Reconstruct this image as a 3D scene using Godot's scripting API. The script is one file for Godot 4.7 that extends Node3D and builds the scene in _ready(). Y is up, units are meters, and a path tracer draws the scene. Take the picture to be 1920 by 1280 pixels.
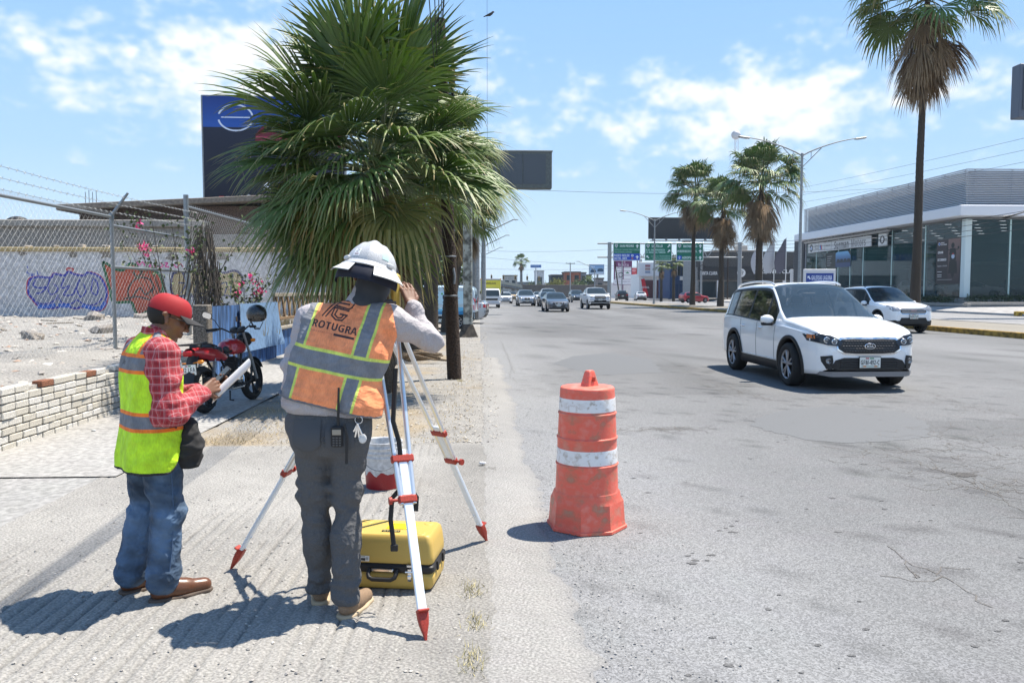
extends Node3D

var rng := RandomNumberGenerator.new()
var M := {}
var TX := {}

# ---------------------------------------------------------------- mesh builder
class G:
	var V := PackedVector3Array()
	var N := PackedVector3Array()
	var U := PackedVector2Array()
	var C := PackedColorArray()
	var I := PackedInt32Array()
	var col := Color.WHITE
	var xf := Transform3D()
	func at(t: Transform3D) -> G:
		xf = t
		return self
	func add(p: Vector3,n: Vector3,uv := Vector2.ZERO) -> int:
		V.append(xf*p)
		N.append((xf.basis*n).normalized())
		U.append(uv)
		C.append(col)
		return V.size() - 1
	func tri(a: Vector3,b: Vector3,c: Vector3,ua := Vector2.ZERO,ub := Vector2.ZERO,uc := Vector2.ZERO) -> void:
		var n := (c - a).cross(b - a)
		if n.length_squared() < 1e-16:
			return
		n = n.normalized()
		var i := add(a,n,ua)
		add(b,n,ub)
		add(c,n,uc)
		I.append_array([i,i+1,i+2])
	func quad(a: Vector3,b: Vector3,c: Vector3,d: Vector3,r := Rect2(0,0,1,1)) -> void:
		var n := (c - a).cross(b - a)
		if n.length_squared() < 1e-16:
			n = (d - a).cross(c - a)
		n = n.normalized()
		var e := r.end
		var i := add(a,n,Vector2(r.position.x,e.y))
		add(b,n,r.position)
		add(c,n,Vector2(e.x,r.position.y))
		add(d,n,e)
		I.append_array([i,i+1,i+2,i,i+2,i+3])
	# chamfered box centred on c
	func box(s: Vector3,c := Vector3.ZERO,bev := 0.0) -> void:
		var h := s*0.5
		if bev <= 0.0:
			for ax in 3:
				for sg in [-1.0,1.0]:
					var u := (ax+1) % 3
					var v := (ax+2) % 3
					var p := []
					for q in [[-1,-1],[-1,1],[1,1],[1,-1]]:
						var w := Vector3()
						w[ax] = h[ax]*sg
						w[u] = h[u]*q[0]
						w[v] = h[v]*q[1]
						p.append(c+w)
					if sg > 0: quad(p[0],p[1],p[2],p[3])
					else: quad(p[3],p[2],p[1],p[0])
			return
		var b := minf(bev,minf(h.x,minf(h.y,h.z))*0.99)
		var k := h - Vector3.ONE*b
		for ax in 3:
			var u := (ax+1) % 3
			var v := (ax+2) % 3
			for sg in [-1.0,1.0]:
				var p := []
				for q in [[-1,-1],[-1,1],[1,1],[1,-1]]:
					var w := Vector3()
					w[ax] = h[ax]*sg
					w[u] = k[u]*q[0]
					w[v] = k[v]*q[1]
					p.append(c+w)
				if sg > 0: quad(p[0],p[1],p[2],p[3])
				else: quad(p[3],p[2],p[1],p[0])
			for su in [-1.0,1.0]:
				for sv in [-1.0,1.0]:
					var e := []
					for q in [[0,-1],[0,1],[1,1],[1,-1]]:
						var w := Vector3()
						w[ax] = k[ax]*q[1]
						w[u] = (h[u] if q[0] == 0 else k[u])*su
						w[v] = (k[v] if q[0] == 0 else h[v])*sv
						e.append(c+w)
					if su*sv > 0: quad(e[0],e[1],e[2],e[3])
					else: quad(e[3],e[2],e[1],e[0])
		for sx in [-1.0,1.0]:
			for sy in [-1.0,1.0]:
				for sz in [-1.0,1.0]:
					var s3 := Vector3(sx,sy,sz)
					var a := c+Vector3(h.x,k.y,k.z)*s3
					var d := c+Vector3(k.x,h.y,k.z)*s3
					var e2 := c+Vector3(k.x,k.y,h.z)*s3
					if sx*sy*sz > 0: tri(a,e2,d)
					else: tri(a,d,e2)
	# smooth grid of points, rows x cols
	func grid(p: Array,uvs: Array = [],closed := false) -> void:
		var nr := p.size()
		var nc: int = p[0].size()
		var nn := []
		for i in nr:
			var row := PackedVector3Array()
			row.resize(nc)
			nn.append(row)
		var mc := nc if closed else nc - 1
		for i in nr - 1:
			for j in mc:
				var j2 := (j+1) % nc
				var n: Vector3 = (p[i+1][j] - p[i][j2]).cross(p[i+1][j2] - p[i][j])
				nn[i][j] += n; nn[i+1][j] += n; nn[i][j2] += n; nn[i+1][j2] += n
		var st := V.size()
		for i in nr:
			for j in nc:
				add(p[i][j],nn[i][j] if nn[i][j].length_squared() > 1e-18 else Vector3.UP,uvs[i][j] if uvs else Vector2(float(j)/maxi(mc,1),1.0 - float(i)/(nr - 1)))
		for i in nr - 1:
			for j in mc:
				var a := st+i*nc+j
				var b := st+i*nc+(j+1) % nc
				I.append_array([a,b,b+nc,a,b+nc,a+nc])
	func up(p: Array) -> void:
		p.reverse()
		grid(p)
	func frame(d: Vector3) -> Basis:
		var y := d.normalized()
		var x := y.cross(Vector3.FORWARD if absf(y.z) < 0.9 else Vector3.RIGHT).normalized()
		return Basis(x,y,x.cross(y))
	func tube(pts: Array,r0: Variant,sides := 8,caps := true,squash := 1.0) -> void:
		var rows := []
		var b := Basis()
		var n := pts.size()
		for i in n:
			var d: Vector3 = pts[mini(i+1,n - 1)] - pts[maxi(i - 1,0)]
			if d.length_squared() < 1e-14: d = Vector3.UP
			d = d.normalized()
			if i == 0: b = frame(d)
			else:
				var x := (b.x - d*b.x.dot(d)).normalized()
				b = Basis(x,d,x.cross(d))
			var r: float = r0[i] if r0 is Array or r0 is PackedFloat32Array else r0
			var row := []
			for k in sides:
				var a := TAU*k/sides
				row.append(pts[i]+b.x*cos(a)*r+b.z*sin(a)*r*squash)
			rows.append(row)
		if caps:
			for e in [0,n - 1]:
				for k in range(1,sides - 1):
					if e == 0: tri(rows[0][0],rows[0][k],rows[0][k+1])
					else: tri(rows[e][0],rows[e][k+1],rows[e][k])
		grid(rows,[],true)
	func bar(a: Vector3,b: Vector3,r: float,sides := 8) -> void:
		tube([a,b],r,sides)
	# lathe about y; prof = [[r,y],...]; a repeated point makes a crease
	func lathe(prof: Array,seg := 24,c := Vector3.ZERO,b := Basis()) -> void:
		var run := []
		for i in prof.size()+1:
			if i == prof.size() or (run and is_equal_approx(prof[i][0],run[-1][0]) and is_equal_approx(prof[i][1],run[-1][1])):
				if run.size() > 1:
					var rows := []
					for q in run:
						var row := []
						for k in seg:
							var a := TAU*k/seg
							row.append(c+b*Vector3(cos(a)*q[0],q[1],sin(a)*q[0]))
						row.append(row[0])
						rows.append(row)
					grid(rows)
				run = []
			if i < prof.size(): run.append(prof[i])
	# polygon (in xy), extruded from z=0 to -depth, front faces +z
	func prism(poly: PackedVector2Array,depth: float,back := true) -> void:
		var t := Geometry2D.triangulate_polygon(poly)
		if t.is_empty(): return
		var lo := poly[0]
		var hi := poly[0]
		for q in poly:
			lo = lo.min(q); hi = hi.max(q)
		var sz := (hi - lo).max(Vector2(1e-6,1e-6))
		for i in range(0,t.size(),3):
			var q0 := poly[t[i]]; var q1 := poly[t[i+1]]; var q2 := poly[t[i+2]]
			if (q1 - q0).cross(q2 - q0) > 0:
				var s := q1; q1 = q2; q2 = s
			var u0 := (q0 - lo)/sz; var u1 := (q1 - lo)/sz; var u2 := (q2 - lo)/sz
			tri(Vector3(q0.x,q0.y,0),Vector3(q1.x,q1.y,0),Vector3(q2.x,q2.y,0),Vector2(u0.x,1 - u0.y),Vector2(u1.x,1 - u1.y),Vector2(u2.x,1 - u2.y))
			if back and depth > 0: tri(Vector3(q0.x,q0.y,-depth),Vector3(q2.x,q2.y,-depth),Vector3(q1.x,q1.y,-depth))
		if depth > 0:
			var cw := Geometry2D.is_polygon_clockwise(poly)
			for i in poly.size():
				var a := poly[i]
				var b2 := poly[(i+1) % poly.size()]
				if cw:
					var s2 := a; a = b2; b2 = s2
				quad(Vector3(a.x,a.y,-depth),Vector3(a.x,a.y,0),Vector3(b2.x,b2.y,0),Vector3(b2.x,b2.y,-depth))
	func ball(c: Vector3,r: Vector3,seg := 12,b := Basis()) -> void:
		var rows := []
		for i in range(0,seg/2+1):
			var t := PI*i/(seg/2.0)
			var row := []
			for k in seg:
				var a := TAU*k/seg
				row.append(c+b*(Vector3(sin(t)*cos(a),-cos(t),sin(t)*sin(a))*r))
			rows.append(row)
		grid(rows,[],true)
	func mesh() -> ArrayMesh:
		var m := ArrayMesh.new()
		if I.is_empty(): return m
		var a := []
		a.resize(Mesh.ARRAY_MAX)
		a[Mesh.ARRAY_VERTEX] = V
		a[Mesh.ARRAY_NORMAL] = N
		a[Mesh.ARRAY_TEX_UV] = U
		a[Mesh.ARRAY_COLOR] = C
		a[Mesh.ARRAY_INDEX] = I
		m.add_surface_from_arrays(Mesh.PRIMITIVE_TRIANGLES,a)
		return m

# ---------------------------------------------------------------- scene helpers
func thing(called: String,label: String,cat: String,pos := Vector3.ZERO,turn := 0.0,group := "") -> Node3D:
	var o := Node3D.new()
	o.name = called
	add_child(o,true)
	o.position = pos
	o.rotation.y = turn
	tag(o,label,cat,group)
	return o
func tag(o: Node,label: String,cat := "",group := "") -> Node:
	if label: o.set_meta("label",label)
	if cat: o.set_meta("category",cat)
	if group: o.set_meta("group",group)
	return o
func part(called: String,g,m: Material,parent: Node) -> MeshInstance3D:
	var o := MeshInstance3D.new()
	o.name = called
	o.mesh = g.mesh() if g is G else g
	o.material_override = m
	parent.add_child(o,true)
	return o
func struct(called: String,g,m: Material) -> MeshInstance3D:
	var o := part(called,g,m,self)
	o.set_meta("kind","structure")
	return o
func copy(o: Node3D,label: String,pos: Vector3,turn := 0.0) -> Node3D:
	var c: Node3D = o.duplicate()
	c.name = o.name
	add_child(c,true)
	c.position = pos
	c.rotation.y = turn
	c.set_meta("label",label)
	return c
func lin(r: float,g: float,b: float) -> Color:
	return Color(r,g,b).linear_to_srgb()
func mat(c: Color,rough := 0.8,metal := 0.0,tex := "",scale := 1.0,bump := 0.0,world := false) -> StandardMaterial3D:
	var m := StandardMaterial3D.new()
	m.albedo_color = c
	m.roughness = rough
	m.metallic = metal
	if tex:
		var n := tex.split("/")
		if n[0]: m.albedo_texture = TX[n[0]]
		if n.size() > 1:
			m.normal_enabled = true
			m.normal_texture = TX[n[1]]
			m.normal_scale = bump
		m.uv1_triplanar = true
		m.uv1_world_triplanar = world
		m.uv1_scale = Vector3.ONE*scale
	return m
func vcol(m: StandardMaterial3D) -> StandardMaterial3D:
	m.vertex_color_use_as_albedo = true
	return m
func glass(c: Color,a: float) -> StandardMaterial3D:
	var m := StandardMaterial3D.new()
	m.transparency = BaseMaterial3D.TRANSPARENCY_ALPHA
	m.albedo_color = Color(c,a)
	m.roughness = 0.03
	m.metallic_specular = 0.6
	return m
func pic(img: Image,rough := 0.7) -> StandardMaterial3D:
	var m := StandardMaterial3D.new()
	m.albedo_texture = ImageTexture.create_from_image(img)
	m.roughness = rough
	return m
func noise_tex(freq: float,oct: int,lo: float,hi: float,size := 512,type := FastNoiseLite.TYPE_SIMPLEX_SMOOTH,sd := 1,nrm := 0.0,tint := Color.WHITE) -> NoiseTexture2D:
	var f := FastNoiseLite.new()
	f.noise_type = type
	f.seed = sd
	f.frequency = freq
	f.fractal_octaves = oct
	var t := NoiseTexture2D.new()
	t.width = size
	t.height = size
	t.seamless = true
	t.noise = f
	if nrm > 0.0:
		t.as_normal_map = true
		t.bump_strength = nrm
	else:
		var g := Gradient.new()
		g.set_color(0,Color(lo,lo,lo)*tint)
		g.set_color(1,Color(hi,hi,hi)*tint)
		t.color_ramp = g
	return t
func rect(x0: float,y0: float,x1: float,y1: float) -> PackedVector2Array:
	return PackedVector2Array([Vector2(x0,y0),Vector2(x1,y0),Vector2(x1,y1),Vector2(x0,y1)])
func rrect(w: float,h: float,r: float,n := 4) -> PackedVector2Array:
	var p := PackedVector2Array()
	for q in [[1,1,0],[-1,1,1],[-1,-1,2],[1,-1,3]]:
		for k in n+1:
			var a: float = PI/2*(q[2]+float(k)/n)
			p.append(Vector2(q[0]*(w/2 - r)+cos(a)*r,q[1]*(h/2 - r)+sin(a)*r))
	return p
func v2(a: Array) -> PackedVector2Array:
	var p := PackedVector2Array()
	for i in range(0,a.size(),2): p.append(Vector2(a[i],a[i+1]))
	return p

# ---------------------------------------------------------------- drawing print into pictures
func poly_px(im: Image,p: PackedVector2Array,c: Color) -> void:
	var lo := 1e9
	var hi := -1e9
	for q in p:
		lo = minf(lo,q.y); hi = maxf(hi,q.y)
	var w := im.get_width()
	for y in range(maxi(0,int(lo)),mini(im.get_height() - 1,int(ceil(hi)))+1):
		var ys := y+0.5
		var xs := []
		for i in p.size():
			var a := p[i]
			var b := p[(i+1) % p.size()]
			if (a.y <= ys) != (b.y <= ys): xs.append(a.x+(ys - a.y)/(b.y - a.y)*(b.x - a.x))
		xs.sort()
		for i in range(0,xs.size() - 1,2):
			var x0 := clampi(roundi(xs[i]),0,w)
			var x1 := clampi(roundi(xs[i+1]),0,w)
			if x1 > x0: im.fill_rect(Rect2i(x0,y,x1 - x0,1),c)
func line_px(im: Image,pts: Array,wd: float,c: Color) -> void:
	for i in pts.size() - 1:
		var a: Vector2 = pts[i]
		var b: Vector2 = pts[i+1]
		var d := (b - a).normalized()*wd/2
		var n := d.orthogonal()
		poly_px(im,PackedVector2Array([a - d*0.6+n,b+d*0.6+n,b+d*0.6 - n,a - d*0.6 - n]),c)
func ell_px(im: Image,c: Vector2,r: Vector2,col: Color) -> void:
	var p := PackedVector2Array()
	for k in 28: p.append(c+Vector2(cos(TAU*k/28),sin(TAU*k/28))*r)
	poly_px(im,p,col)
var fonts := {}
func text_tris(t: String,font := "Droid Sans",bold := 400) -> Array:
	var key := font+str(bold)
	if not fonts.has(key):
		var f := SystemFont.new()
		f.font_names = PackedStringArray([font])
		f.font_weight = bold
		fonts[key] = f
	var tm := TextMesh.new()
	tm.font = fonts[key]
	tm.text = t
	tm.font_size = 32
	tm.pixel_size = 1.0
	tm.depth = 0.0
	tm.curve_step = 1.0
	var a := tm.get_mesh_arrays()
	var out := PackedVector2Array()
	var v: PackedVector3Array = a[Mesh.ARRAY_VERTEX]
	if a[Mesh.ARRAY_INDEX] == null:
		for q in v: out.append(Vector2(q.x,q.y))
	else:
		for i in a[Mesh.ARRAY_INDEX]: out.append(Vector2(v[i].x,v[i].y))
	var lo := Vector2(1e9,1e9)
	var hi := Vector2(-1e9,-1e9)
	for q in out:
		lo = lo.min(q); hi = hi.max(q)
	return [out,lo,hi]
# text inside the box r (pixels), stretched to fit
func text_px(im: Image,t: String,r: Rect2,c: Color,bold := 700,font := "Droid Sans") -> void:
	var a := text_tris(t,font,bold)
	var p: PackedVector2Array = a[0]
	var s: Vector2 = r.size/(a[2] - a[1])
	for i in range(0,p.size() - 2,3):
		var q := PackedVector2Array()
		for k in 3:
			var w: Vector2 = (p[i+k] - a[1])*s
			q.append(Vector2(r.position.x+w.x,r.end.y - w.y))
		poly_px(im,q,c)
# flat lettering, w wide and h high, centred, facing +z
func text_g(g: G,t: String,w: float,h: float,c := Vector3.ZERO,bold := 700,font := "Droid Sans") -> void:
	var a := text_tris(t,font,bold)
	var p: PackedVector2Array = a[0]
	var s: Vector2 = Vector2(w,h)/(a[2] - a[1])
	for i in range(0,p.size() - 2,3):
		var q := []
		for k in 3:
			var x: Vector2 = (p[i+k] - (a[1]+a[2])/2)*s
			q.append(c+Vector3(x.x,x.y,0))
		if (q[2] - q[0]).cross(q[1] - q[0]).z > 0: g.tri(q[0],q[1],q[2])
		else: g.tri(q[0],q[2],q[1])
func card(w: int,h: int,c: Color) -> Image:
	var im := Image.create(w,h,false,Image.FORMAT_RGB8)
	im.fill(c)
	return im

func _ready() -> void:
	rng.seed = 7
	# ---- camera
	var cam := Camera3D.new()
	cam.name = "camera"
	add_child(cam)
	cam.position = Vector3(0,1.6,0)
	cam.rotation = Vector3(-0.06325,-0.03998,0)
	cam.fov = 46.2
	cam.far = 3000.0
	cam.current = true
	# ---- sky, exposure, air
	var env := Environment.new()
	env.background_mode = Environment.BG_SKY
	env.sky = Sky.new()
	var psm := PanoramaSkyMaterial.new()
	psm.panorama = ImageTexture.create_from_image(sky_picture())
	psm.energy_multiplier = 0.63
	env.sky.sky_material = psm
	env.tonemap_mode = Environment.TONE_MAPPER_LINEAR
	env.tonemap_exposure = 1.80
	env.fog_enabled = true
	env.fog_density = 0.00022
	env.fog_light_color = Color(0.80,0.89,0.97)
	env.sdfgi_enabled = true
	env.ssao_enabled = true
	env.ssil_enabled = true
	var we := WorldEnvironment.new()
	we.name = "world"
	we.environment = env
	add_child(we)
	# ---- sun
	var sun := DirectionalLight3D.new()
	sun.name = "sun"
	add_child(sun)
	sun.look_at_from_position(Vector3.ZERO,Vector3(-0.40,-1.0,0.22),Vector3.FORWARD)
	sun.light_energy = 1.6
	sun.light_color = Color(1.0,0.965,0.91)
	sun.light_angular_distance = 0.5
	sun.shadow_enabled = true

	textures()
	build_ground()
	build_left_side()
	build_right_side()
	build_far()
	build_palms()
	build_street_furniture()
	build_vehicles()
	build_motorcycle()
	build_props()
	build_people()

func sky_picture() -> Image:
	var w := 2560
	var h := 1280
	var f := FastNoiseLite.new()
	f.noise_type = FastNoiseLite.TYPE_SIMPLEX_SMOOTH
	f.seed = 12
	f.fractal_octaves = 5
	f.fractal_gain = 0.55
	f.frequency = 1.0
	var buf := PackedByteArray()
	buf.resize(w*h*3)
	# where clouds stand: azimuth (deg, right of the road), elevation, half sizes, strength
	var blobs := [[-27,12.5,5.5,3.8,1.0],[-31,16,6.5,3.4,1.0],[-24,17,7,3.4,.95],[-20,12,6,2.8,.55],[-35,9.5,7,2.2,.6],[-17,19.5,5,2.2,.7],[-16,11,3,1.8,.5],[-10,19,4,2.2,.6],
		[2.2,18,3.6,3.2,1.15],[6.5,19.5,4,1.5,.85],[-.5,14.5,2.8,2.2,.9],[1,21,3.4,2.4,.7],[12,11.6,4,1.3,.85],[16,12.4,3,1.1,.8],[8,10,4,1.0,.55],[13,10,6,.9,.5],[2,10,2.5,.8,.4],
		[27,8.6,6,1.2,1.0],[33,8.4,6,1.3,1.1],[20,9.6,4,.8,.5],[21.5,12.4,1.0,.7,.55],[20,14.6,1.0,.5,.4],[22.5,13.8,.8,.4,.35],
		[-46,14,10,5,.7],[-62,24,12,5,.7],[50,14,9,3,.7],[70,22,12,4,.7],[95,13,12,3,.7],[130,24,14,5,.7],[165,14,12,4,.7],[-95,13,12,3,.7],[-130,22,14,5,.7],[-160,12,12,3,.7],[-30,40,16,7,.6],[35,42,14,6,.6],[110,46,18,8,.6],[-110,45,18,8,.6],[0,30,10,4,.4]]
	var stops := [[0.0,Color(.70,.84,.95)],[4.0,Color(.59,.78,.96)],[9.0,Color(.45,.68,.97)],[16.0,Color(.36,.60,.96)],[26.0,Color(.28,.52,.91)],[50.0,Color(.15,.34,.72)],[90.0,Color(.09,.24,.58)]]
	for y in h:
		var el := 90.0 - 180.0*(y+0.5)/h
		var base: Color = Color(.30,.29,.27)
		if el > 0.0:
			for i in stops.size() - 1:
				if el >= stops[i][0] and el <= stops[i+1][0]:
					base = stops[i][1].lerp(stops[i+1][1],(el - stops[i][0])/(stops[i+1][0] - stops[i][0]))
		var bs := base.linear_to_srgb()
		var near := []
		for b in blobs:
			if absf(el - b[1]) < b[3]*2.6: near.append(b)
		var ce := cos(deg_to_rad(maxf(el,0)))
		for x in w:
			var c := bs
			if el > 0.0 and near:
				var az := 360.0*(x+0.5)/w - 180.0
				var m := 0.0
				for b in near:
					var dx: float = wrapf(az - b[0],-180.0,180.0)/b[2]
					if absf(dx) > 2.6: continue
					var dy: float = (el - b[1])/b[3]
					m += b[4]*exp(-(dx*dx+dy*dy)*0.9)
				if m > 0.04:
					var a := deg_to_rad(az)
					var px := sin(a)*12.0
					var pz := cos(a)*12.0
					var n := f.get_noise_3d(px*ce,el*0.42,pz*ce)*0.55+f.get_noise_3d(px*4.1,el*1.5+7.0,pz*4.1)*0.28
					var d := clampf((minf(m,1.15)+n - 0.13)/0.62,0,1)
					d = d*d*(3 - 2*d)*0.93
					c = bs.lerp(Color(1.0,1.0,1.0),d)
			var k := (y*w+x)*3
			buf[k] = int(c.r*255.0+0.5)
			buf[k+1] = int(c.g*255.0+0.5)
			buf[k+2] = int(c.b*255.0+0.5)
	return Image.create_from_data(w,h,false,Image.FORMAT_RGB8,buf)

func textures() -> void:
	TX.agg = noise_tex(0.11,1,0.70,1.0,1024,FastNoiseLite.TYPE_CELLULAR,3)
	TX.agg.noise.cellular_return_type = FastNoiseLite.RETURN_CELL_VALUE
	TX.agg_n = noise_tex(0.11,2,0,1,1024,FastNoiseLite.TYPE_CELLULAR,3,6.0)
	TX.dust = noise_tex(0.012,6,0.72,1.0,1024,FastNoiseLite.TYPE_SIMPLEX_SMOOTH,5)
	TX.fine = noise_tex(0.06,4,0.62,1.0,512,FastNoiseLite.TYPE_SIMPLEX_SMOOTH,8)
	TX.fine_n = noise_tex(0.05,4,0,1,512,FastNoiseLite.TYPE_SIMPLEX_SMOOTH,8,5.0)
	TX.weave = noise_tex(0.35,1,0.80,1.0,256,FastNoiseLite.TYPE_CELLULAR,2)
	TX.weave_n = noise_tex(0.3,1,0,1,256,FastNoiseLite.TYPE_CELLULAR,2,2.0)
	TX.blotch = noise_tex(0.008,5,0.35,1.25,512,FastNoiseLite.TYPE_SIMPLEX_SMOOTH,21)
	TX.bark = noise_tex(0.03,4,0.45,1.0,512,FastNoiseLite.TYPE_SIMPLEX_SMOOTH,9)
	TX.bark_n = noise_tex(0.03,4,0,1,512,FastNoiseLite.TYPE_SIMPLEX_SMOOTH,9,10.0)
	TX.crease_n = noise_tex(.012,3,0,1,512,FastNoiseLite.TYPE_SIMPLEX_SMOOTH,17,14.0)
	(TX.crease_n.noise as FastNoiseLite).fractal_type = FastNoiseLite.FRACTAL_RIDGED
	M.galv = mat(lin(.42,.45,.47),.45,.75,"fine",3.0)
	M.steel = mat(lin(.36,.38,.40),.5,.6,"dust",1.0)
	M.pole_grey = mat(lin(.40,.42,.43),.55,.2,"dust",.6)
	M.alu = mat(lin(.78,.79,.80),.32,.8)
	M.alu_paint = mat(lin(.78,.84,.90),.35,.2)
	M.black = mat(lin(.018,.018,.020),.55,0,"fine",8.0)
	M.matte_black = mat(lin(.02,.02,.021),.8)
	M.rubber = mat(lin(.022,.022,.023),.85,0,"fine/fine_n",6.0,.4)
	M.chrome = mat(lin(.80,.81,.83),.12,1.0)
	M.white = mat(lin(.78,.78,.77),.5,0,"dust",.7)
	M.concrete = mat(lin(.40,.385,.36),.9,0,"dust/fine_n",.8,.5,true)
	M.conc_wall = mat(lin(.34,.32,.29),.92,0,"dust/fine_n",.4,.6,true)
	M.trunk = mat(lin(.125,.098,.074),.95,0,"bark/bark_n",1.6,1.2)
	M.wood_dark = mat(lin(.075,.045,.028),.9,0,"bark/bark_n",1.3,1.2)
	M.wood = mat(lin(.40,.25,.13),.85,0,"bark/bark_n",1.8,.6)
	M.wire = mat(lin(.03,.03,.032),.7)
	M.win = mat(lin(.025,.035,.04),.06,0)
	M.red_plastic = mat(lin(.55,.055,.03),.5,0,"fine",3.0)

func sheet(x0: float,x1: float,z0: float,z1: float,sx: float,sz: float,hf: Callable,cf: Callable) -> G:
	var g := G.new()
	var nx := maxi(1,ceili((x1 - x0)/sx))
	var nz := maxi(1,ceili((z0 - z1)/sz))
	var rows := []
	for j in nz+1:
		var row := []
		for i in nx+1:
			var x := lerpf(x0,x1,float(i)/nx)
			var z := lerpf(z0,z1,float(j)/nz)
			row.append(Vector3(x,hf.call(x,z),z))
		rows.append(row)
	g.up(rows)
	for i in g.V.size(): g.C[i] = cf.call(g.V[i].x,g.V[i].z)
	return g

# median kerb line: x of the yellow kerb's road edge at depth z
func kerb_x(z: float) -> float:
	var t := [[40.0,18.2],[-60.0,18.0],[-100.0,16.7],[-160.0,15.4],[-220.0,14.6],[-400.0,14.0]]
	for i in t.size() - 1:
		if z <= t[i][0] and z >= t[i+1][0]:
			return lerpf(t[i][1],t[i+1][1],(t[i][0] - z)/(t[i][0] - t[i+1][0]))
	return 18.0

func build_ground() -> void:
	var n := FastNoiseLite.new()
	n.seed = 4
	n.frequency = 0.5
	n.fractal_octaves = 5
	n.fractal_gain = 0.6
	var n2 := FastNoiseLite.new()
	n2.seed = 9
	n2.frequency = 0.09
	n2.fractal_octaves = 3
	# far ground to the horizon
	var g := G.new()
	g.quad(Vector3(-1600,-.05,60),Vector3(-1600,-.05,-2400),Vector3(1600,-.05,-2400),Vector3(1600,-.05,60))
	struct("ground",g,mat(lin(.30,.28,.25),.95,0,"dust",.02,0,true))
	# road
	var road_m := vcol(mat(Color.WHITE,.86,0,"agg/agg_n",1.15,.45,true))
	var road_c := func(x: float,z: float) -> Color:
		var v := .195+n.get_noise_2d(x,z)*.03+n2.get_noise_2d(x*1.6,z*.35)*.06
		v += .07*smoothstep(2.4,.3,x)+.03*smoothstep(6.0,1.0,x)
		v -= .018*smoothstep(1.0,.3,absf(fposmod(x - 2.2,3.6) - 1.8))
		# repair patches laid with smoother, darker asphalt
		for p in [[1.1,4.3,-17.5,-12.2,-.035],[5.2,9.0,-9.6,-7.9,-.03],[6.5,10.5,-30,-20,-.02],[1.0,3.2,-40,-27,-.03]]:
			if x > p[0]+n.get_noise_2d(x*2,z)*.3 and x < p[1]+n.get_noise_2d(z,x)*.4 and z > p[2] and z < p[3]: v += p[4]
		var d := n.get_noise_2d(x*5.0+40.0,z*5.0)
		if d > .34: v -= .07
		return Color(v*.985,v,v*1.02)
	var flat := func(_x: float,_z: float) -> float: return 0.0
	var rh := func(x: float,z: float) -> float: return n.get_noise_2d(x*.7,z*.7)*.0016
	var road := struct("road",sheet(.30,18.6,6,-17,.16,.16,rh,road_c),road_m)
	var rp := part("far_roadway",sheet(-.4,18.6,-17,-420,.6,1.2,flat,road_c),road_m,road)
	rp.set_meta("label","far stretch of grey asphalt carriageway")
	crack_mesh(road)
	# concrete gutter whose dusty edge runs out over the asphalt
	var gm := vcol(mat(Color.WHITE,.92,0,"fine/fine_n",1.7,.5,true))
	var gutter_rows := []
	for j in 420:
		var z := 4.0 - j*.055
		var row := []
		var wob := n.get_noise_2d(3.0,z*1.3)*.16+n.get_noise_2d(9.0,z*7.0)*.06+n.get_noise_2d(5.0,z*25.0)*.03
		var lip := n.get_noise_2d(1.0,z*4.0)*.06+n.get_noise_2d(2.0,z*20.0)*.025
		for q in [[.03+lip,.008],[.045+lip,.019],[.13,.018],[.22,.017],[.29+wob*.3,.015],[.36+wob*.6,.012],[.42+wob*.85,.0075],[.46+wob,.001],[.47+wob,-.012]]:
			row.append(Vector3(q[0],q[1],z))
		gutter_rows.append(row)
	g = G.new()
	g.up(gutter_rows)
	for i in g.V.size():
		var p := g.V[i]
		var v := .40+n.get_noise_2d(p.x*2.0,p.z)*.06+n.get_noise_2d(p.x*12.0,p.z*12.0)*.05
		var t := smoothstep(.012,.002,p.y)
		g.C[i] = Color(v,v*.975,v*.93).lerp(Color(.31,.308,.302),t)
	struct("gutter",g,gm)
	# milled shoulder where the surveyors stand: ridges run along the road
	var sh := func(x: float,z: float) -> float:
		var k := clampf(.55+n.get_noise_2d(x*.8+11.0,z*.5)*2.2,0,1)*smoothstep(-.15,-.75,x)
		var lane := x*1.0+n.get_noise_2d(x*.3,z*.25)*.05
		var r := fposmod(lane,.085)/.085
		var groove := smoothstep(.19,.04,minf(r,1 - r))*(.6+.8*n.get_noise_2d(floorf(lane/.085)*3.7,z*.7))
		return .014 - .015*groove*k+n.get_noise_2d(x*3.0,z*3.0)*.009+n.get_noise_2d(x*14.0,z*14.0)*.0035
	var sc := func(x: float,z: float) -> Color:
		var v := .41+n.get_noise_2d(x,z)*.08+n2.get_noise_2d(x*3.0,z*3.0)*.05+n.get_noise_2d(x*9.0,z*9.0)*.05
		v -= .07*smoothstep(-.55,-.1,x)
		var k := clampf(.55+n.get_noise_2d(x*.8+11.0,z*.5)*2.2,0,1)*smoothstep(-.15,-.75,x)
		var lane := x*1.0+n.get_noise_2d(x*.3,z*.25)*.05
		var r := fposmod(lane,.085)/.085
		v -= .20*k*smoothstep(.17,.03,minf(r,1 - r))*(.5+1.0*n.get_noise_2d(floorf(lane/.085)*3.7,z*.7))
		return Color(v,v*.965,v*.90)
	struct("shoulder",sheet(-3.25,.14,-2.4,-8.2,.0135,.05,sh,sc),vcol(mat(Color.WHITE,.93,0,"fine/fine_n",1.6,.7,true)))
	struct("near_shoulder",sheet(-3.25,.04,4.0,-2.4,.25,.25,func(_x,_z): return .012,sc),vcol(mat(Color.WHITE,.93,0,"fine/fine_n",1.6,.7,true)))
	# gravelly verge and dry earth along the palms
	var eh := func(x: float,z: float) -> float: return .008+n.get_noise_2d(x*1.3,z*1.3)*.03*smoothstep(.1,-.6,x)+n.get_noise_2d(x*6.0,z*6.0)*.008
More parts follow.
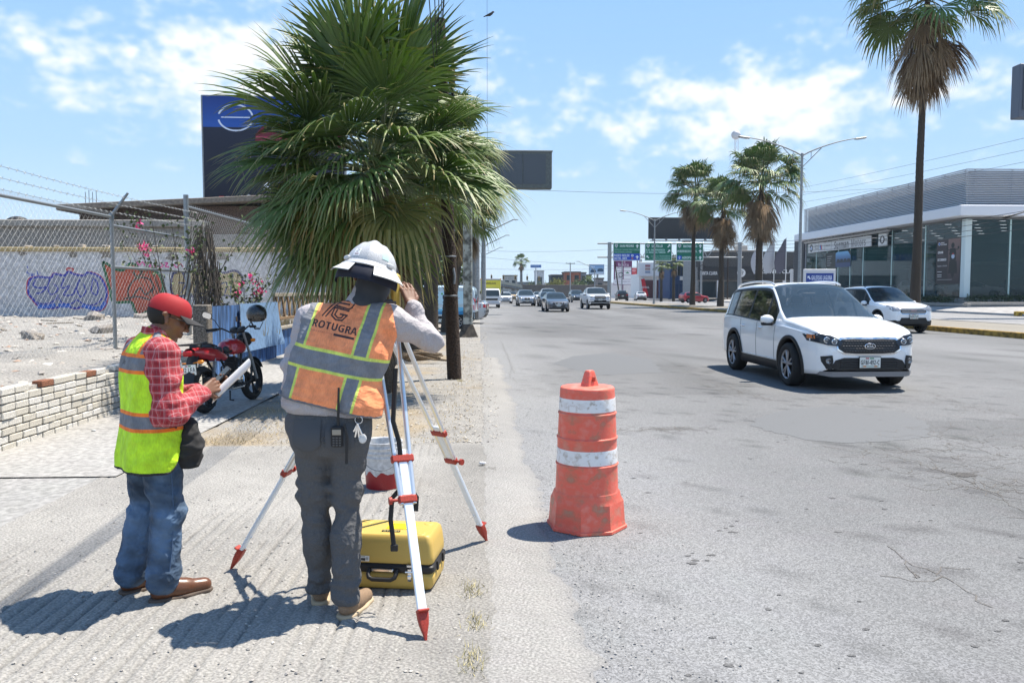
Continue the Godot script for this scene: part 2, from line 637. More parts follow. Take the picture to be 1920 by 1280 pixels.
	var ec := func(x: float,z: float) -> Color:
		var t := clampf(.5+n.get_noise_2d(x*.8,z*.8)*1.6 - smoothstep(-1.1,-.3,x)*.9,0,1)
		var v := .40+n.get_noise_2d(x*3.0,z*3.0)*.09
		return Color(v,v*.96,v*.89).lerp(Color(v*1.05,v*.86,v*.60),t)
	struct("dirt_verge",sheet(-3.12,.10,-8.2,-24,.07,.07,eh,ec),vcol(mat(Color.WHITE,.95,0,"fine/fine_n",1.3,.9,true)))
	struct("gravel_verge",sheet(-9,.0,-24,-70,.3,.4,eh,ec),vcol(mat(Color.WHITE,.95,0,"agg/agg_n",.5,.9,true)))
	# left pavement
	var cc := func(x: float,z: float) -> Color:
		var v := .42+n.get_noise_2d(x*.7,z*.7)*.05+n.get_noise_2d(x*4.0,z*4.0)*.025
		return Color(v,v*.975,v*.93)
	var cm := vcol(mat(Color.WHITE,.9,0,"dust/fine_n",.9,.35,true))
	var pave := Node3D.new()
	pave.name = "pavement"
	add_child(pave)
	pave.set_meta("kind","structure")
	var zz := -6.85
	while zz > -33.0:
		var z1 := zz - 2.4
		g = sheet(-4.95,-3.10,zz,z1+.012,.2,.2,func(x,z): return .026+n.get_noise_2d(x*.5,z*.5)*.004,cc)
		part("slab",g,cm,pave)
		zz = z1
	g = sheet(-9.0,-3.22,4.0,-7.2,.2,.2,func(x,z): return .014+n.get_noise_2d(x*.5,z*.5)*.006,func(x,z):
		var c: Color = cc.call(x,z)
		return Color(c.r*.93,c.g*.94,c.b*.95))
	struct("driveway",g,cm)
	# edge of earth beside the slabs: dust drifting onto the concrete
	crack_lines("driveway_cracks",[[[-5.2,-6.2],[-4.2,-5.6],[-3.6,-5.9],[-3.3,-5.5]],[[-4.4,-4.9],[-3.9,-5.1],[-3.45,-4.85],[-3.2,-4.7]],[[-3.9,-5.1],[-3.85,-5.7]],[[-6,-5.6],[-5,-5.3],[-4.4,-4.9]]],.009,.024)
	# raised lot behind the brick wall, strewn with rubble
	var lh := func(x: float,z: float) -> float: return .60+n.get_noise_2d(x*.55,z*.55)*.10+n.get_noise_2d(x*3.0,z*3.0)*.035+smoothstep(-5.6,-4.9,x) * -.03
	var lc := func(x: float,z: float) -> Color:
		var v := .42+n.get_noise_2d(x*1.2,z*1.2)*.13
		return Color(v,v*.955,v*.88)
	struct("rubble_lot",sheet(-46,-4.93,-2,-34,.16,.16,lh,lc),vcol(mat(Color.WHITE,.95,0,"fine/fine_n",.8,1.0,true)))
	scatter("rubble",2600,func():
		var z := -3.0 - pow(rng.randf(),.8)*29.0
		var x := -5.1 - rng.randf()*(1.0+absf(z)*.75)
		return Vector3(x,lh.call(x,z),z),.018,.10,[Color(.40,.37,.33),Color(.5,.47,.43),Color(.27,.25,.23),Color(.36,.33,.30),Color(.44,.41,.37),Color(.31,.29,.27),Color(.36,.25,.19)],"loose broken stones and rubble strewn over the vacant lot")
	scatter("pebbles",3200,func():
		var z := -2.9 - pow(rng.randf(),1.6)*9.0
		var x := .0 - rng.randf()*3.0
		return Vector3(x,.016,z),.0025,.011,[Color(.33,.31,.29),Color(.22,.21,.20),Color(.42,.40,.37)],"loose gravel pebbles on the milled shoulder")
	scatter("road_grit",2600,func():
		var z := -2.9 - pow(rng.randf(),1.5)*8.0
		var x := .35+absf(rng.randfn(0,.35))
		return Vector3(x,.006,z),.002,.008,[Color(.26,.25,.24),Color(.16,.16,.16),Color(.34,.33,.32)],"loose grit lying along the edge of the road")
	scatter("verge_gravel",3000,func():
		var z := -8.3 - pow(rng.randf(),1.3)*22.0
		var x := .25 - absf(rng.randfn(0,.8))
		return Vector3(x,.02,z),.004,.022,[Color(.40,.38,.35),Color(.30,.28,.26),Color(.46,.42,.36)],"loose gravel along the dry verge")
	# median: kerb with yellow paint, earth inside
	var km := mat(lin(.42,.25,.035),.85,0,"blotch/fine_n",.5,.5,true)
	var kr := []
	var er := []
	var z := 30.0
	while z > -330.0:
		var x := kerb_x(z)
		kr.append([Vector3(x,-.03,z),Vector3(x+.015,.17,z),Vector3(x+.04,.2,z),Vector3(x+.19,.2,z),Vector3(x+.2,.1,z)])
		var wd := lerpf(5.4,4.4,clampf(-z/120.0,0,1))
		if z < -118: wd = 1.4
		var row := [Vector3(x+.18,.15,z)]
		for q in 8: row.append(Vector3(x+.3+(wd - .55)*q/7.0,.16+.05*sin(PI*q/7.0)+n.get_noise_2d(x+q,z)*.03,z))
		er.append(row)
		z -= 2.0
	var med := Node3D.new()
	med.name = "median"
	add_child(med)
	med.set_meta("kind","structure")
	g = G.new(); g.up(kr)
	part("yellow_kerb",g,km,med)
	g = G.new(); g.up(er)
	for i in g.V.size():
		var v := .36+n.get_noise_2d(g.V[i].x*2.0,g.V[i].z)*.1
		g.C[i] = Color(v,v*.92,v*.78)
	part("median_earth",g,vcol(mat(Color.WHITE,.95,0,"fine/fine_n",.6,.8,true)),med)
	kr = []
	z = 30.0
	while z > -330.0:
		var x := kerb_x(z)+lerpf(5.4,4.4,clampf(-z/120.0,0,1)) - .2
		if z < -118: x = kerb_x(z)+1.2
		kr.append([Vector3(x,.1,z),Vector3(x+.01,.19,z),Vector3(x+.17,.19,z),Vector3(x+.2,-.03,z)])
		z -= 2.0
	g = G.new(); g.up(kr)
	part("far_kerb",g,M.concrete,med)
	# carriageway beyond the median, forecourts
	struct("opposite_road",sheet(17.0,34.5,30,-330,1.0,2.0,func(_x,_z): return -.012,func(x,zc):
		var v := .31+n2.get_noise_2d(x*2.0,zc)*.04
		return Color(v,v,v*1.01)),vcol(mat(Color.WHITE,.9,0,"agg",.4,0,true)))
	g = G.new()
	g.up([[Vector3(34.3,-.02,30),Vector3(34.3,.12,30),Vector3(36,.3,30),Vector3(90,1.0,30)],[Vector3(34.3,-.02,-56),Vector3(34.3,.12,-56),Vector3(36.2,.35,-56),Vector3(90,1.0,-56)],
		[Vector3(34.3,-.02,-100),Vector3(34.3,.12,-100),Vector3(36.2,.35,-100),Vector3(90,1.0,-100)],[Vector3(34.3,-.02,-330),Vector3(34.3,.12,-330),Vector3(36.2,.3,-330),Vector3(90,.6,-330)]])
	struct("forecourt",g,mat(lin(.42,.41,.40),.9,0,"dust",.1,0,true))

func scatter(called: String,count: int,where: Callable,r0: float,r1: float,cols: Array,label: String) -> void:
	var g := G.new()
	var pts := [Vector3(0,.8,0),Vector3(1,.1,.2),Vector3(.2,.15,1.05),Vector3(-1,.2,.3),Vector3(-.4,0,-.9),Vector3(.7,.25,-.8),Vector3(.1,-.4,0)]
	for t in [[0,2,1],[0,3,2],[0,4,3],[0,5,4],[0,1,5],[6,1,2],[6,2,3],[6,3,4],[6,4,5],[6,5,1]]: g.tri(pts[t[0]],pts[t[2]],pts[t[1]])
	var mm := MultiMesh.new()
	mm.transform_format = MultiMesh.TRANSFORM_3D
	mm.use_colors = true
	mm.mesh = g.mesh()
	mm.instance_count = count
	for i in count:
		var p: Vector3 = where.call()
		var s := lerpf(r0,r1,pow(rng.randf(),3.0))
		var b := Basis.from_euler(Vector3(rng.randf_range(-.4,.4),rng.randf()*TAU,rng.randf_range(-.4,.4))).scaled(Vector3(s,s*rng.randf_range(.4,.9),s))
		mm.set_instance_transform(i,Transform3D(b,p))
		var c: Color = cols[rng.randi() % cols.size()]
		mm.set_instance_color(i,c*rng.randf_range(.8,1.2))
	var o := MultiMeshInstance3D.new()
	o.name = called
	o.multimesh = mm
	o.material_override = vcol(mat(Color.WHITE,.92))
	add_child(o,true)
	o.set_meta("kind","stuff")
	tag(o,label,"gravel")

# a crack is a jagged dark ribbon a few millimetres wide
func crack_ribbon(g: G,pts: Array,wd: float,y: float) -> void:
	var fine := []
	for i in pts.size() - 1:
		var a := Vector2(pts[i][0],pts[i][1])
		var b := Vector2(pts[i+1][0],pts[i+1][1])
		var k := maxi(2,int(a.distance_to(b)/.07))
		for j in k: fine.append(a.lerp(b,float(j)/k)+Vector2(rng.randfn(0,.016),rng.randfn(0,.016)))
	fine.append(Vector2(pts[-1][0],pts[-1][1]))
	for i in fine.size() - 1:
		var d: Vector2 = (fine[i+1] - fine[i]).normalized().orthogonal()*wd*.5
		var w0 := rng.randf_range(.25,1.3)
		var a: Vector2 = fine[i]
		var b: Vector2 = fine[i+1]
		g.quad(Vector3(a.x - d.x*w0,y,a.y - d.y*w0),Vector3(b.x - d.x,y,b.y - d.y),Vector3(b.x+d.x,y,b.y+d.y),Vector3(a.x+d.x*w0,y,a.y+d.y*w0))
func crack_lines(called: String,lines: Array,wd: float,y: float,parent: Node = null) -> void:
	var g := G.new()
	for l in lines: crack_ribbon(g,l,wd,y)
	var o := part(called,g,mat(lin(.13,.12,.11),.95),parent if parent else self)
	o.set_meta("kind","stuff" if parent else "structure")
func crack_mesh(road: Node) -> void:
	var L := []
	# main cracks read off the carriageway, with branches grown at random
	var mains := [[[2.57,-4.82],[2.53,-4.57],[2.57,-4.35],[2.59,-4.18],[2.59,-3.85]],[[2.5,-4.57],[2.44,-4.39],[2.43,-4.27]],[[3.58,-7.99],[3.72,-7.76],[3.96,-7.6],[4.06,-7.2],[4.08,-6.89],[4.12,-6.62],[4.05,-6.17],[3.95,-5.58],[3.9,-5.0]],
		[[3.85,-7.92],[4.12,-7.69],[4.57,-7.73],[4.9,-7.82]],[[5.01,-8.63],[5.03,-8.22],[5.05,-7.87],[5.01,-7.48],[5.15,-7.3],[5.2,-6.6]],[[5.75,-9.51],[5.56,-9.13],[5.16,-8.72]],[[4.34,-6.61],[4.36,-6.42],[4.3,-6.07],[4.4,-5.6]],
		[[5.97,-12.15],[6.25,-11.41],[6.65,-11.01],[6.82,-10.44],[6.95,-9.88]],[[7.08,-12.31],[6.86,-11.11],[6.99,-10.58]],[[4.03,-14.53],[4.16,-13.67],[4.13,-12.43],[4.26,-11.61],[4.38,-11.1]],[[3.77,-13.93],[3.86,-12.11],[3.94,-11.62]],
		[[1.7,-9.0],[2.11,-9.16],[2.49,-8.97]],[[.66,-16.5],[.55,-14.95],[.65,-13.89],[1.51,-14.11]],[[.67,-25.3],[.67,-15.4]],[[4.42,-22.7],[4.4,-19.8],[4.2,-16.4]],[[7.5,-30],[7.7,-22],[7.2,-17]],[[9.5,-26],[9.8,-18],[9.4,-13]],[[12.2,-40],[12.6,-28],[12.3,-18]],[[2.1,-34],[2.2,-20]]]
	for m in mains:
		L.append(m)
		for i in m.size() - 1:
			for k in 3:
				if rng.randf() < .35:
					var t := rng.randf()
					var x: float = lerpf(m[i][0],m[i+1][0],t)
					var z: float = lerpf(m[i][1],m[i+1][1],t)
					var a := rng.randf()*TAU
					var l := rng.randf_range(.08,.28)
					L.append([[x,z],[x+cos(a)*l,z+sin(a)*l],[x+cos(a+.5)*l*1.7,z+sin(a+.5)*l*1.7]])
	# crazed areas
	for c in [[4.5,-7.4,.8,.6],[5.4,-8.4,.9,.9],[4.25,-6.3,.35,.7],[4.1,-12.6,.25,1.6],[2.1,-9.1,.7,.22],[6.7,-10.8,.5,1.0]]:
		for k in 34:
			var x: float = c[0]+rng.randfn(0,.5)*c[2]
			var z: float = c[1]+rng.randfn(0,.5)*c[3]
			var a := rng.randf()*TAU
			L.append([[x,z],[x+cos(a)*.16,z+sin(a)*.16],[x+cos(a+.8)*.28,z+sin(a+.8)*.28]])
	crack_lines("road_cracks",L,.0062,.0034,road)
	# smooth repair patches and dark stains
	var pm := mat(lin(.185,.192,.20),.8,0,"fine/fine_n",2.2,.25,true)
	for q in [[[3.2,-9.3],[3.5,-9.9],[4.2,-10.6],[5.0,-10.9],[5.6,-10.2],[5.35,-9.2],[4.9,-8.5],[4.5,-8.3],[3.9,-8.2],[3.5,-8.4]],[[1.6,-17.5],[2.3,-19.5],[3.4,-20.5],[4.0,-18.5],[3.6,-15.5],[2.2,-15.0]],[[8.6,-12.0],[9.8,-13.5],[11.5,-13.0],[11.8,-10.5],[10.0,-9.2],[8.8,-10.0]]]:
		var pp := PackedVector2Array()
		for i in q.size():
			var a := Vector2(q[i][0],-q[i][1])
			var b := Vector2(q[(i+1) % q.size()][0],-q[(i+1) % q.size()][1])
			var k := maxi(2,int(a.distance_to(b)/.08))
			for j in k: pp.append(a.lerp(b,float(j)/k)+Vector2(rng.randfn(0,.025),rng.randfn(0,.025)))
		var pg := G.new()
		pg.at(Transform3D(Basis(Vector3.RIGHT,-PI/2),Vector3(0,.0019,0))).prism(pp,0)
		part("repair_patch",pg,pm,road)
	var sg := G.new()
	for i in 170:
		var z := 3.2+pow(rng.randf(),1.4)*9.0
		var c := Vector2(.8+rng.randf()*(1.2+z*.55),z)
		var r := rng.randf_range(.004,.017)*(1.0 if rng.randf() < .9 else 1.7)
		var pp := PackedVector2Array()
		for k in 9: pp.append(c+Vector2(cos(TAU*k/9)*r*1.6,sin(TAU*k/9)*r)*rng.randf_range(.45,1.2))
		sg.at(Transform3D(Basis(Vector3.RIGHT,-PI/2),Vector3(0,.0024+i*.000004,0))).prism(pp,0)
	part("road_pits",sg,mat(lin(.145,.145,.147),.95,0,"agg",1.2,0,true),road).set_meta("kind","stuff")
	# a pothole with crumbled edges
	var g := G.new()
	var p := PackedVector2Array()
	for k in 18:
		var a := TAU*k/18
		var r := rng.randf_range(.6,1.15)
		p.append(Vector2(4.22+cos(a)*.11*r,6.72+sin(a)*.09*r))
	g.at(Transform3D(Basis(Vector3.RIGHT,-PI/2),Vector3(0,.0040,0)))
	g.prism(p,0)
	part("pothole",g,mat(lin(.10,.095,.09),.95,0,"agg",.8,0,true),road)

func brick_mesh(l: float,h: float,sd: int) -> ArrayMesh:
	var r := RandomNumberGenerator.new()
	r.seed = sd
	var g := G.new()
	g.box(Vector3(l,h,.11),Vector3.ZERO,.007)
	var seen := {}
	for i in g.V.size():
		var k := (g.V[i]*1000.0).round()
		if not seen.has(k): seen[k] = Vector3(r.randfn(0,.0022),r.randfn(0,.0022),r.randfn(0,.003))
		g.V[i] += seen[k]
	return g.mesh()

func build_left_side() -> void:
	var g := G.new()
	# ---- painted brick retaining wall along the pavement, x = -4.7
	var wall := thing("brick_wall","low wall of white painted bricks holding back the rubble lot beside the pavement","wall",Vector3(-4.7,0,0))
	var zn := -5.4
	var zf := -13.9
	g.box(Vector3(.16,.60,-1.0 - zf),Vector3(-.13,.30,(-1.0+zf)/2))
	part("mortar_bed",g,mat(lin(.56,.53,.48),.95,0,"dust/fine_n",1.5,1.0),wall)
	var white := []
	for k in 4: white.append(mat(lin(.78 - .04*k,.755 - .045*k,.70 - .055*k),.85,0,"dust/fine_n",3.0+k*.4,.7))
	var bare := mat(lin(.42,.17,.09),.9,0,"bark/fine_n",3.0,.8)
	var bm := []
	for k in 6: bm.append(brick_mesh(.232,.068,k))
	var hm := [brick_mesh(.112,.068,21),brick_mesh(.15,.068,22)]
	var far_b := G.new()
	for row in 8:
		var y := .005+.0395+row*.0795
		var z := zn+(0.12 if row % 2 else 0.0)
		while z > zf+.1:
			var last := row == 7
			if last and rng.randf() < .05:
				z -= .246
				continue
			var half := rng.randf() < .05
			var l := .246 if not half else .126
			var b := Basis(Vector3.UP,PI/2+rng.randfn(0,.012))*Basis(Vector3.BACK,rng.randfn(0,.006))
			var p := Vector3(-.055+rng.randfn(0,.0035),y,z - l/2)
			var m: Material = white[rng.randi() % 4]
			if rng.randf() < (.14 if last else .006): m = bare
			if z < -11.6 and row < 7 and row > 0:
				var src := G.new()
				src.at(Transform3D(b,p)).box(Vector3(l - .014,.068,.11),Vector3.ZERO,.006)
				var st := far_b.V.size()
				far_b.V.append_array(src.V); far_b.N.append_array(src.N); far_b.U.append_array(src.U); far_b.C.append_array(src.C)
				for q in src.I: far_b.I.append(q+st)
			else:
				var o := part("brick",hm[0] if half else bm[rng.randi() % 6],m,wall)
				o.transform = Transform3D(b,p)
			z -= l
	part("far_bricks",far_b,white[1],wall).set_meta("kind","stuff")
	# ---- chain link fence on the lot
	var fx := -6.5
	fence_panel("chain_link_fence","chain link fence panel with barbed wire nearest the left edge, before the graffiti wall",-6.6,-7.0,-6.5,-14.5,.62,2.9,true)
	fence_panel("chain_link_fence","chain link panel with mid rail between the bent fence post and the tall steel post",-6.5,-14.5,-6.45,-18.0,.62,2.75,false)
	fence_panel("chain_link_fence","taller chain link panel running from the tall steel post in behind the fan palm",-6.45,-18.0,-6.3,-24.5,.62,3.45,false)
	var bp := thing("fence_post","galvanised fence post with bent barbed wire arm before the orange graffiti","post",Vector3(-6.5,.5,-14.5))
	g = G.new()
	g.tube([Vector3.ZERO,Vector3(0,2.42,0)],.034,10)
	g.lathe([[.04,2.36],[.044,2.36],[.044,2.46],[.02,2.47]],10)
	part("post",g,M.galv,bp)
	g = G.new()
	g.tube([Vector3(0,2.42,0),Vector3(.30,2.82,0)],[.036,.022],8)
	part("barbed_wire_arm",g,M.galv,bp)
	var tp := thing("fence_post","tall straight galvanised steel post between two fence panels, beside the dead vine","post",Vector3(-6.45,.5,-18.0))
	g = G.new()
	g.tube([Vector3.ZERO,Vector3(0,3.2,0)],.055,12)
	part("post",g,M.galv,tp)
	for y in [.5,1.0,1.55,2.2,2.8]:
		g = G.new()
		g.lathe([[.056,y],[.066,y],[.066,y+.05],[.056,y+.05]],12)
		g.box(Vector3(.03,.05,.05),Vector3(.07,y+.025,0))
		part("clamp",g,M.galv,tp)
	# ---- white wall with graffiti across the lot
	build_graffiti_wall()
	# ---- building with concrete parapets behind it
	var bb := thing("concrete_building","flat roofed grey concrete building with a raised brown brick storey behind the graffiti wall","building",Vector3(0,0,-42))
	g = G.new()
	g.box(Vector3(26,4.6,8),Vector3(-27,2.5,-3),.05)
	part("wall",g,M.conc_wall,bb)
	g = G.new()
	g.box(Vector3(14,1.5,7),Vector3(-13.4,5.2,-3.4),.04)
	part("upper_storey",g,mat(lin(.22,.15,.115),.95,0,"bark/fine_n",.8,.8),bb)
	g = G.new()
	g.at(Transform3D(Basis(Vector3.BACK,.05),Vector3(-13.5,6.15,-3.2))).box(Vector3(15.4,.30,8),Vector3.ZERO,.03)
	part("roof_slab",g,mat(lin(.30,.255,.21),.95,0,"dust",.5),bb)
	g = G.new()
	g.box(Vector3(26.4,.35,8.4),Vector3(-27,4.95,-3),.04)
	part("parapet",g,mat(lin(.40,.37,.33),.95,0,"dust",.5),bb)
	g = G.new()
	g.box(Vector3(14,4.4,7.4),Vector3(-13.6,2.25,-3.0),.04)
	part("wall",g,M.conc_wall,bb)
	for k in 4:
		g = G.new()
		g.bar(Vector3(-20+k*.18,6.0,0.2),Vector3(-20+k*.18,6.6+.1*(k % 2),.2),.014,5)
		part("rebar",g,M.wood_dark,bb)
	g = G.new()
	g.lathe([[.45,0],[.47,.05],[.47,.28],[.30,.38],[.12,.42]],14,Vector3(-23.8,5.0,-.5))
	part("roof_tank",g,M.black,bb)
	# blocks of rubble lying against the wall
	var rb := mat(lin(.33,.30,.27),.95,0,"dust/fine_n",2.0,1.2)
	var labels := ["broken concrete lump at the foot of the blue graffiti","jagged concrete chunk below the orange graffiti","small grey block by the bent fence post","flat concrete slab fragment lying mid lot","dark clod of rubble near the lot's far wall","pale rubble lump at the left end of the lot"]
	var spots := [[-17.0,-28.5,.40],[-13.2,-28.0,.45],[-9.4,-17.2,.28],[-9.0,-19.5,.30],[-12.2,-29.5,.34],[-16.4,-26.5,.3]]
	for i in spots.size():
		g = G.new()
		g.box(Vector3(1.0,.5,.7),Vector3.ZERO,.12)
		var seen := {}
		for q in g.V.size():
			var key := (g.V[q]*100.0).round()
			if not seen.has(key): seen[key] = Vector3(rng.randfn(0,.09),rng.randfn(0,.08),rng.randfn(0,.09))
			g.V[q] = (g.V[q]+seen[key])*spots[i][2]*1.6
		var o := part("rubble_block",g,rb,self)
		o.position = Vector3(spots[i][0],.64,spots[i][1])
		o.rotation = Vector3(rng.randf()*.4,rng.randf()*3,rng.randf()*.3)
		tag(o,labels[i],"rubble","rubble blocks on the lot")
	# planks and scraps
	for i in 9:
		g = G.new()
		g.box(Vector3(rng.randf_range(.3,1.1),.03,.09),Vector3.ZERO,.004)
		var o := part("timber_scrap",g,mat(lin(.42,.36,.29),.9,0,"bark",2.0),self)
		o.position = Vector3(-8.0 - rng.randf()*7,.73,-12.0 - i*1.7)
		o.rotation = Vector3(rng.randf()*.1,rng.randf()*3,rng.randf()*.1)
		tag(o,["first","second","third","fourth","fifth","sixth","seventh","eighth","ninth"][i] + " scrap of weathered timber, counted into the rubble lot from its near end","timber","timber scraps on the lot")
	build_billboard()
	# ---- concrete post, blue sheet fence, lattice
	var cp := thing("concrete_post","square weathered concrete post at the end of the brick wall behind the motorcycle","post",Vector3(-4.82,0,-14.1))
	g = G.new()
	g.box(Vector3(.26,1.36,.26),Vector3(0,.68,0),.02)
	part("post",g,mat(lin(.30,.27,.235),.95,0,"bark/fine_n",1.5,1.0),cp)
	var bl := mat(lin(.085,.20,.46),.7,.1,"blotch",.55)
	var bl2 := mat(lin(.22,.37,.60),.65,.1,"dust",.8)
	bl.uv1_scale = Vector3(2.2,.22,2.2)
	bl2.uv1_scale = Vector3(1.6,.5,1.6)
	var bf := thing("blue_sheet_fence","weathered blue painted sheet metal fence behind the red motorcycle","fence",Vector3(-4.85,0,0))
	var corr := func(z0: float,z1: float,y0: float,y1: float,amp: float,pitch: float) -> G:
		var q := G.new()
		var rows := []
		var n := maxi(2,int(absf(z1 - z0)/(pitch/6.0)))
		for y in [y0,y1]:
			var row := []
			for i in n+1:
				var z := lerpf(z0,z1,float(i)/n)
				row.append(Vector3(amp*sin(TAU*z/pitch),y,z))
			rows.append(row)
		q.grid(rows)
		return q
	part("sheet",corr.call(-14.3,-16.4,.05,1.32,.012,.19),bl,bf)
	g = G.new()
	var pn := []
	for j in 6:
		var row := []
		for i in 9:
			var v := j/5.0
			row.append(Vector3(.06+.02*sin(i*.9)+.10*pow(1 - v,2)*(i/8.0),lerpf(.36 - .02*i/8.0,1.34,v),lerpf(-16.2,-19.1 - .25*(1 - v),i/8.0)))
		pn.append(row)
	g.grid(pn)
	part("loose_panel",g,bl2,bf)
	part("sheet",corr.call(-16.4,-19.2,.02,.5,.012,.19),bl,bf)
	for k in 9:
		g = G.new()
		g.box(Vector3(.02,rng.randf_range(.06,.2),.06),Vector3.ZERO,.006)
		var o := part("rust_hole",g,mat(lin(.10,.065,.035),.95,0,"bark",3.0),bf)
		o.position = Vector3(.10,[.42,.55,.66,.45,.72,.9,1.05,.58,.5][k],-15.6 - (k % 3)*.23 - (.2 if k > 5 else 0.0))
		o.rotation.x = rng.randfn(0,.2)
	var lf := thing("lattice_fence","wooden diamond lattice fence on a blue corrugated dado beyond the blue sheets","fence",Vector3(-4.9,0,0))
	part("dado",corr.call(-19.25,-27.0,.0,.66,.018,.17),bl,lf)
	g = G.new(); g.box(Vector3(.22,.07,7.8),Vector3(0,.70,-23.1),.01)
	part("cap",g,mat(lin(.55,.50,.42),.9,0,"bark",2.0),lf)
	g = G.new(); g.box(Vector3(.10,.09,7.8),Vector3(0,1.50,-23.1),.01)
	part("top_rail",g,mat(lin(.5,.44,.35),.9,0,"bark",2.0),lf)
	g = G.new(); g.box(Vector3(.08,.07,7.8),Vector3(0,.92,-23.1),.01)
	part("bottom_rail",g,M.wood,lf)
	for k in 14:
		var z := -19.4 - k*.56
		for s in [-1,1]:
			g = G.new()
			var zc = z - .14*s
			g.at(Transform3D(Basis(Vector3.RIGHT,s*.47),Vector3(.02*s,1.2,zc))).box(Vector3(.035,.66,.10),Vector3.ZERO,.004)
			part("slat",g,M.wood if s > 0 else mat(lin(.56,.43,.28),.85,0,"bark",2.0),lf)
	# ---- dead vine hanging over the fence by the tall post
	var dv := thing("dead_vine","shaggy grey dead vine column hanging on the fence right of the tall post","plant",Vector3(-6.35,.6,-18.7))
	g = G.new()
	for k in 260:
		var t := rng.randf()
		var a := rng.randf()*TAU
		var r := lerpf(.10,.30,sin(t*PI*.8+.3))*rng.randf_range(.7,1.1)
		var y := 2.45*(1.0 - t)+.1
		var p := Vector3(cos(a)*r+.12*t,y,sin(a)*r)
		g.tube([p,p+Vector3(rng.randfn(0,.03),-.28,rng.randfn(0,.03)),p+Vector3(rng.randfn(.03,.05),-.55,rng.randfn(0,.05))],[.012,.016,.003],4,false)
	part("stems",g,mat(lin(.19,.165,.14),.95,0,"bark",3.0),dv)
	bougainvillea()
	# strip of dried grass on the lot edge
	var dg := G.new()
	for k in 900:
		var p := Vector3(-5.6+rng.randfn(0,.35),.62,-17.5 - rng.randf()*5.0)
		var l := rng.randf_range(.2,.6)
		var d := Vector3(rng.randfn(0,.15),1,rng.randfn(0,.15))
		dg.tri(p+Vector3(.008,0,0),p+Vector3(-.008,0,.006),p+d*l)
	var dgo := part("dry_grass",dg,mat(lin(.50,.39,.22),.9),self)
	dgo.set_meta("kind","stuff")
	tag(dgo,"tuft of tall straw coloured dry grass behind the blue fence","grass")

func fence_panel(called: String,label: String,x0: float,z0: float,x1: float,z1: float,yb: float,yt: float,barbed: bool) -> void:
	var a := Vector3(x0,0,z0)
	var b := Vector3(x1,0,z1)
	var o := thing(called,label,"fence",a,0,"chain link panels around the lot")
	var d := b - a
	var l := d.length()
	var u := d/l
	var g := G.new()
	g.bar(Vector3(0,yt,0),d+Vector3(0,yt,0),.026,8)
	part("top_rail",g,M.galv,o)
	if z0 == -14.5:
		g = G.new()
		g.bar(Vector3(0,2.02,0),d+Vector3(0,2.02,0),.026,8)
		part("mid_rail",g,M.galv,o)
	g = G.new()
	var s := .064
	var n := int(l/s)
	var rows := int((yt - yb)/s)
	var side := u.cross(Vector3.UP)
	for k in n:
		for sg in 2:
			var c := u*(k+.5)*s
			var ph := k % 2
			for r in rows:
				if (r+sg) % 2: continue
				var e0 := s*.5*(1 if (r+ph) % 2 else -1)
				var p0 := c+u*e0+Vector3(0,yb+r*s,0)+side*.004
				var p1 := c - u*e0+Vector3(0,yb+(r+1)*s,0) - side*.004
				thin(g,p0,p1,.0016)
		if barbed or k % 2 == 0:
			var e := u*(k+.5)*s+Vector3(0,yt,0)
			thin(g,e,e+Vector3(0,.07,0)+u*.02,.002)
			thin(g,e,e+Vector3(0,.07,0) - u*.02,.002)
	var mesh := part("wire_mesh",g,mat(lin(.50,.50,.49),.5,.5),o)
	mesh.set_meta("kind","stuff")
	if barbed:
		for w in 3:
			g = G.new()
			var off := Vector3(.08+w*.10,.14+w*.13,0)
			var pts := []
			var ext := b+u*3.5 - a
			for i in 15: pts.append(Vector3(0,yt+off.y - .08*sin(PI*i/14.0),0)+side * -off.x*.0+Vector3(off.x,0,0)+ext*i/14.0)
			g.tube(pts,.0035,4,false)
			for i in 60:
				var p: Vector3 = pts[i/60.0*14].lerp(pts[mini(14,int(i/60.0*14)+1)],fposmod(i/60.0*14,1.0))
				thin(g,p+Vector3(-.02,.02,0),p+Vector3(.02,-.02,.01),.003)
				thin(g,p+Vector3(.02,.02,0),p+Vector3(-.02,-.02,-.01),.003)
			part("barbed_wire",g,M.galv,o)

func thin(g: G,a: Vector3,b: Vector3,r: float) -> void:
	var f := g.frame(b - a)
	var q := []
	for k in 3: q.append((f.x*cos(TAU*k/3)+f.z*sin(TAU*k/3)))
	for k in 3:
		var k2 := (k+1) % 3
		var i := g.add(a+q[k]*r,q[k])
		g.add(b+q[k]*r,q[k])
		g.add(b+q[k2]*r,q[k2])
		g.add(a+q[k2]*r,q[k2])
		g.I.append_array([i,i+3,i+2,i,i+2,i+1])

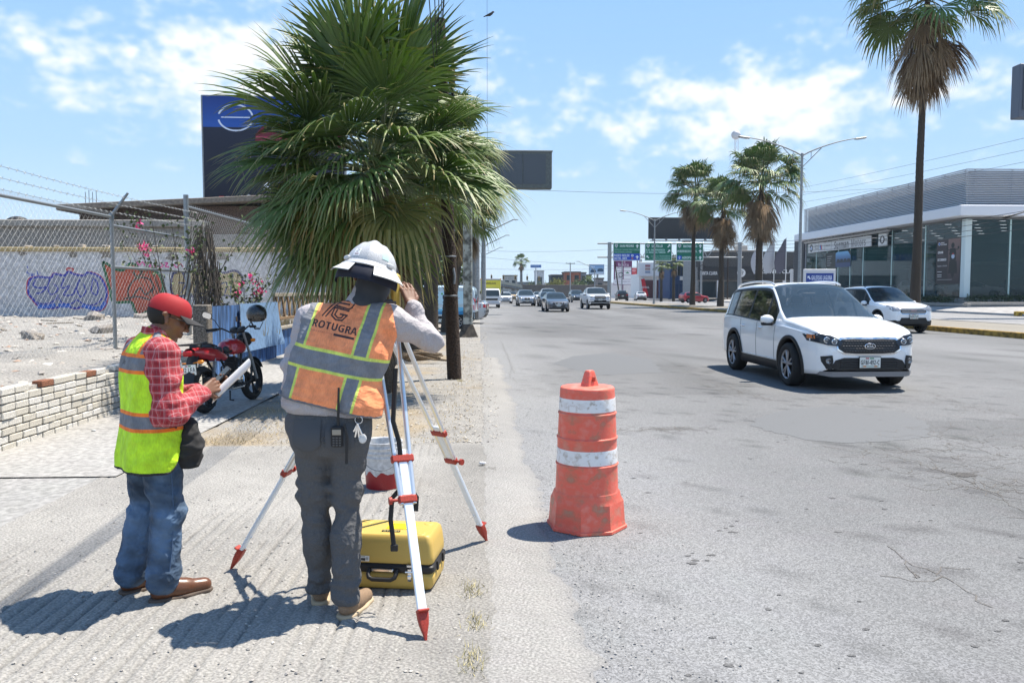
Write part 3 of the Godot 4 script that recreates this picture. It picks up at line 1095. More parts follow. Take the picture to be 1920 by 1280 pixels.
func fat_line(g: G,pts: Array,wd: float,z: float,closed := false) -> void:
	var n := pts.size()
	if n > 2 and (pts[0] as Vector2).distance_to(pts[-1]) < .001: closed = true
	var l := []
	var r := []
	for i in n:
		var a: Vector2 = pts[i - 1] if i > 0 else (pts[n - 2] if closed else pts[0])
		var b: Vector2 = pts[i+1] if i < n - 1 else (pts[1] if closed else pts[n - 1])
		var e: Vector2 = (b - a).normalized().orthogonal()*wd/2
		l.append(pts[i]+e)
		r.append(pts[i] - e)
	for i in n - 1: g.quad(Vector3(r[i].x,r[i].y,z),Vector3(l[i].x,l[i].y,z),Vector3(l[i+1].x,l[i+1].y,z),Vector3(r[i+1].x,r[i+1].y,z))
func curve(a: Array,n := 8) -> Array:
	var c := Curve2D.new()
	for i in range(0,a.size(),2): c.add_point(Vector2(a[i],a[i+1]))
	var k := c.point_count
	for i in k:
		var t := (c.get_point_position(mini(i+1,k - 1)) - c.get_point_position(maxi(i - 1,0)))/6.0
		c.set_point_in(i,-t)
		c.set_point_out(i,t)
	var out := []
	for i in (k - 1)*n+1: out.append(c.samplef(float(i)/n))
	return out

func build_graffiti_wall() -> void:
	var w := thing("graffiti_wall","white plastered wall covered in bubble letter graffiti at the back of the lot","wall",Vector3(-16,0,-31.8))
	var g := G.new()
	g.box(Vector3(19,2.75,.3),Vector3(1.2,1.75,-.15),.02)
	part("plaster",g,mat(lin(.66,.66,.68),.85,0,"dust/fine_n",.35,.4),w)
	g = G.new()
	g.box(Vector3(20,.17,.42),Vector3(.9,3.2,-.12),.03)
	part("cornice",g,mat(lin(.52,.40,.20),.9,0,"dust",.8),w)
	g = G.new()
	g.box(Vector3(2.6,2.75,.3),Vector3(-9.64,1.75,-.1),.02)
	part("side_wall",g,mat(lin(.30,.38,.45),.9,0,"blotch",.3),w)
	g = G.new()
	g.box(Vector3(.7,1.5,.1),Vector3(-10.2,2.2,.1),.02)
	part("teal_door",g,mat(lin(.05,.22,.25),.7,0,"blotch",.8),w)
	# the paint: each colour lies a few millimetres proud of the plaster
	var S := func(x: float,y: float) -> Vector2: # graffiti drawn in photo-like units of 1/47 m
		return Vector2((x - 165.0)/47.3+.62,1.6 - (y - 545.0)/47.3)
	var px := func(a: Array) -> Array:
		var o := []
		for i in range(0,a.size(),2):
			var v: Vector2 = S.call(a[i],a[i+1])
			o.append(v.x); o.append(v.y)
		return o
	var body: Array = curve(px.call([62,541,66,524,82,519,105,520,112,513,130,516,138,509,150,514,166,516,172,511,182,512,196,519,205,534,208,552,203,572,194,581,178,580,166,574,152,578,142,577,130,573,112,577,96,577,80,572,70,560,63,552,62,541]))
	paint(w,"silver_fill",body,lin(.36,.38,.46),.004)
	paint_line(w,"red_outline",body,.06,lin(.50,.06,.06),.007)
	var inner: Array = []
	for q in body: inner.append((q - S.call(136.0,545.0))*.965+S.call(136.0,545.0))
	paint_line(w,"blue_outline",inner,.085,lin(.03,.05,.34),.0095)
	for l in [[70,560,84,568,100,568,112,562,118,552],[118,558,126,568,142,568,152,560],[152,562,166,570,184,570,198,558],[78,526,74,536,86,540,98,538,88,548,78,550],[104,524,100,540,106,552,118,542,110,532],[130,522,124,540,140,536,128,552,144,552,150,540],[158,524,152,540,158,556,168,546,164,532],[182,522,178,545,188,552,190,532,182,522]]:
		paint_line(w,"blue_stroke",curve(px.call(l),6),.055,lin(.03,.05,.34),.0125)
	for l in [[80,574,100,574,112,570],[118,572,140,573],[160,572,190,578,203,566]]:
		paint_line(w,"blue_shadow",curve(px.call(l),6),.15,lin(.02,.12,.50),.0155)
	paint_line(w,"red_crown",curve(px.call([136,508,135,504,141,504,147,505,145,509]),4),.06,lin(.5,.06,.06),.018)
	for l in [[64,500,66,505],[65,508,63,512,68,514,66,519],[70,512,72,519,74,513],[77,513,76,519,82,518],[81,508,84,518,88,512]]:
		paint_line(w,"blue_tag",curve(px.call(l),4),.035,lin(.03,.08,.4),.005)
	# orange shape with green outline
	var heart: Array = curve(px.call([200,492,210,497,222,505,236,507,248,496,258,497,264,505,280,504,296,510,305,522,308,538,304,556,296,574,276,584,262,590,254,578,248,566,218,565,212,545,206,520,200,492]))
	paint(w,"orange_fill",heart,lin(.58,.085,.035),.004)
	paint_line(w,"green_outline",heart,.11,lin(.012,.11,.045),.007)
	for l in [[248,566,244,548,250,532,262,522,280,522,290,534,288,548],[254,510,262,520,272,508],[236,560,262,556,284,562],[252,556,266,540,276,552,290,540]]:
		paint_line(w,"dark_stroke",curve(px.call(l),6),.07,lin(.03,.03,.03),.010)
	# tan letters on the right
	var tan_b: Array = curve(px.call([326,514,340,508,352,514,366,506,384,512,400,505,418,512,440,508,452,520,450,548,436,556,410,552,384,558,350,554,330,556,322,540,326,514]))
	paint(w,"tan_fill",tan_b,lin(.50,.38,.19),.004)
	paint_line(w,"navy_outline",tan_b,.09,lin(.05,.055,.14),.007)
	for l in [[344,512,350,530,340,550],[336,530,360,532],[372,512,368,548,384,548],[392,512,402,530,392,552],[412,514,404,534,424,530,420,550],[436,514,430,550]]:
		paint_line(w,"navy_stroke",curve(px.call(l),6),.06,lin(.05,.055,.14),.010)
	# magenta scrawl
	for l in [[262,492,266,498,272,492,276,499],[280,495,288,494,284,500,290,500],[294,494,294,501,300,500],[304,493,309,499,304,502],[312,494,318,494,313,500,320,501],[328,496,334,502,340,495,345,501]]:
		paint_line(w,"pink_scrawl",curve(px.call(l),4),.05,lin(.65,.06,.28),.013)
	# broken plaster patches showing mortar
	for k in 9:
		var p := PackedVector2Array()
		var r := rng.randf_range(.12,.4)
		for q in 11: p.append(Vector2(cos(TAU*q/11),sin(TAU*q/11)*.55)*r*rng.randf_range(.55,1.2))
		g = G.new()
		g.prism(p,0)
		var o := part("plaster_loss",g,mat(lin(.26,.235,.21),.95,0,"dust",1.0),w)
		o.position = Vector3(-6.5+k*2.0+rng.randf(),2.9+rng.randfn(0,.12),.019+k*.0005)
	# broken bricks along the top
	for k in 19:
		g = G.new()
		g.box(Vector3(rng.randf_range(.1,.4),rng.randf_range(.04,.16),.3),Vector3.ZERO,.02)
		var o := part("loose_brick",g,mat(lin(.34,.30,.26),.95),w)
		o.position = Vector3(-8.0+k*.95+rng.randf(),3.33,-.1)
		o.rotation = Vector3(0,rng.randfn(0,.4),rng.randfn(0,.1))
func paint(w: Node,called: String,pts: Array,c: Color,z: float) -> void:
	var g := G.new()
	var p := PackedVector2Array(pts)
	if p[0].distance_to(p[-1]) < .001: p.remove_at(p.size() - 1)
	g.at(Transform3D(Basis(),Vector3(0,0,z))).prism(p,0)
	part(called,g,mat(c,.7,0,"dust",.8),w)
func paint_line(w: Node,called: String,pts: Array,wd: float,c: Color,z: float) -> void:
	var g := G.new()
	fat_line(g,pts,wd,z)
	part(called,g,mat(c,.7),w)

func build_billboard() -> void:
	var im := card(512,512,Color(.07,.09,.16))
	for y in 512:
		var t := y/512.0
		var c := Color(.07,.22,.52).lerp(Color(.13,.34,.68),clampf(t/.24,0,1)) if t < .27 else Color(.10,.13,.22).lerp(Color(.06,.08,.15),(t - .27)/.73)
		im.fill_rect(Rect2i(0,y,512,1),c)
	# ring emblem with a bar across
	for k in 60:
		var a0 := TAU*k/60
		var a1 := TAU*(k+1)/60
		if absf(sin(a0)) > .28: line_px(im,[Vector2(118,96)+Vector2(cos(a0)*62,sin(a0)*58),Vector2(118,96)+Vector2(cos(a1)*62,sin(a1)*58)],7,Color(.85,.89,.95))
	im.fill_rect(Rect2i(66,92,104,5),Color(.85,.89,.95))
	# crimson car body
	poly_px(im,v2([190,168,215,132,300,118,420,122,512,150,512,230,380,222,260,206,186,204]),Color(.42,.09,.16))
	poly_px(im,v2([222,136,300,124,400,128,440,160,300,160,214,158]),Color(.06,.08,.12))
	poly_px(im,v2([190,178,330,186,512,206,512,214,320,196,190,186]),Color(.70,.30,.38))
	ell_px(im,Vector2(430,226),Vector2(36,36),Color(.03,.03,.04))
	im.fill_rect(Rect2i(52,450,18,18),Color(.75,.12,.14))
	poly_px(im,v2([61,453,67,465,61,460,55,465]),Color.WHITE)
	text_px(im,"GRUPO",Rect2(76,450,32,7),Color(.8,.82,.86),400)
	text_px(im,"ALAMEDA",Rect2(76,460,48,9),Color.WHITE)
	im.fill_rect(Rect2i(134,444,2,28),Color(.8,.82,.86))
	ell_px(im,Vector2(160,456),Vector2(7,11),Color(.85,.85,.85))
	poly_px(im,v2([150,448,160,440,170,448,165,470,155,470]),Color(.8,.8,.78))
	im.fill_rect(Rect2i(76,481,66,3),Color(.4,.42,.47))
	text_px(im,"$",Rect2(215,386,26,42),Color.WHITE)
	var b := thing("billboard","tall dark blue car advertisement billboard rising behind the palm and chain link fence","billboard",Vector3(-15.1,-.3,-45),.03)
	var g := G.new()
	g.quad(Vector3(0,6.35,.03),Vector3(0,12.5,.03),Vector3(7.6,12.5,.03),Vector3(7.6,6.35,.03))
	part("print",g,pic(im,.6),b)
	g = G.new()
	g.box(Vector3(7.8,6.3,.3),Vector3(3.8,9.42,-.14),.04)
	part("panel",g,M.steel,b)
	g = G.new()
	g.bar(Vector3(3.8,0,-.7),Vector3(3.8,9,-.7),.45,18)
	part("column",g,M.steel,b)
	g = G.new()
	g.box(Vector3(8.2,.1,1.1),Vector3(3.8,6.05,.4),.02)
	for k in 9: g.bar(Vector3(k*.98 - .05,6.1,.9),Vector3(k*.98 - .05,6.28,.05),.02,5)
	part("catwalk",g,M.galv,b)
	for k in 2:
		g = G.new()
		g.box(Vector3(.5,.12,.3),Vector3(1.6+k*4,5.95,1.0),.03)
		part("floodlight",g,M.white,b)

func bougainvillea() -> void:
	var spots := [[-6.3,.6,-16.9,2.6,32,"bougainvillea with few magenta blooms climbing high beside the tall fence post"],[-5.6,.5,-19.2,1.5,50,"bougainvillea bush with magenta blooms behind the blue sheet fence"]]
	for s in spots:
		var o := thing("bougainvillea",s[5],"plant",Vector3(s[0],s[1],s[2]),0,"bougainvilleas along the lot")
		var st := G.new()
		var lv := G.new()
		var fl := G.new()
		for k in 16:
			var d = Vector3(rng.randfn(0,.32),1,rng.randfn(0,.32))*s[3]
			var m = d*.5+Vector3(rng.randfn(0,.12),0,rng.randfn(0,.12))
			st.tube([Vector3.ZERO,m,d],[.014,.009,.003],4,false)
			for j in 26:
				var p = m.lerp(d,rng.randf())+Vector3(rng.randfn(0,.09),rng.randfn(0,.08),rng.randfn(0,.09))
				var b := Basis.from_euler(Vector3(rng.randf()*TAU,rng.randf()*TAU,0))*.04
				lv.quad(p - b.x,p+b.y,p+b.x,p - b.y)
			if k*10 < s[4]:
				for c in 1+k % 2:
					var q = m.lerp(d,rng.randf_range(.3,1.0))+Vector3(rng.randfn(0,.05),0,rng.randfn(0,.05))
					for j in 18:
						var p = q+Vector3(rng.randfn(0,.05),rng.randfn(0,.045),rng.randfn(0,.05))
						var b := Basis.from_euler(Vector3(rng.randf()*TAU,rng.randf()*TAU,0))*.035
						fl.quad(p - b.x,p+b.y,p+b.x,p - b.y)
		part("stems",st,M.trunk,o)
		part("leaves",lv,mat(lin(.07,.10,.035),.7),o).set_meta("kind","stuff")
		var fm := mat(lin(.75,.05,.25),.6)
		fm.backlight_enabled = true
		fm.backlight = Color(.5,.05,.2)
		part("blooms",fl,fm,o).set_meta("kind","stuff")

# ---------------------------------------------------------------- vehicles
# A body is lofted through cross sections along z (front = +z, z = 0 midway).
class Body:
	var s: Dictionary
	func cv(t: Array,z: float) -> float: # smooth curve through [z, value] pairs, z rising
		if z <= t[0][0]: return t[0][1]
		for i in t.size() - 1:
			if z <= t[i+1][0]:
				var k: float = (z - t[i][0])/(t[i+1][0] - t[i][0])
				var p0: float = t[maxi(i - 1,0)][1]
				var p3: float = t[mini(i+2,t.size() - 1)][1]
				var r := cubic_interpolate(t[i][1],t[i+1][1],p0,p3,k)
				return lerpf(r,lerpf(t[i][1],t[i+1][1],k),.55)
		return t[-1][1]
	func top(z: float) -> float: return cv(s.top,z)
	func belt(z: float) -> float: return minf(cv(s.belt,z),top(z) - .045)
	func bot(z: float) -> float:
		var y: float = cv(s.bot,z)
		for w in [s.zf,s.zr]:
			var d: float = absf(z - w)
			if d < s.arch: y = maxf(y,s.R+sqrt(s.arch*s.arch - d*d)*1.0)
		return y
	func plan(z: float) -> float: return cv(s.plan,z)*s.W
	# half width at height y
	func wid(z: float,y: float) -> float:
		var p := plan(z)
		var b := belt(z)
		var lo: float = s.low
		if y <= b:
			var t: float = clampf((y - lo)/maxf(b - lo,.05),0,1)
			return p*(1.0 - .055*pow(1.0 - t,2.0) - .045*pow(t,3.0))
		return p*.955 - .015 - (y - b)*s.tumble
	func section(z: float) -> Array:
		var bt := bot(z)
		var b := maxf(belt(z),bt+.02)
		var tp := maxf(top(z),b+.045)
		var crown: float = s.crown*clampf((tp - b)*3.0,.35,1.0)
		var edge := tp - crown
		var o := []
		o.append(Vector3(plan(z)*.86,bt,z))
		for t in [0.0,.12,.3,.5,.7,.86,.95,1.0]:
			var y := lerpf(bt+.012,b,t)
			o.append(Vector3(wid(z,y),y,z))
		var g := edge - b
		var ys := [b+minf(.03,g*.1),b+maxf(g - .085,g*.45),b+maxf(g - .03,g*.8),edge]
		for k in 4:
			o.append(Vector3(wid(z,maxf(ys[k],b+.001)) - (.004 if k == 0 else 0.0) - (.022 if k == 3 else 0.0),ys[k],z))
		var we: float = o[-1].x
		for t in [.86,.6,.3,0.0]:
			o.append(Vector3(we*t,tp - crown*pow(t,3.0)*.8,z))
		return o
	func front(x: float,y: float) -> float:
		var z: float = s.z1
		for k in 280:
			if absf(x) <= wid(z,y) and y <= top(z) - s.crown*.2*pow(absf(x)/s.W,3.0): break
			z -= .004
		return z
	func rear(x: float,y: float) -> float:
		var z: float = s.z0
		for k in 140:
			if absf(x) <= wid(z,y) and y <= top(z) - .01: break
			z += .008
		return z

func suv_spec() -> Dictionary:
	return {"z0": -2.38,"z1": 2.40,"W": .945,"zf": 1.46,"zr": -1.32,"R": .365,"arch": .425,"low": .22,"tumble": .34,"crown": .07,
		"bot": [[-2.38,.55],[-2.25,.36],[-1.9,.30],[0,.27],[1.9,.25],[2.25,.27],[2.40,.36]],
		"belt": [[-2.38,1.08],[-1.6,1.09],[0,1.03],[1.0,1.0],[1.25,.99],[2.4,.9]],
		"top": [[-2.38,1.12],[-2.34,1.22],[-2.22,1.42],[-2.05,1.60],[-1.85,1.655],[-1.0,1.69],[-.2,1.69],[.12,1.655],[.5,1.46],[.85,1.25],[1.10,1.12],[1.5,1.075],[2.0,1.0],[2.2,.95],[2.32,.87],[2.36,.80],[2.40,.66]],
		"plan": [[-2.38,.80],[-2.3,.88],[-2.1,.95],[-1.6,.985],[0,1.0],[1.4,.995],[1.8,.965],[2.1,.91],[2.25,.85],[2.35,.76],[2.40,.66]],
		"cowl": 1.12,"rooff": .06,"roofr": -1.98,"hatch": -2.32,"pillars": [-1.52,-.62,.28],"wf": .75,"wr": -2.02,"rack": true}
func sedan_spec() -> Dictionary:
	return {"z0": -2.32,"z1": 2.32,"W": .90,"zf": 1.38,"zr": -1.32,"R": .32,"arch": .375,"low": .18,"tumble": .40,"crown": .06,
		"bot": [[-2.32,.5],[-2.2,.3],[-1.8,.22],[0,.19],[1.8,.2],[2.2,.22],[2.32,.32]],
		"belt": [[-2.32,1.0],[-1.5,.98],[0,.92],[1.0,.89],[2.32,.78]],
		"top": [[-2.32,.98],[-2.25,1.04],[-1.75,1.09],[-1.55,1.13],[-1.1,1.33],[-.75,1.44],[-.2,1.49],[.15,1.47],[.55,1.30],[.95,1.06],[1.12,.99],[1.6,.94],[2.0,.86],[2.2,.78],[2.29,.68],[2.32,.58]],
		"plan": [[-2.32,.78],[-2.2,.88],[-1.9,.95],[-1.3,.99],[0,1.0],[1.3,.99],[1.8,.95],[2.1,.88],[2.25,.77],[2.32,.64]],
		"cowl": 1.12,"rooff": .12,"roofr": -.78,"hatch": -1.58,"pillars": [-.45,.3],"wf": .72,"wr": -1.25,"rack": false}
func pickup_spec() -> Dictionary:
	var s := suv_spec()
	s.merge({"z0": -2.9,"z1": 2.9,"W": 1.01,"zf": 1.85,"zr": -1.75,"R": .41,"arch": .48,"low": .42,
		"bot": [[-2.9,.62],[-2.6,.5],[0,.45],[2.4,.42],[2.8,.45],[2.9,.55]],
		"belt": [[-2.9,1.30],[0,1.27],[1.2,1.24],[2.9,1.12]],
		"top": [[-2.9,1.345],[-1.05,1.345],[-1.0,1.36],[-.86,1.75],[-.7,1.86],[.0,1.90],[.3,1.87],[.75,1.62],[1.15,1.36],[1.3,1.33],[2.2,1.27],[2.7,1.21],[2.82,1.12],[2.88,1.0],[2.9,.85]],
		"plan": [[-2.9,.94],[-2.7,.97],[0,1.0],[2.0,.99],[2.5,.95],[2.8,.87],[2.9,.8]],
		"cowl": 1.2,"rooff": .25,"roofr": -.72,"hatch": -1.02,"pillars": [-.02,.5],"wf": .95,"wr": -.75,"rack": false},true)
	return s
func hatch_spec() -> Dictionary:
	var s := suv_spec()
	s.merge({"z0": -1.92,"z1": 1.92,"W": .86,"zf": 1.22,"zr": -1.25,"R": .31,"arch": .36,"low": .18,
		"bot": [[-1.92,.45],[-1.8,.25],[0,.19],[1.7,.2],[1.92,.32]],
		"belt": [[-1.92,.96],[0,.93],[1.92,.78]],
		"top": [[-1.92,.98],[-1.86,1.1],[-1.7,1.32],[-1.5,1.40],[-.5,1.43],[.2,1.40],[.55,1.22],[.85,1.0],[1.3,.95],[1.7,.86],[1.85,.74],[1.92,.58]],
		"plan": [[-1.92,.82],[-1.7,.94],[0,1.0],[1.2,.99],[1.6,.93],[1.8,.85],[1.92,.7]],
		"cowl": .88,"rooff": .22,"roofr": -1.5,"hatch": -1.84,"pillars": [-.5,.3],"wf": .6,"wr": -1.55,"rack": false},true)
	return s
func van_spec() -> Dictionary:
	var s := suv_spec()
	s.merge({"z0": -2.1,"z1": 2.1,"W": .9,"zf": 1.3,"zr": -1.38,"R": .32,"arch": .38,"low": .25,"tumble": .14,"crown": .05,
		"bot": [[-2.1,.45],[-2.0,.34],[0,.26],[1.9,.25],[2.1,.35]],
		"belt": [[-2.1,1.05],[1.0,1.03],[2.1,.85]],
		"top": [[-2.1,1.5],[-2.07,1.70],[-1.95,1.79],[-1.0,1.83],[.4,1.82],[.75,1.7],[1.1,1.35],[1.35,1.14],[1.7,1.06],[1.95,.95],[2.06,.8],[2.1,.62]],
		"plan": [[-2.1,.93],[-2.0,.97],[0,1.0],[1.4,.98],[1.8,.92],[2.1,.7]],
		"cowl": 1.35,"rooff": .6,"roofr": -1.95,"hatch": -2.09,"pillars": [.05],"wf": 1.05,"wr": -.35,"rack": false},true)
	return s

func loft_car(b: Body,o: Node3D,paint_m: Material,glass_m: Material,trim_m: Material,detail: int) -> void:
	var s := b.s
	var zs := []
	var step: float = [.16,.09,.05][detail]
	var z: float = s.z0
	while z < s.z1 - .001:
		zs.append(z)
		var near_arch: bool = absf(absf(z - s.zf) - s.arch) < .09 or absf(absf(z - s.zr) - s.arch) < .09
		var st := step
		if near_arch: st = step*.4
		elif absf(z - s.zf) < s.arch or absf(z - s.zr) < s.arch: st = step*.7
		elif z > s.z1 - .3 or z < s.z0+.25: st = step*.5
		z += st
	for w in [s.zf,s.zr]:
		for e in [-1,1]: zs.append(w+e*s.arch)
	for p in s.pillars: zs.append_array([p - .045,p+.045])
	zs.append_array([s.z1,s.cowl,s.rooff,s.roofr,s.hatch,s.wf,s.wr])
	zs.sort()
	var zz := []
	for v in zs:
		if v <= s.z1+.0001 and v >= s.z0 - .0001 and (zz.is_empty() or v - zz[-1] > .012): zz.append(v)
	var secs := []
	for v in zz: secs.append(b.section(v))
	var n: int = secs[0].size() # 17 points: 0-8 flank, 9-12 greenhouse side, 13-16 roof
	var gp := G.new()
	var gt := G.new()
	var wins := {}
	var nrm := []
	# smooth normals on the whole half shell
	for i in zz.size():
		var row := PackedVector3Array()
		for j in n:
			var du: Vector3 = secs[mini(i+1,zz.size() - 1)][j] - secs[maxi(i - 1,0)][j]
			var dv: Vector3 = secs[i][mini(j+1,n - 1)] - secs[i][maxi(j - 1,0)]
			if j == n - 1: dv = Vector3(-1,0,0)
			var nn := dv.cross(du)
			if nn.length_squared() < 1e-12: nn = Vector3.UP
			row.append(-nn.normalized() if nn.normalized().dot(Vector3(secs[i][j].x,(secs[i][j].y - .7)*(1.0 if j > 0 else 0.0),0)) < 0 else nn.normalized())
		nrm.append(row)
	for i in zz.size() - 1:
		var zm: float = (zz[i]+zz[i+1])/2
		for j in n - 1:
			var key := ""
			var roomy: bool = b.top(zm) - b.belt(zm) > .2
			if j == 9 and zm < s.wf and zm > s.wr and b.top(zm) - b.belt(zm) > .16:
				key = "side_window"
				var wi := 0
				for p in s.pillars:
					if absf(zm - p) < .045: key = "trim"
					if zm > p: wi += 1
				if key != "trim": key += str(wi)
			elif (j == 8 or j == 10) and zm < s.wf+.03 and zm > s.wr - .03 and roomy: key = "trim"
			elif j >= 12 and zm < s.cowl and zm > s.rooff+.02: key = "windshield"
			elif j >= 13 and zm > s.hatch and zm < s.roofr: key = "rear_window"
			elif j == 0 or (j <= 2 and s.get("cladding",false)): key = "trim"
			for sx in [1,-1]:
				var g: G = gp
				if key == "trim": g = gt
				elif key:
					var kk: String = key if key in ["windshield","rear_window"] else key+("r" if sx > 0 else "l")
					if not wins.has(kk): wins[kk] = G.new()
					g = wins[kk]
				var q := []
				for c in [[i,j],[i,j+1],[i+1,j+1],[i+1,j]]:
					var m := Vector3(sx,1,1)
					q.append(g.add(secs[c[0]][c[1]]*m,nrm[c[0]][c[1]]*m))
				if sx < 0: g.I.append_array([q[0],q[1],q[2],q[0],q[2],q[3]])
				else: g.I.append_array([q[0],q[2],q[1],q[0],q[3],q[2]])
	# end caps and the floor pan
	for e in [0,zz.size() - 1]:
		var sc: Array = secs[e]
		for j in n - 1:
			var m := Vector3(-1,1,1)
			if e == 0: gp.quad(sc[j],sc[j]*m,sc[j+1]*m,sc[j+1])
			else: gp.quad(sc[j],sc[j+1],sc[j+1]*m,sc[j]*m)
	for i in zz.size() - 1:
		var m := Vector3(-1,1,1)
		gt.quad(secs[i][0],secs[i][0]*m,secs[i+1][0]*m,secs[i+1][0])
	part("body",gp,paint_m,o)
	part("trim",gt,trim_m,o)
	var keys := wins.keys()
	keys.sort()
	for k in keys:
		part("side_window" if k.begins_with("side") else k,wins[k],glass_m,o)

# a patch on the nose or tail: polygon in (x, y) laid on the body
func patch(b: Body,poly: PackedVector2Array,off: float,thick: float,rear := false,flip := false) -> G:
	var g := G.new()
	var fine := PackedVector2Array()
	for i in poly.size():
		var p := poly[i]
		var q := poly[(i+1) % poly.size()]
		var k := maxi(1,int(p.distance_to(q)/.04))
		for j in k: fine.append(p.lerp(q,float(j)/k))
	if flip:
		for i in fine.size(): fine[i].x = -fine[i].x
	# add inside points by splitting into vertical strips
	var lo := 1e9
	var hi := -1e9
	var ymin := 1e9
	var ymax := -1e9
	for q in fine:
		lo = minf(lo,q.x); hi = maxf(hi,q.x)
		ymin = minf(ymin,q.y); ymax = maxf(ymax,q.y)
	var strips := maxi(1,int((hi - lo)/.05))
	var put := func(v: Vector2,d: float) -> Vector3:
		return Vector3(v.x,v.y,b.rear(v.x,v.y) - off+d) if rear else Vector3(v.x,v.y,b.front(v.x,v.y)+off - d)
	for k in strips:
		var x0 := lerpf(lo,hi,float(k)/strips)
		var x1 := lerpf(lo,hi,float(k+1)/strips)
		var cells := []
		for band in int((ymax - ymin)/.05)+1:
			cells.append_array(Geometry2D.intersect_polygons(fine,rect(x0,ymin+band*.05,x1,ymin+band*.05+.05)))
		for piece in cells:
			var t := Geometry2D.triangulate_polygon(piece)
			for i in range(0,t.size(),3):
				var p0: Vector3 = put.call(piece[t[i]],0.0)
				var p1: Vector3 = put.call(piece[t[i+1]],0.0)
				var p2: Vector3 = put.call(piece[t[i+2]],0.0)
				if ((p2 - p0).cross(p1 - p0).z > 0) != rear: g.tri(p0,p1,p2)
				else: g.tri(p0,p2,p1)
	for i in fine.size():
		var p := fine[i]
		var q := fine[(i+1) % fine.size()]
		g.quad(put.call(p,0.0),put.call(q,0.0),put.call(q,thick),put.call(p,thick))
	return g

func wheel(o: Node3D,x: float,z: float,r: float,wd: float,rim_m: Material,spokes: int,detail: int,called := "wheel") -> void:
	var w := Node3D.new()
	w.name = called
	o.add_child(w,true)
	w.position = Vector3(x,r,z)
	var sg := signf(x)
	var bs := Basis(Vector3.BACK,-PI/2*sg) # lathe axis y -> outward
	var g := G.new()
	var seg: int = [16,24,36][detail]
	var ri := r*.66
	g.lathe([[ri,-wd*.5],[r*.92,-wd*.5],[r*.985,-wd*.38],[r,-wd*.2],[r,wd*.2],[r*.985,wd*.38],[r*.92,wd*.5],[r*.80,wd*.52],[ri*1.02,wd*.46],[ri,wd*.40]],seg,Vector3.ZERO,bs)
	part("tyre",g,M.rubber,w)
	g = G.new()
	g.lathe([[ri,-wd*.4],[ri*.97,wd*.05],[ri*.4,wd*.02],[.001,wd*.02]],seg,Vector3.ZERO,bs)
	part("wheel_well_disc",g,M.matte_black,w)
	g = G.new()
	g.lathe([[ri*.93,wd*.36],[ri*1.0,wd*.44],[ri*1.04,wd*.46],[ri*1.04,wd*.40]],seg,Vector3.ZERO,bs)
	g.lathe([[ri*.22,wd*.1],[ri*.22,wd*.38],[ri*.17,wd*.42],[.001,wd*.42]],12,Vector3.ZERO,bs)
	for k in spokes:
		var a := TAU*k/spokes
		for t in ([-.13,.13] if spokes < 6 and detail > 0 else [0.0]):
			var d := Vector2(cos(a),sin(a))
			var e := Vector2(cos(a+t*1.6),sin(a+t*1.6))
			var p0 := bs*Vector3(d.x*ri*.18,wd*.36,d.y*ri*.18)
			var p1 := bs*Vector3(e.x*ri*.95,wd*.40,e.y*ri*.95)
			g.tube([p0,p1],[ri*.10,ri*.075],6)
	part("rim",g,rim_m,w)

func plate_pic(t: String) -> StandardMaterial3D:
	var im := card(120,60,Color(.86,.87,.85))
	im.fill_rect(Rect2i(34,4,20,7),Color(.65,.2,.25))
	im.fill_rect(Rect2i(58,4,24,7),Color(.25,.5,.35))
	text_px(im,t,Rect2(6,17,108,26),Color(.22,.25,.26))
	im.fill_rect(Rect2i(10,49,100,6),Color(.55,.66,.62))
	im.fill_rect(Rect2i(20,48,18,8),Color(.75,.5,.3))
	im.fill_rect(Rect2i(84,48,18,8),Color(.75,.5,.3))
	return pic(im,.5)
func plate(o: Node3D,t: String,p: Vector3,turn := 0.0,w := .32,h := .16) -> void:
	var f := G.new()
	f.box(Vector3(w+.02,h+.02,.012),Vector3.ZERO,.004)
	var q := part("number_plate",f,M.black,o)
	q.position = p
	q.rotation.y = turn
	f = G.new()
	f.quad(Vector3(-w/2,-h/2,.009),Vector3(-w/2,h/2,.009),Vector3(w/2,h/2,.009),Vector3(w/2,-h/2,.009))
	part("plate_face",f,plate_pic(t),q)

func mirrors(o: Node3D,b: Body,z: float,y: float,m: Material,sz := 1.0) -> void:
	for sx in [-1,1]:
		var x := b.wid(z,y)+.13*sz
		var g := G.new()
		g.ball(Vector3(sx*x,y+.03,z),Vector3(.125,.085,.075)*sz,14)
		var h := part("mirror",g,m,o)
		g = G.new()
		g.box(Vector3(.14,.04,.06),Vector3(sx*(x - .10),y - .045,z+.01),.01)
		g.box(Vector3(.20,.06,.11)*sz,Vector3(sx*x,y - .045*sz,z),.02)
		part("mirror_base",g,M.black,h)
		g = G.new()
		g.box(Vector3(.17,.11,.004)*sz,Vector3(sx*x,y+.03,z - .074*sz),.001)
		part("mirror_glass",g,M.chrome,h)

func car_paint(c: Color,metal := 0.0) -> StandardMaterial3D:
	var m := mat(c,.32,metal)
	m.clearcoat_enabled = true
	m.clearcoat = 1.0
	m.clearcoat_roughness = .04
	return m

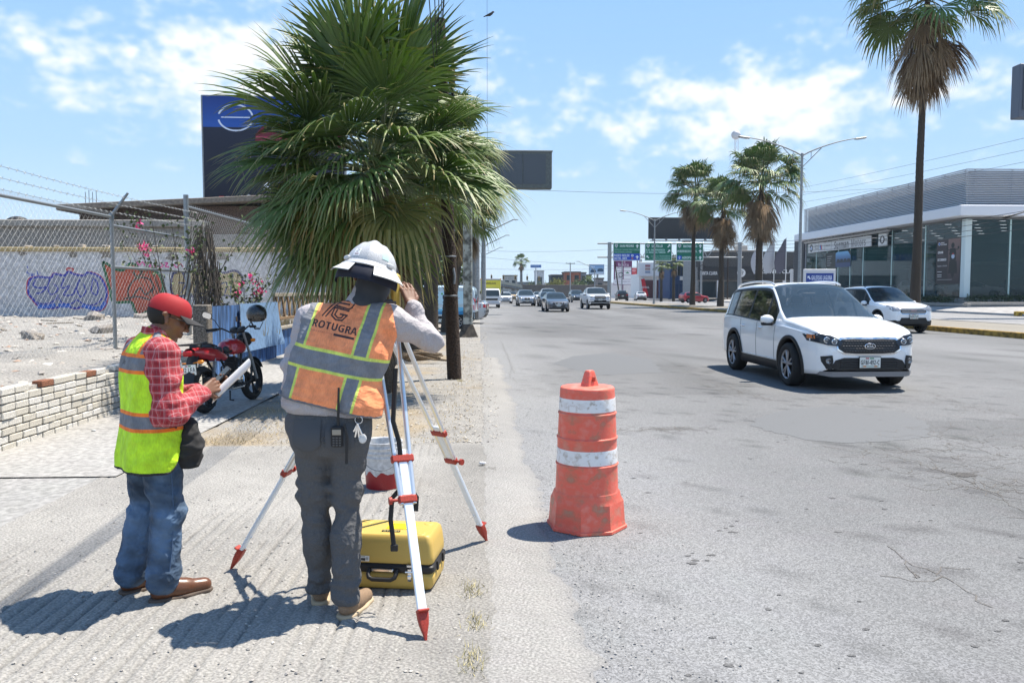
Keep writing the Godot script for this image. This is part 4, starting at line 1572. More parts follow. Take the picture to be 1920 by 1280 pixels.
# kind: suv, sedan, pickup, hatch; detail 0 far, 1 middle, 2 near
func car(called: String,label: String,spec: Dictionary,pos: Vector3,turn: float,paint_m: Material,detail: int,extra := {}) -> Node3D:
	var b := Body.new()
	spec.merge(extra,true)
	b.s = spec
	var o := thing(called,label,extra.get("cat","car"),pos,turn,"cars on the boulevard")
	var gm: Material = extra.get("glass",M.win)
	loft_car(b,o,paint_m,gm,M.black,detail)
	var s := spec
	# dark underside filling
	var g := G.new()
	g.box(Vector3(s.W*1.5,.25,s.z1 - s.z0 - .9),Vector3(0,s.R+.02,0),.03)
	part("chassis",g,M.matte_black,o)
	var rim_m: Material = extra.get("rim",mat(lin(.42,.43,.45),.3,.85))
	for x in [-1,1]:
		for z in [s.zf,s.zr]:
			wheel(o,x*(s.W - .115),z,s.R,.22,rim_m,5,detail)
	mirrors(o,b,s.wf - .12,b.belt(s.wf - .12)+.02,paint_m)
	# nose
	var yh := b.top(s.z1 - .18)
	var H: float = extra.get("lamp_y",yh - .07)
	var lamp_m := mat(lin(.30,.31,.33),.08,.5)
	for f in [false,true]:
		g = patch(b,v2([s.W*.44,H - .12,s.W*.50,H - .01,s.W*.86,H+.06,s.W*.90,H - .02,s.W*.80,H - .14]),.012,.05,false,f)
		var l := part("headlight",g,lamp_m,o)
		if extra.get("lit",false):
			g = G.new()
			var x: float = s.W*.62*(-1 if f else 1)
			g.ball(Vector3(x,H - .05,b.front(x,H - .05)+.0),Vector3(.055,.045,.035),10)
			var e := mat(lin(.9,.9,.85),.2)
			e.emission_enabled = true
			e.emission = Color(1,.97,.9)
			e.emission_energy_multiplier = 1.5
			part("headlight_bulb",g,e,l)
	var gw: float = extra.get("grille_w",s.W*.42)
	var gy: float = extra.get("grille_y",H - .09)
	var gh: float = extra.get("grille_h",.16)
	var style: String = extra.get("grille","bar")
	if style == "vee":
		part("grille",patch(b,v2([-gw,gy+gh/2,gw,gy+gh/2,gw*.55,gy - gh/2,-gw*.55,gy - gh/2]),.010,.04),M.black,o)
		g = G.new()
		var vp := []
		for q in [[-gw*1.02,gy+gh*.52],[-gw*.42,gy - gh*.55],[gw*.42,gy - gh*.55],[gw*1.02,gy+gh*.52]]: vp.append(Vector3(q[0],q[1],b.front(q[0],q[1])+.025))
		g.tube(vp,.022,6)
		part("grille_surround",g,M.chrome,o)
	elif style == "kidney":
		for sx in [-1,1]:
			g = patch(b,v2([.02,gy - gh/2,.03,gy+gh/2,gw*.9,gy+gh*.45,gw,gy,gw*.8,gy - gh*.5]),.012,.04,false,sx < 0)
			part("grille",g,M.black,o)
	else:
		part("grille_surround",patch(b,v2([-gw - .03,gy - gh*.2,-gw+.02,gy+gh/2+.03,gw - .02,gy+gh/2+.03,gw+.03,gy - gh*.2,gw - .06,gy - gh/2 - .03,-gw+.06,gy - gh/2 - .03]),.008,.04),M.chrome,o)
		part("grille",patch(b,v2([-gw,gy - gh*.2,-gw+.03,gy+gh/2,gw - .03,gy+gh/2,gw,gy - gh*.2,gw - .07,gy - gh/2,-gw+.07,gy - gh/2]),.014,.04),M.black,o)
		if detail > 0:
			for k in 4:
				g = G.new()
				var y := gy - gh*.36+gh*.24*k
				g.tube([Vector3(-gw+.05,y,b.front(gw*.8,y)+.02),Vector3(0,y,b.front(0,y)+.03),Vector3(gw - .05,y,b.front(gw*.8,y)+.02)],.010,6)
				part("grille_bar",g,M.chrome if style == "chrome" else M.steel,o)
	var by: float = extra.get("intake_y",s.bot[-1][1]+.10)
	part("lower_grille",patch(b,v2([-s.W*.56,by - .06,s.W*.56,by - .06,s.W*.5,by+.06,-s.W*.5,by+.06]),.010,.04),M.black,o)
	if extra.get("clad",false):
		part("bumper_cladding",patch(b,v2([-s.W*.92,by - .16,s.W*.92,by - .16,s.W*.90,by - .05,-s.W*.90,by - .05]),.012,.05),M.black,o)
	if extra.has("plate"): plate(o,extra.plate,Vector3(0,by+.10,b.front(0,by+.10)+.022))
	# tail
	for f in [false,true]:
		var ty: float = extra.get("tail_y",b.belt(s.z0+.1) - .14)
		g = patch(b,v2([s.W*.52,ty - .06,s.W*.52,ty+.07,s.W*.88,ty+.09,s.W*.90,ty - .07]),.010,.05,true,f)
		part("tail_light",g,mat(lin(.40,.012,.015),.15),o)
	if extra.has("rear_plate"): plate(o,extra.rear_plate,Vector3(0,.78,b.rear(0,.78) - .022),PI)
	part("rear_bumper",patch(b,v2([-s.W*.8,s.bot[0][1]+.03,s.W*.8,s.bot[0][1]+.03,s.W*.8,s.bot[0][1]+.17,-s.W*.8,s.bot[0][1]+.17]),.010,.05,true),M.black,o)
	if s.rack:
		for sx in [-1,1]:
			g = G.new()
			var pts := []
			for k in 12:
				var z := lerpf(s.roofr+.1,s.rooff - .05,k/11.0)
				pts.append(Vector3(sx*(b.wid(z,b.top(z) - s.crown) - .05),b.top(z)+(.0 if k % 11 == 0 else .03) - .015,z))
			g.tube(pts,.017,6)
			part("roof_rail",g,extra.get("rail",M.steel),o)
	if detail > 0:
		# door shut lines and handles
		for sx in [-1,1]:
			for z in [s.pillars[0],s.pillars[mini(1,s.pillars.size() - 1)]]:
				g = G.new()
				var hy: float = b.belt(z) - .13
				g.tube([Vector3(sx*(b.wid(z - .06,hy)+.018),hy,z+.05),Vector3(sx*(b.wid(z,hy)+.03),hy,z+.12),Vector3(sx*(b.wid(z+.2,hy)+.016),hy,z+.22)],.014,6)
				part("door_handle",g,extra.get("handle",paint_m),o)
	return o

func build_vehicles() -> void:
	var white := car_paint(lin(.86,.87,.88))
	build_near_suv(white)
	# middle lane: the second white suv
	var s := suv_spec()
	s.cladding = true
	var o := car("car","white suv half hidden behind the nearest white suv, lit orange side lamp",s,Vector3(16.15,0,-31.7),.03,white,2,{"grille_w": .50,"grille_h": .20,"grille_y": .80,"grille": "chrome","plate": "EWM-31-82","rail": M.black,"clad": true,"lamp_y": .93,"intake_y": .50})
	var g := G.new()
	text_g(g,"GMC",.22,.065,Vector3(0,.81,2.425))
	part("badge",g,mat(lin(.42,.30,.34),.3,.3),o)
	o.scale = Vector3(1,1.06,1)
	var em := mat(lin(.8,.35,.05),.3)
	em.emission_enabled = true
	em.emission = Color(1.0,.45,.1)
	em.emission_energy_multiplier = 2.0
	g = G.new(); g.ball(Vector3(.80,.90,2.02),Vector3(.05,.05,.09),10)
	part("turn_signal",g,em,o)
	var grey := car_paint(lin(.075,.085,.105),.5)
	o = car("car","dark grey sedan with chrome vee grille in the middle of the road",sedan_spec(),Vector3(5.85,0,-62.3),.03,grey,1,{"grille": "vee","grille_w": .30,"grille_h": .26,"grille_y": .58,"plate": "FKR-208-B","lamp_y": .74})
	g = G.new(); g.lathe([[.001,0],[.06,0],[.06,.02],[.001,.02]],14,Vector3(0,.62,2.33),Basis(Vector3.RIGHT,PI/2))
	part("badge",g,M.chrome,o)
	var silver := car_paint(lin(.42,.44,.47),.6)
	car("car","silver grey suv with black twin grille and lit headlights in the left lane",suv_spec(),Vector3(4.85,0,-85.2),.02,silver,1,{"grille": "kidney","grille_w": .30,"grille_h": .22,"grille_y": .78,"lamp_y": .90,"lit": true,"intake_y": .45,"plate": "GAL-771"})
	o = car("pickup_truck","white pickup truck with black framed grille beside the median kerb",pickup_spec(),Vector3(10.3,0,-71.5),.02,white,1,{"cat": "pickup truck","grille_w": .50,"grille_h": .30,"grille_y": 1.02,"lamp_y": 1.09,"intake_y": .74,"plate": "EZ-55-103","clad": true})
	for f in [-1,1]:
		g = G.new(); g.box(Vector3(.16,.13,.06),Vector3(.74*f,.74,2.80),.02)
		part("fog_lamp_pod",g,M.black,o)
	g = G.new(); g.box(Vector3(1.86,.10,.10),Vector3(0,.84,2.88),.03)
	part("chrome_bumper",g,M.chrome,o)
	car("car","black suv with one orange lamp lit driving behind the white pickup",suv_spec(),Vector3(13.4,0,-111),.02,car_paint(lin(.015,.017,.022),.2),1,{"lit": true,"grille_w": .34,"grille_y": .84})
	car("car","dark sedan directly behind the dark grey sedan with chrome vee",sedan_spec(),Vector3(6.9,0,-82),.02,car_paint(lin(.03,.034,.042),.4),0)
	car("pickup_truck","tall white pickup behind the two dark sedans",pickup_spec(),Vector3(8.5,0,-100),.02,white,0,{"cat": "pickup truck"})
	car("car","small white sedan far off left of the tall white pickup",sedan_spec(),Vector3(8.9,0,-122),.02,white,0)
	car("car","white hatchback far off between the box truck and the silver suv",hatch_spec(),Vector3(3.2,0,-102),.02,white,0)
	car("car","yellow taxi far off behind the silver suv",sedan_spec(),Vector3(5.4,0,-135),.02,car_paint(lin(.55,.33,.04)),0)
	car("car","tiny grey car at the far end of the road, left of the overpass pillar",sedan_spec(),Vector3(6.8,0,-190),.02,silver,0)
	car("car","pale minivan far off on the approach to the overpass",suv_spec(),Vector3(-2.5,1.6,-215),.02,silver,0)
	# opposite carriageway, driving away
	car("car","black suv seen from behind on the far carriageway beside the sign post",suv_spec(),Vector3(22.6,0,-127),PI - .1,car_paint(lin(.012,.013,.016),.2),1,{"rear_plate": "FTN-660"})
	car("car","white sedan seen from behind, right of the black suv on the far carriageway",sedan_spec(),Vector3(26.6,0,-132),PI - .1,white,0,{"rear_plate": "GBX-118"})
	o = car("car","red hatchback with black roof turning beyond the median palms",hatch_spec(),Vector3(28.6,0,-106),PI*.5+.25,car_paint(lin(.38,.015,.025)),1)
	# parked nose in along the left
	car("car","silver sedan parked nose in behind the blue and white van",sedan_spec(),Vector3(-1.95,0,-39.5),-PI/2 - .12,silver,1,{"rear_plate": "GCA-094","tail_y": .86})
	car("car","dark grey sedan parked between the silver sedan and the box truck",sedan_spec(),Vector3(-1.95,0,-46),-PI/2 - .12,grey,0)
	build_van()
	build_box_truck()
	# cars on show behind the dealership glass
	car("car","white sedan on show at the corner of the glass showroom",sedan_spec(),Vector3(42.3,1.0,-66.8),.95,white,1,{"grille": "kidney","grille_w": .34,"grille_h": .26,"grille_y": .62})
	car("car","white suv on show left of the motorcycle poster",suv_spec(),Vector3(41.9,1.0,-73.5),.7,white,1,{"grille": "kidney","grille_y": .85})
	car("car","dark suv on show at the right end of the showroom",suv_spec(),Vector3(47.8,1.0,-67.5),.8,car_paint(lin(.03,.034,.04),.3),1,{"grille": "kidney","grille_y": .85})

func build_near_suv(white: Material) -> void:
	var s := suv_spec()
	var b := Body.new()
	s.arch = .44
	for q in s.top: q[1] = .30+(q[1] - .30)*1.05
	b.s = s
	var at := Transform3D(Basis(Vector3.UP,.015),Vector3(6.10,0,-14.75))
	var o := thing("car","large white suv nearest the camera, passing on the right of the barrel","car",at.origin,.015,"cars on the boulevard")
	var gm := glass(lin(.05,.075,.095),.50)
	loft_car(b,o,white,gm,M.black,2)
	for c in o.get_children():
		if c.name.begins_with("side_window"): c.material_override = glass(lin(.015,.018,.02),.80)
	var g := G.new()
	# cabin
	g.box(Vector3(1.5,.10,3.2),Vector3(0,.48,-.5),.02)
	g.box(Vector3(1.56,.30,.5),Vector3(0,.92,.78),.08)
	part("dashboard",g,mat(lin(.07,.07,.075),.8),o)
	for q in [[-.38,.05],[.38,.05],[-.38,-.95],[.38,-.95]]:
		g = G.new()
		g.box(Vector3(.5,.16,.5),Vector3(q[0],.68,q[1]),.05)
		g.at(Transform3D(Basis(Vector3.RIGHT,-.22),Vector3(q[0],1.0,q[1] - .28))).box(Vector3(.48,.66,.14),Vector3.ZERO,.06)
		g.at(Transform3D(Basis(),Vector3(q[0],1.42,q[1] - .36))).box(Vector3(.26,.18,.10),Vector3.ZERO,.04)
		part("seat",g,mat(lin(.16,.15,.14),.8),o)
	g = G.new()
	var ring := []
	for k in 19: ring.append(Vector3(.38+cos(TAU*k/18)*.18,.98+sin(TAU*k/18)*.165,.48+sin(TAU*k/18)*.08))
	g.tube(ring,.015,6)
	part("steering_wheel",g,M.black,o)
	g = G.new(); g.box(Vector3(.24,.07,.03),Vector3(0,1.53,.12),.012)
	part("rear_view_mirror",g,M.black,o)
	g = G.new()
	g.box(Vector3(1.5,.2,4.0),Vector3(0,.38,0),.03)
	part("chassis",g,M.matte_black,o)
	var rim := mat(lin(.36,.37,.40),.32,.85)
	for x in [-1,1]:
		for z in [s.zf,s.zr]: wheel(o,x*(s.W - .105),z,s.R,.235,rim,5,2)
	mirrors(o,b,.68,1.06,white)
	# wheel arch cladding and sills
	for sx in [-1,1]:
		for w in [s.zf,s.zr]:
			var rows := [[],[],[],[]]
			for k in 23:
				var a := lerpf(-.28,PI+.28,k/22.0)
				for r in 4:
					var rad: float = s.arch+[-.012,.005,.05,.056][r]
					var y: float = maxf(s.R+sin(a)*rad,.20)
					var z: float = w+cos(a)*rad
					rows[r].append(Vector3(sx*(b.wid(z,maxf(y,.25))+[-.03,.022,.020,-.01][r]),y,z))
			g = G.new(); g.grid(rows)
			part("arch_cladding",g,M.black,o)
		g = G.new()
		var rr := [[],[],[],[]]
		for k in 14:
			var z := lerpf(s.zr+.42,s.zf - .42,k/13.0)
			for r in 4:
				var y: float = [.215,.225,.375,.385][r]
				rr[r].append(Vector3(sx*(b.wid(z,y)+[-.12,.014,.016,-.01][r]),y,z))
		g.grid(rr)
		part("sill_cladding",g,M.black,o)
		g = G.new()
		var tr := []
		for k in 10:
			var z := lerpf(s.zr+.5,s.zf - .55,k/9.0)
			tr.append(Vector3(sx*(b.wid(z,.40)+.012),.40,z))
		g.tube(tr,.009,6)
		part("sill_strip",g,M.chrome,o)
		# chrome line round the glass house
		g = G.new()
		tr = []
		for k in 24:
			var z := lerpf(s.wr - .02,.72,k/23.0)
			tr.append(Vector3(sx*(b.wid(z,b.belt(z))+.002),b.belt(z)+.004,z))
		g.tube(tr,.007,5)
		part("window_strip",g,M.chrome,o)
		# shut lines
		for z in [-.98,-.06,.82]:
			g = G.new()
			tr = []
			for k in 12:
				var y := lerpf(.40,b.belt(z) - .005,k/11.0)
				tr.append(Vector3(sx*(b.wid(z+.02*sin(k*.4),y)+.0008),y,z+(.05*sin(k*.28) if z < -.5 else 0.0)))
			g.tube(tr,.0035,4,false)
			part("door_seam",g,M.matte_black,o)
		for z in [-.78,.14]:
			g = G.new()
			var hy := .925
			var pts := []
			for k in 7: pts.append(Vector3(sx*(b.wid(z,hy)+.006+.028*sin(PI*k/6.0)),hy+.005*k/6.0,z+.20*(k/6.0 - .5)))
			g.tube(pts,[.008,.015,.017,.017,.017,.015,.008],8)
			part("door_handle",g,M.chrome,o)
	# face: headlights, grille, fog pods, intake, skid plate, badge, plate
	for f in [false,true]:
		var sg := -1.0 if f else 1.0
		var hl := part("headlight",patch(b,v2([.46,.735,.43,.80,.60,.895,.82,.935,.865,.90,.85,.80,.66,.745]),.028,.06,false,f),mat(lin(.035,.04,.05),.06,.3),o)
		for q in [[.56,.80,.030],[.675,.825,.034]]:
			g = G.new()
			g.ball(Vector3(sg*q[0],q[1],b.front(q[0],q[1])+.026),Vector3(q[2],q[2],.02),14)
			part("projector_lens",g,mat(lin(.22,.24,.27),.06,.7),hl)
			g = G.new()
			g.lathe([[q[2]+.002,0],[q[2]+.010,.012],[q[2]+.016,0]],18,Vector3(sg*q[0],q[1],b.front(q[0],q[1])+.030),Basis(Vector3.RIGHT,PI/2))
			part("chrome_ring",g,M.chrome,hl)
		part("side_marker",patch(b,v2([.80,.84,.80,.895,.845,.905,.85,.84]),.036,.02,false,f),mat(lin(.55,.16,.03),.2),hl)
		var fp := part("fog_pod",patch(b,v2([.60,.36,.585,.50,.60,.585,.745,.565,.735,.485,.67,.365]),.026,.06,false,f),M.black,o)
		g = G.new()
		var fz := b.front(.655,.495)+.03
		g.lathe([[.045,0],[.045,.012],[.034,.013],[.032,.004],[.001,.006]],18,Vector3(sg*.655,.495,fz),Basis(Vector3.RIGHT,PI/2))
		part("fog_lamp",g,mat(lin(.25,.26,.28),.15,.7),fp)
		# fender crease
		g = G.new()
	part("grille_surround",patch(b,v2([-.535,.785,-.45,.856,-.24,.870,0,.858,.24,.870,.45,.856,.535,.785,.52,.675,.41,.600,.22,.586,-.22,.586,-.41,.600,-.52,.675]),.010,.05),M.chrome,o)
	var gr := part("grille",patch(b,v2([-.505,.78,-.43,.832,-.23,.842,0,.833,.23,.842,.43,.832,.505,.78,.49,.685,.395,.624,.22,.610,-.22,.610,-.395,.624,-.49,.685]),.018,.04),mat(lin(.012,.012,.013),.5),o)
	g = G.new()
	for row in 5:
		for k in range(-10,11):
			var x := k*.046+(.023 if row % 2 else 0.0)
			var y := .650+row*.040
			if absf(x) > .45 - absf(y - .73)*.5: continue
			var zf := b.front(x,y)+.016
			g.at(Transform3D(Basis(),Vector3(x,y,zf))).box(Vector3(.036,.018,.014),Vector3.ZERO,.006)
	part("grille_cells",g,M.steel if false else mat(lin(.05,.05,.055),.3,.3),gr).set_meta("kind","stuff")
	var kz := b.front(0,.725)+.036
	g = G.new()
	g.lathe([[.001,0],[1.0,0],[1.0,.12],[.9,.16],[.001,.16]],28,Vector3(0,.728,kz),Basis(Vector3(.085,0,0),Vector3(0,0,.085),Vector3(0,-.046,0)))
	var bd := part("badge",g,M.black,gr)
	g = G.new()
	g.lathe([[.88,.14],[1.0,.2],[1.06,.1]],28,Vector3(0,.728,kz),Basis(Vector3(.085,0,0),Vector3(0,0,.085),Vector3(0,-.046,0)))
	part("badge_ring",g,M.chrome,bd)
	g = G.new()
	text_g(g,"KIA",.105,.042,Vector3(0,.728,kz+.0165),700)
	part("badge_letters",g,mat(lin(.75,.76,.78),.25,.4),bd)
	part("lower_grille",patch(b,v2([-.62,.385,-.54,.505,-.40,.545,.40,.545,.54,.505,.62,.385,.50,.345,-.50,.345]),.012,.05),M.black,o)
	for k in 4:
		g = G.new()
		var y := .385+k*.036
		g.tube([Vector3(-.46,y,b.front(.46,y)+.018),Vector3(-.2,y,b.front(.2,y)+.020),Vector3(.2,y,b.front(.2,y)+.020),Vector3(.46,y,b.front(.46,y)+.018)],.008,5)
		part("lower_grille_slat",g,mat(lin(.035,.035,.037),.6),o)
	part("skid_plate",patch(b,v2([-.78,.27,-.74,.325,-.5,.325,.5,.325,.74,.325,.78,.27,.6,.245,-.6,.245]),.014,.06),mat(lin(.22,.22,.23),.5,.4),o)
	plate(o,"GFM-492-C",Vector3(0,.475,b.front(0,.45)+.035),0,.335,.17)
	# hood crease, wipers, rails
	for sx in [-1,1]:
		g = G.new()
		var pts := []
		for k in 12:
			var z := lerpf(1.15,2.22,k/11.0)
			var hx := lerpf(.70,.58,k/11.0)
			pts.append(Vector3(sx*hx,b.top(z) - s.crown*pow(hx/b.wid(z,b.belt(z)),3.0)*.32 - .004,z))
		g.tube(pts,.007,5,false)
		part("hood_crease",g,white,o)
		g = G.new()
		pts = []
		for k in 16:
			var z := lerpf(s.roofr+.02,s.rooff - .02,k/15.0)
			pts.append(Vector3(sx*(b.wid(z,b.top(z) - s.crown) - .045),b.top(z)+.045*sin(PI*clampf(k/15.0*1.0,0,1)) ** .4 - .03,z))
		g.tube(pts,.018,8)
		part("roof_rail",g,M.alu,o)
		g = G.new()
		g.tube([Vector3(sx*.12+.15,1.125,1.12),Vector3(sx*.3+.12,1.16,1.04)],.008,5)
		part("wiper",g,M.black,o)
	for f in [false,true]:
		part("tail_light",patch(b,v2([.50,.95,.50,1.06,.82,1.08,.84,.93]),.010,.05,true,f),mat(lin(.40,.012,.015),.15),o)
	# antenna fin
	g = G.new(); g.box(Vector3(.03,.05,.14),Vector3(0,1.70,-1.6),.012)
	part("antenna_fin",g,white,o)

func build_van() -> void:
	var s := van_spec()
	var b := Body.new()
	b.s = s
	var o := thing("van","pale blue and white delivery van parked nose in behind the wooden utility pole","van",Vector3(-2.25,0,-34.1),-PI/2 - .08)
	loft_car(b,o,car_paint(lin(.55,.68,.76)),M.win,M.black,1)
	for x in [-1,1]:
		for z in [s.zf,s.zr]: wheel(o,x*.79,z,s.R,.2,mat(lin(.55,.56,.58),.35,.6),9,1)
	mirrors(o,b,.95,1.1,M.black)
	var g := G.new()
	# wrap graphics on the flank: blue wave, lettering
	var im := card(256,128,Color(.76,.90,.96))
	poly_px(im,v2([0,128,0,104,60,96,130,104,190,86,256,66,256,128]),Color(.42,.74,.90))
	poly_px(im,v2([0,128,0,118,80,112,160,118,256,96,256,128]),Color(.20,.50,.72))
	text_px(im,"RGE",Rect2(96,20,56,22),Color(.10,.14,.2))
	im.fill_rect(Rect2i(98,50,50,3),Color(.2,.25,.3))
	ell_px(im,Vector2(92,14),Vector2(5,5),Color(.3,.65,.3))
	for sx in [1,-1]:
		g = G.new()
		var rows := []
		var uvs := []
		for j in 5:
			var row := []
			var ur := []
			for i in 12:
				var y := lerpf(.62,1.58,j/4.0)
				var z := lerpf(-1.98,-.05,i/11.0)
				row.append(Vector3(sx*(b.wid(z,y)+.006),y,z))
				ur.append(Vector2((1.0 - i/11.0) if sx > 0 else i/11.0,1.0 - j/4.0))
			rows.append(row)
			uvs.append(ur)
		g.grid(rows,uvs)
		part("wrap_print",g,pic(im,.3),o)
		g = G.new()
		text_g(g,"RGE",.34,.14,Vector3.ZERO)
		var t := part("door_lettering",g,M.black,o)
		t.position = Vector3(sx*(b.wid(.5,.85)+.008),.85,.5)
		t.rotation.y = PI/2*sx
		g = G.new()
		g.tube([Vector3(sx*(b.wid(.2,.98)+.02),.98,.1),Vector3(sx*(b.wid(.2,.98)+.02),.98,.28)],.02,6)
		part("door_handle",g,M.black,o)
		g = G.new()
		var q := []
		for k in 9:
			var z := lerpf(-.95,1.0,k/8.0)
			q.append(Vector3(sx*(b.wid(z,.5)+.012),.5,z))
		g.tube(q,.06,6,true,.3)
		part("rub_strip",g,M.black,o)
	part("rear_bumper",patch(b,v2([-.84,.42,.84,.42,.84,.72,-.84,.72]),.03,.08,true),M.black,o)
	for f in [false,true]: part("tail_light",patch(b,v2([.70,.80,.70,1.30,.82,1.30,.84,.80]),.02,.06,true,f),mat(lin(.5,.02,.02),.2),o)
	part("rear_window",patch(b,v2([-.6,1.1,.6,1.1,.56,1.6,-.56,1.6]),.008,.03,true),M.win,o)
	g = G.new(); g.box(Vector3(1.3,.3,3.4),Vector3(0,.4,0),.02)
	part("chassis",g,M.matte_black,o)

func build_box_truck() -> void:
	var o := thing("box_truck","box truck with yellow lettered front wall parked at the left kerb","truck",Vector3(1.05,0,-74.5),.02)
	o.scale = Vector3.ONE*.82
	var white := car_paint(lin(.70,.71,.72))
	var g := G.new()
	g.box(Vector3(2.35,2.35,5.2),Vector3(0,2.15,-4.2),.04)
	part("cargo_box",g,mat(lin(.62,.62,.58),.5),o)
	g = G.new(); g.box(Vector3(2.28,1.5,.04),Vector3(0,2.42,-1.58),.01)
	var y := part("front_panel",g,mat(lin(.62,.56,.06),.45),o)
	g = G.new(); text_g(g,"BARDAHL",1.25,.24,Vector3(0,2.80,-1.552),700)
	part("lettering",g,M.black,y)
	g = G.new()
	g.box(Vector3(2.42,.16,.12),Vector3(0,3.28,-1.6),.03)
	part("frame_rail",g,mat(lin(.35,.38,.45),.5,.3),o)
	for sx in [-1,1]:
		g = G.new(); g.box(Vector3(.14,.16,.16),Vector3(1.15*sx,3.28,-1.56),.03)
		part("corner_cap",g,mat(lin(.65,.32,.05),.4),o)
	# cab over engine
	g = G.new()
	var rows := []
	for q in [[.55,.0,1.0,-1.5],[.62,.08,1.0,-1.5],[1.25,.10,1.0,-1.5],[1.35,.06,.99,-1.5],[2.05,-.38,.93,-1.5],[2.18,-.55,.86,-1.45],[2.2,-.7,.7,-1.3]]:
		var row := []
		var rr := rrect(2.1*q[2],q[1] - q[3],.16,3)
		for v in rr: row.append(Vector3(v.x,q[0],v.y+(q[1]+q[3])/2))
		rows.append(row)
	g.grid(rows,[],true)
	g.box(Vector3(1.4,.05,.6),Vector3(0,2.19,-1.0),.01)
	part("cab",g,white,o)
	g = G.new()
	g.quad(Vector3(-.95,1.36,.085),Vector3(-.88,2.02,-.33),Vector3(.88,2.02,-.33),Vector3(.95,1.36,.085))
	part("windshield",g,M.win,o)
	g = G.new()
	g.box(Vector3(1.5,.22,.04),Vector3(0,.98,.10),.02)
	part("grille",g,M.black,o)
	g = G.new(); g.box(Vector3(2.1,.32,.16),Vector3(0,.56,.08),.05)
	part("bumper",g,mat(lin(.55,.56,.58),.4),o)
	for sx in [-1,1]:
		g = G.new(); g.box(Vector3(.26,.16,.06),Vector3(.82*sx,.92,.10),.03)
		part("headlight",g,M.chrome,o)
		g = G.new(); g.box(Vector3(.16,.36,.1),Vector3(1.25*sx,1.75,-.15),.03)
		part("mirror",g,M.black,o)
		for z in [-.8,-5.2]: wheel(o,.88*sx,z,.40,.26,M.steel,6,0)
	g = G.new(); g.box(Vector3(.9,.3,6.5),Vector3(0,.72,-3.4),.02)
	part("chassis",g,M.matte_black,o)

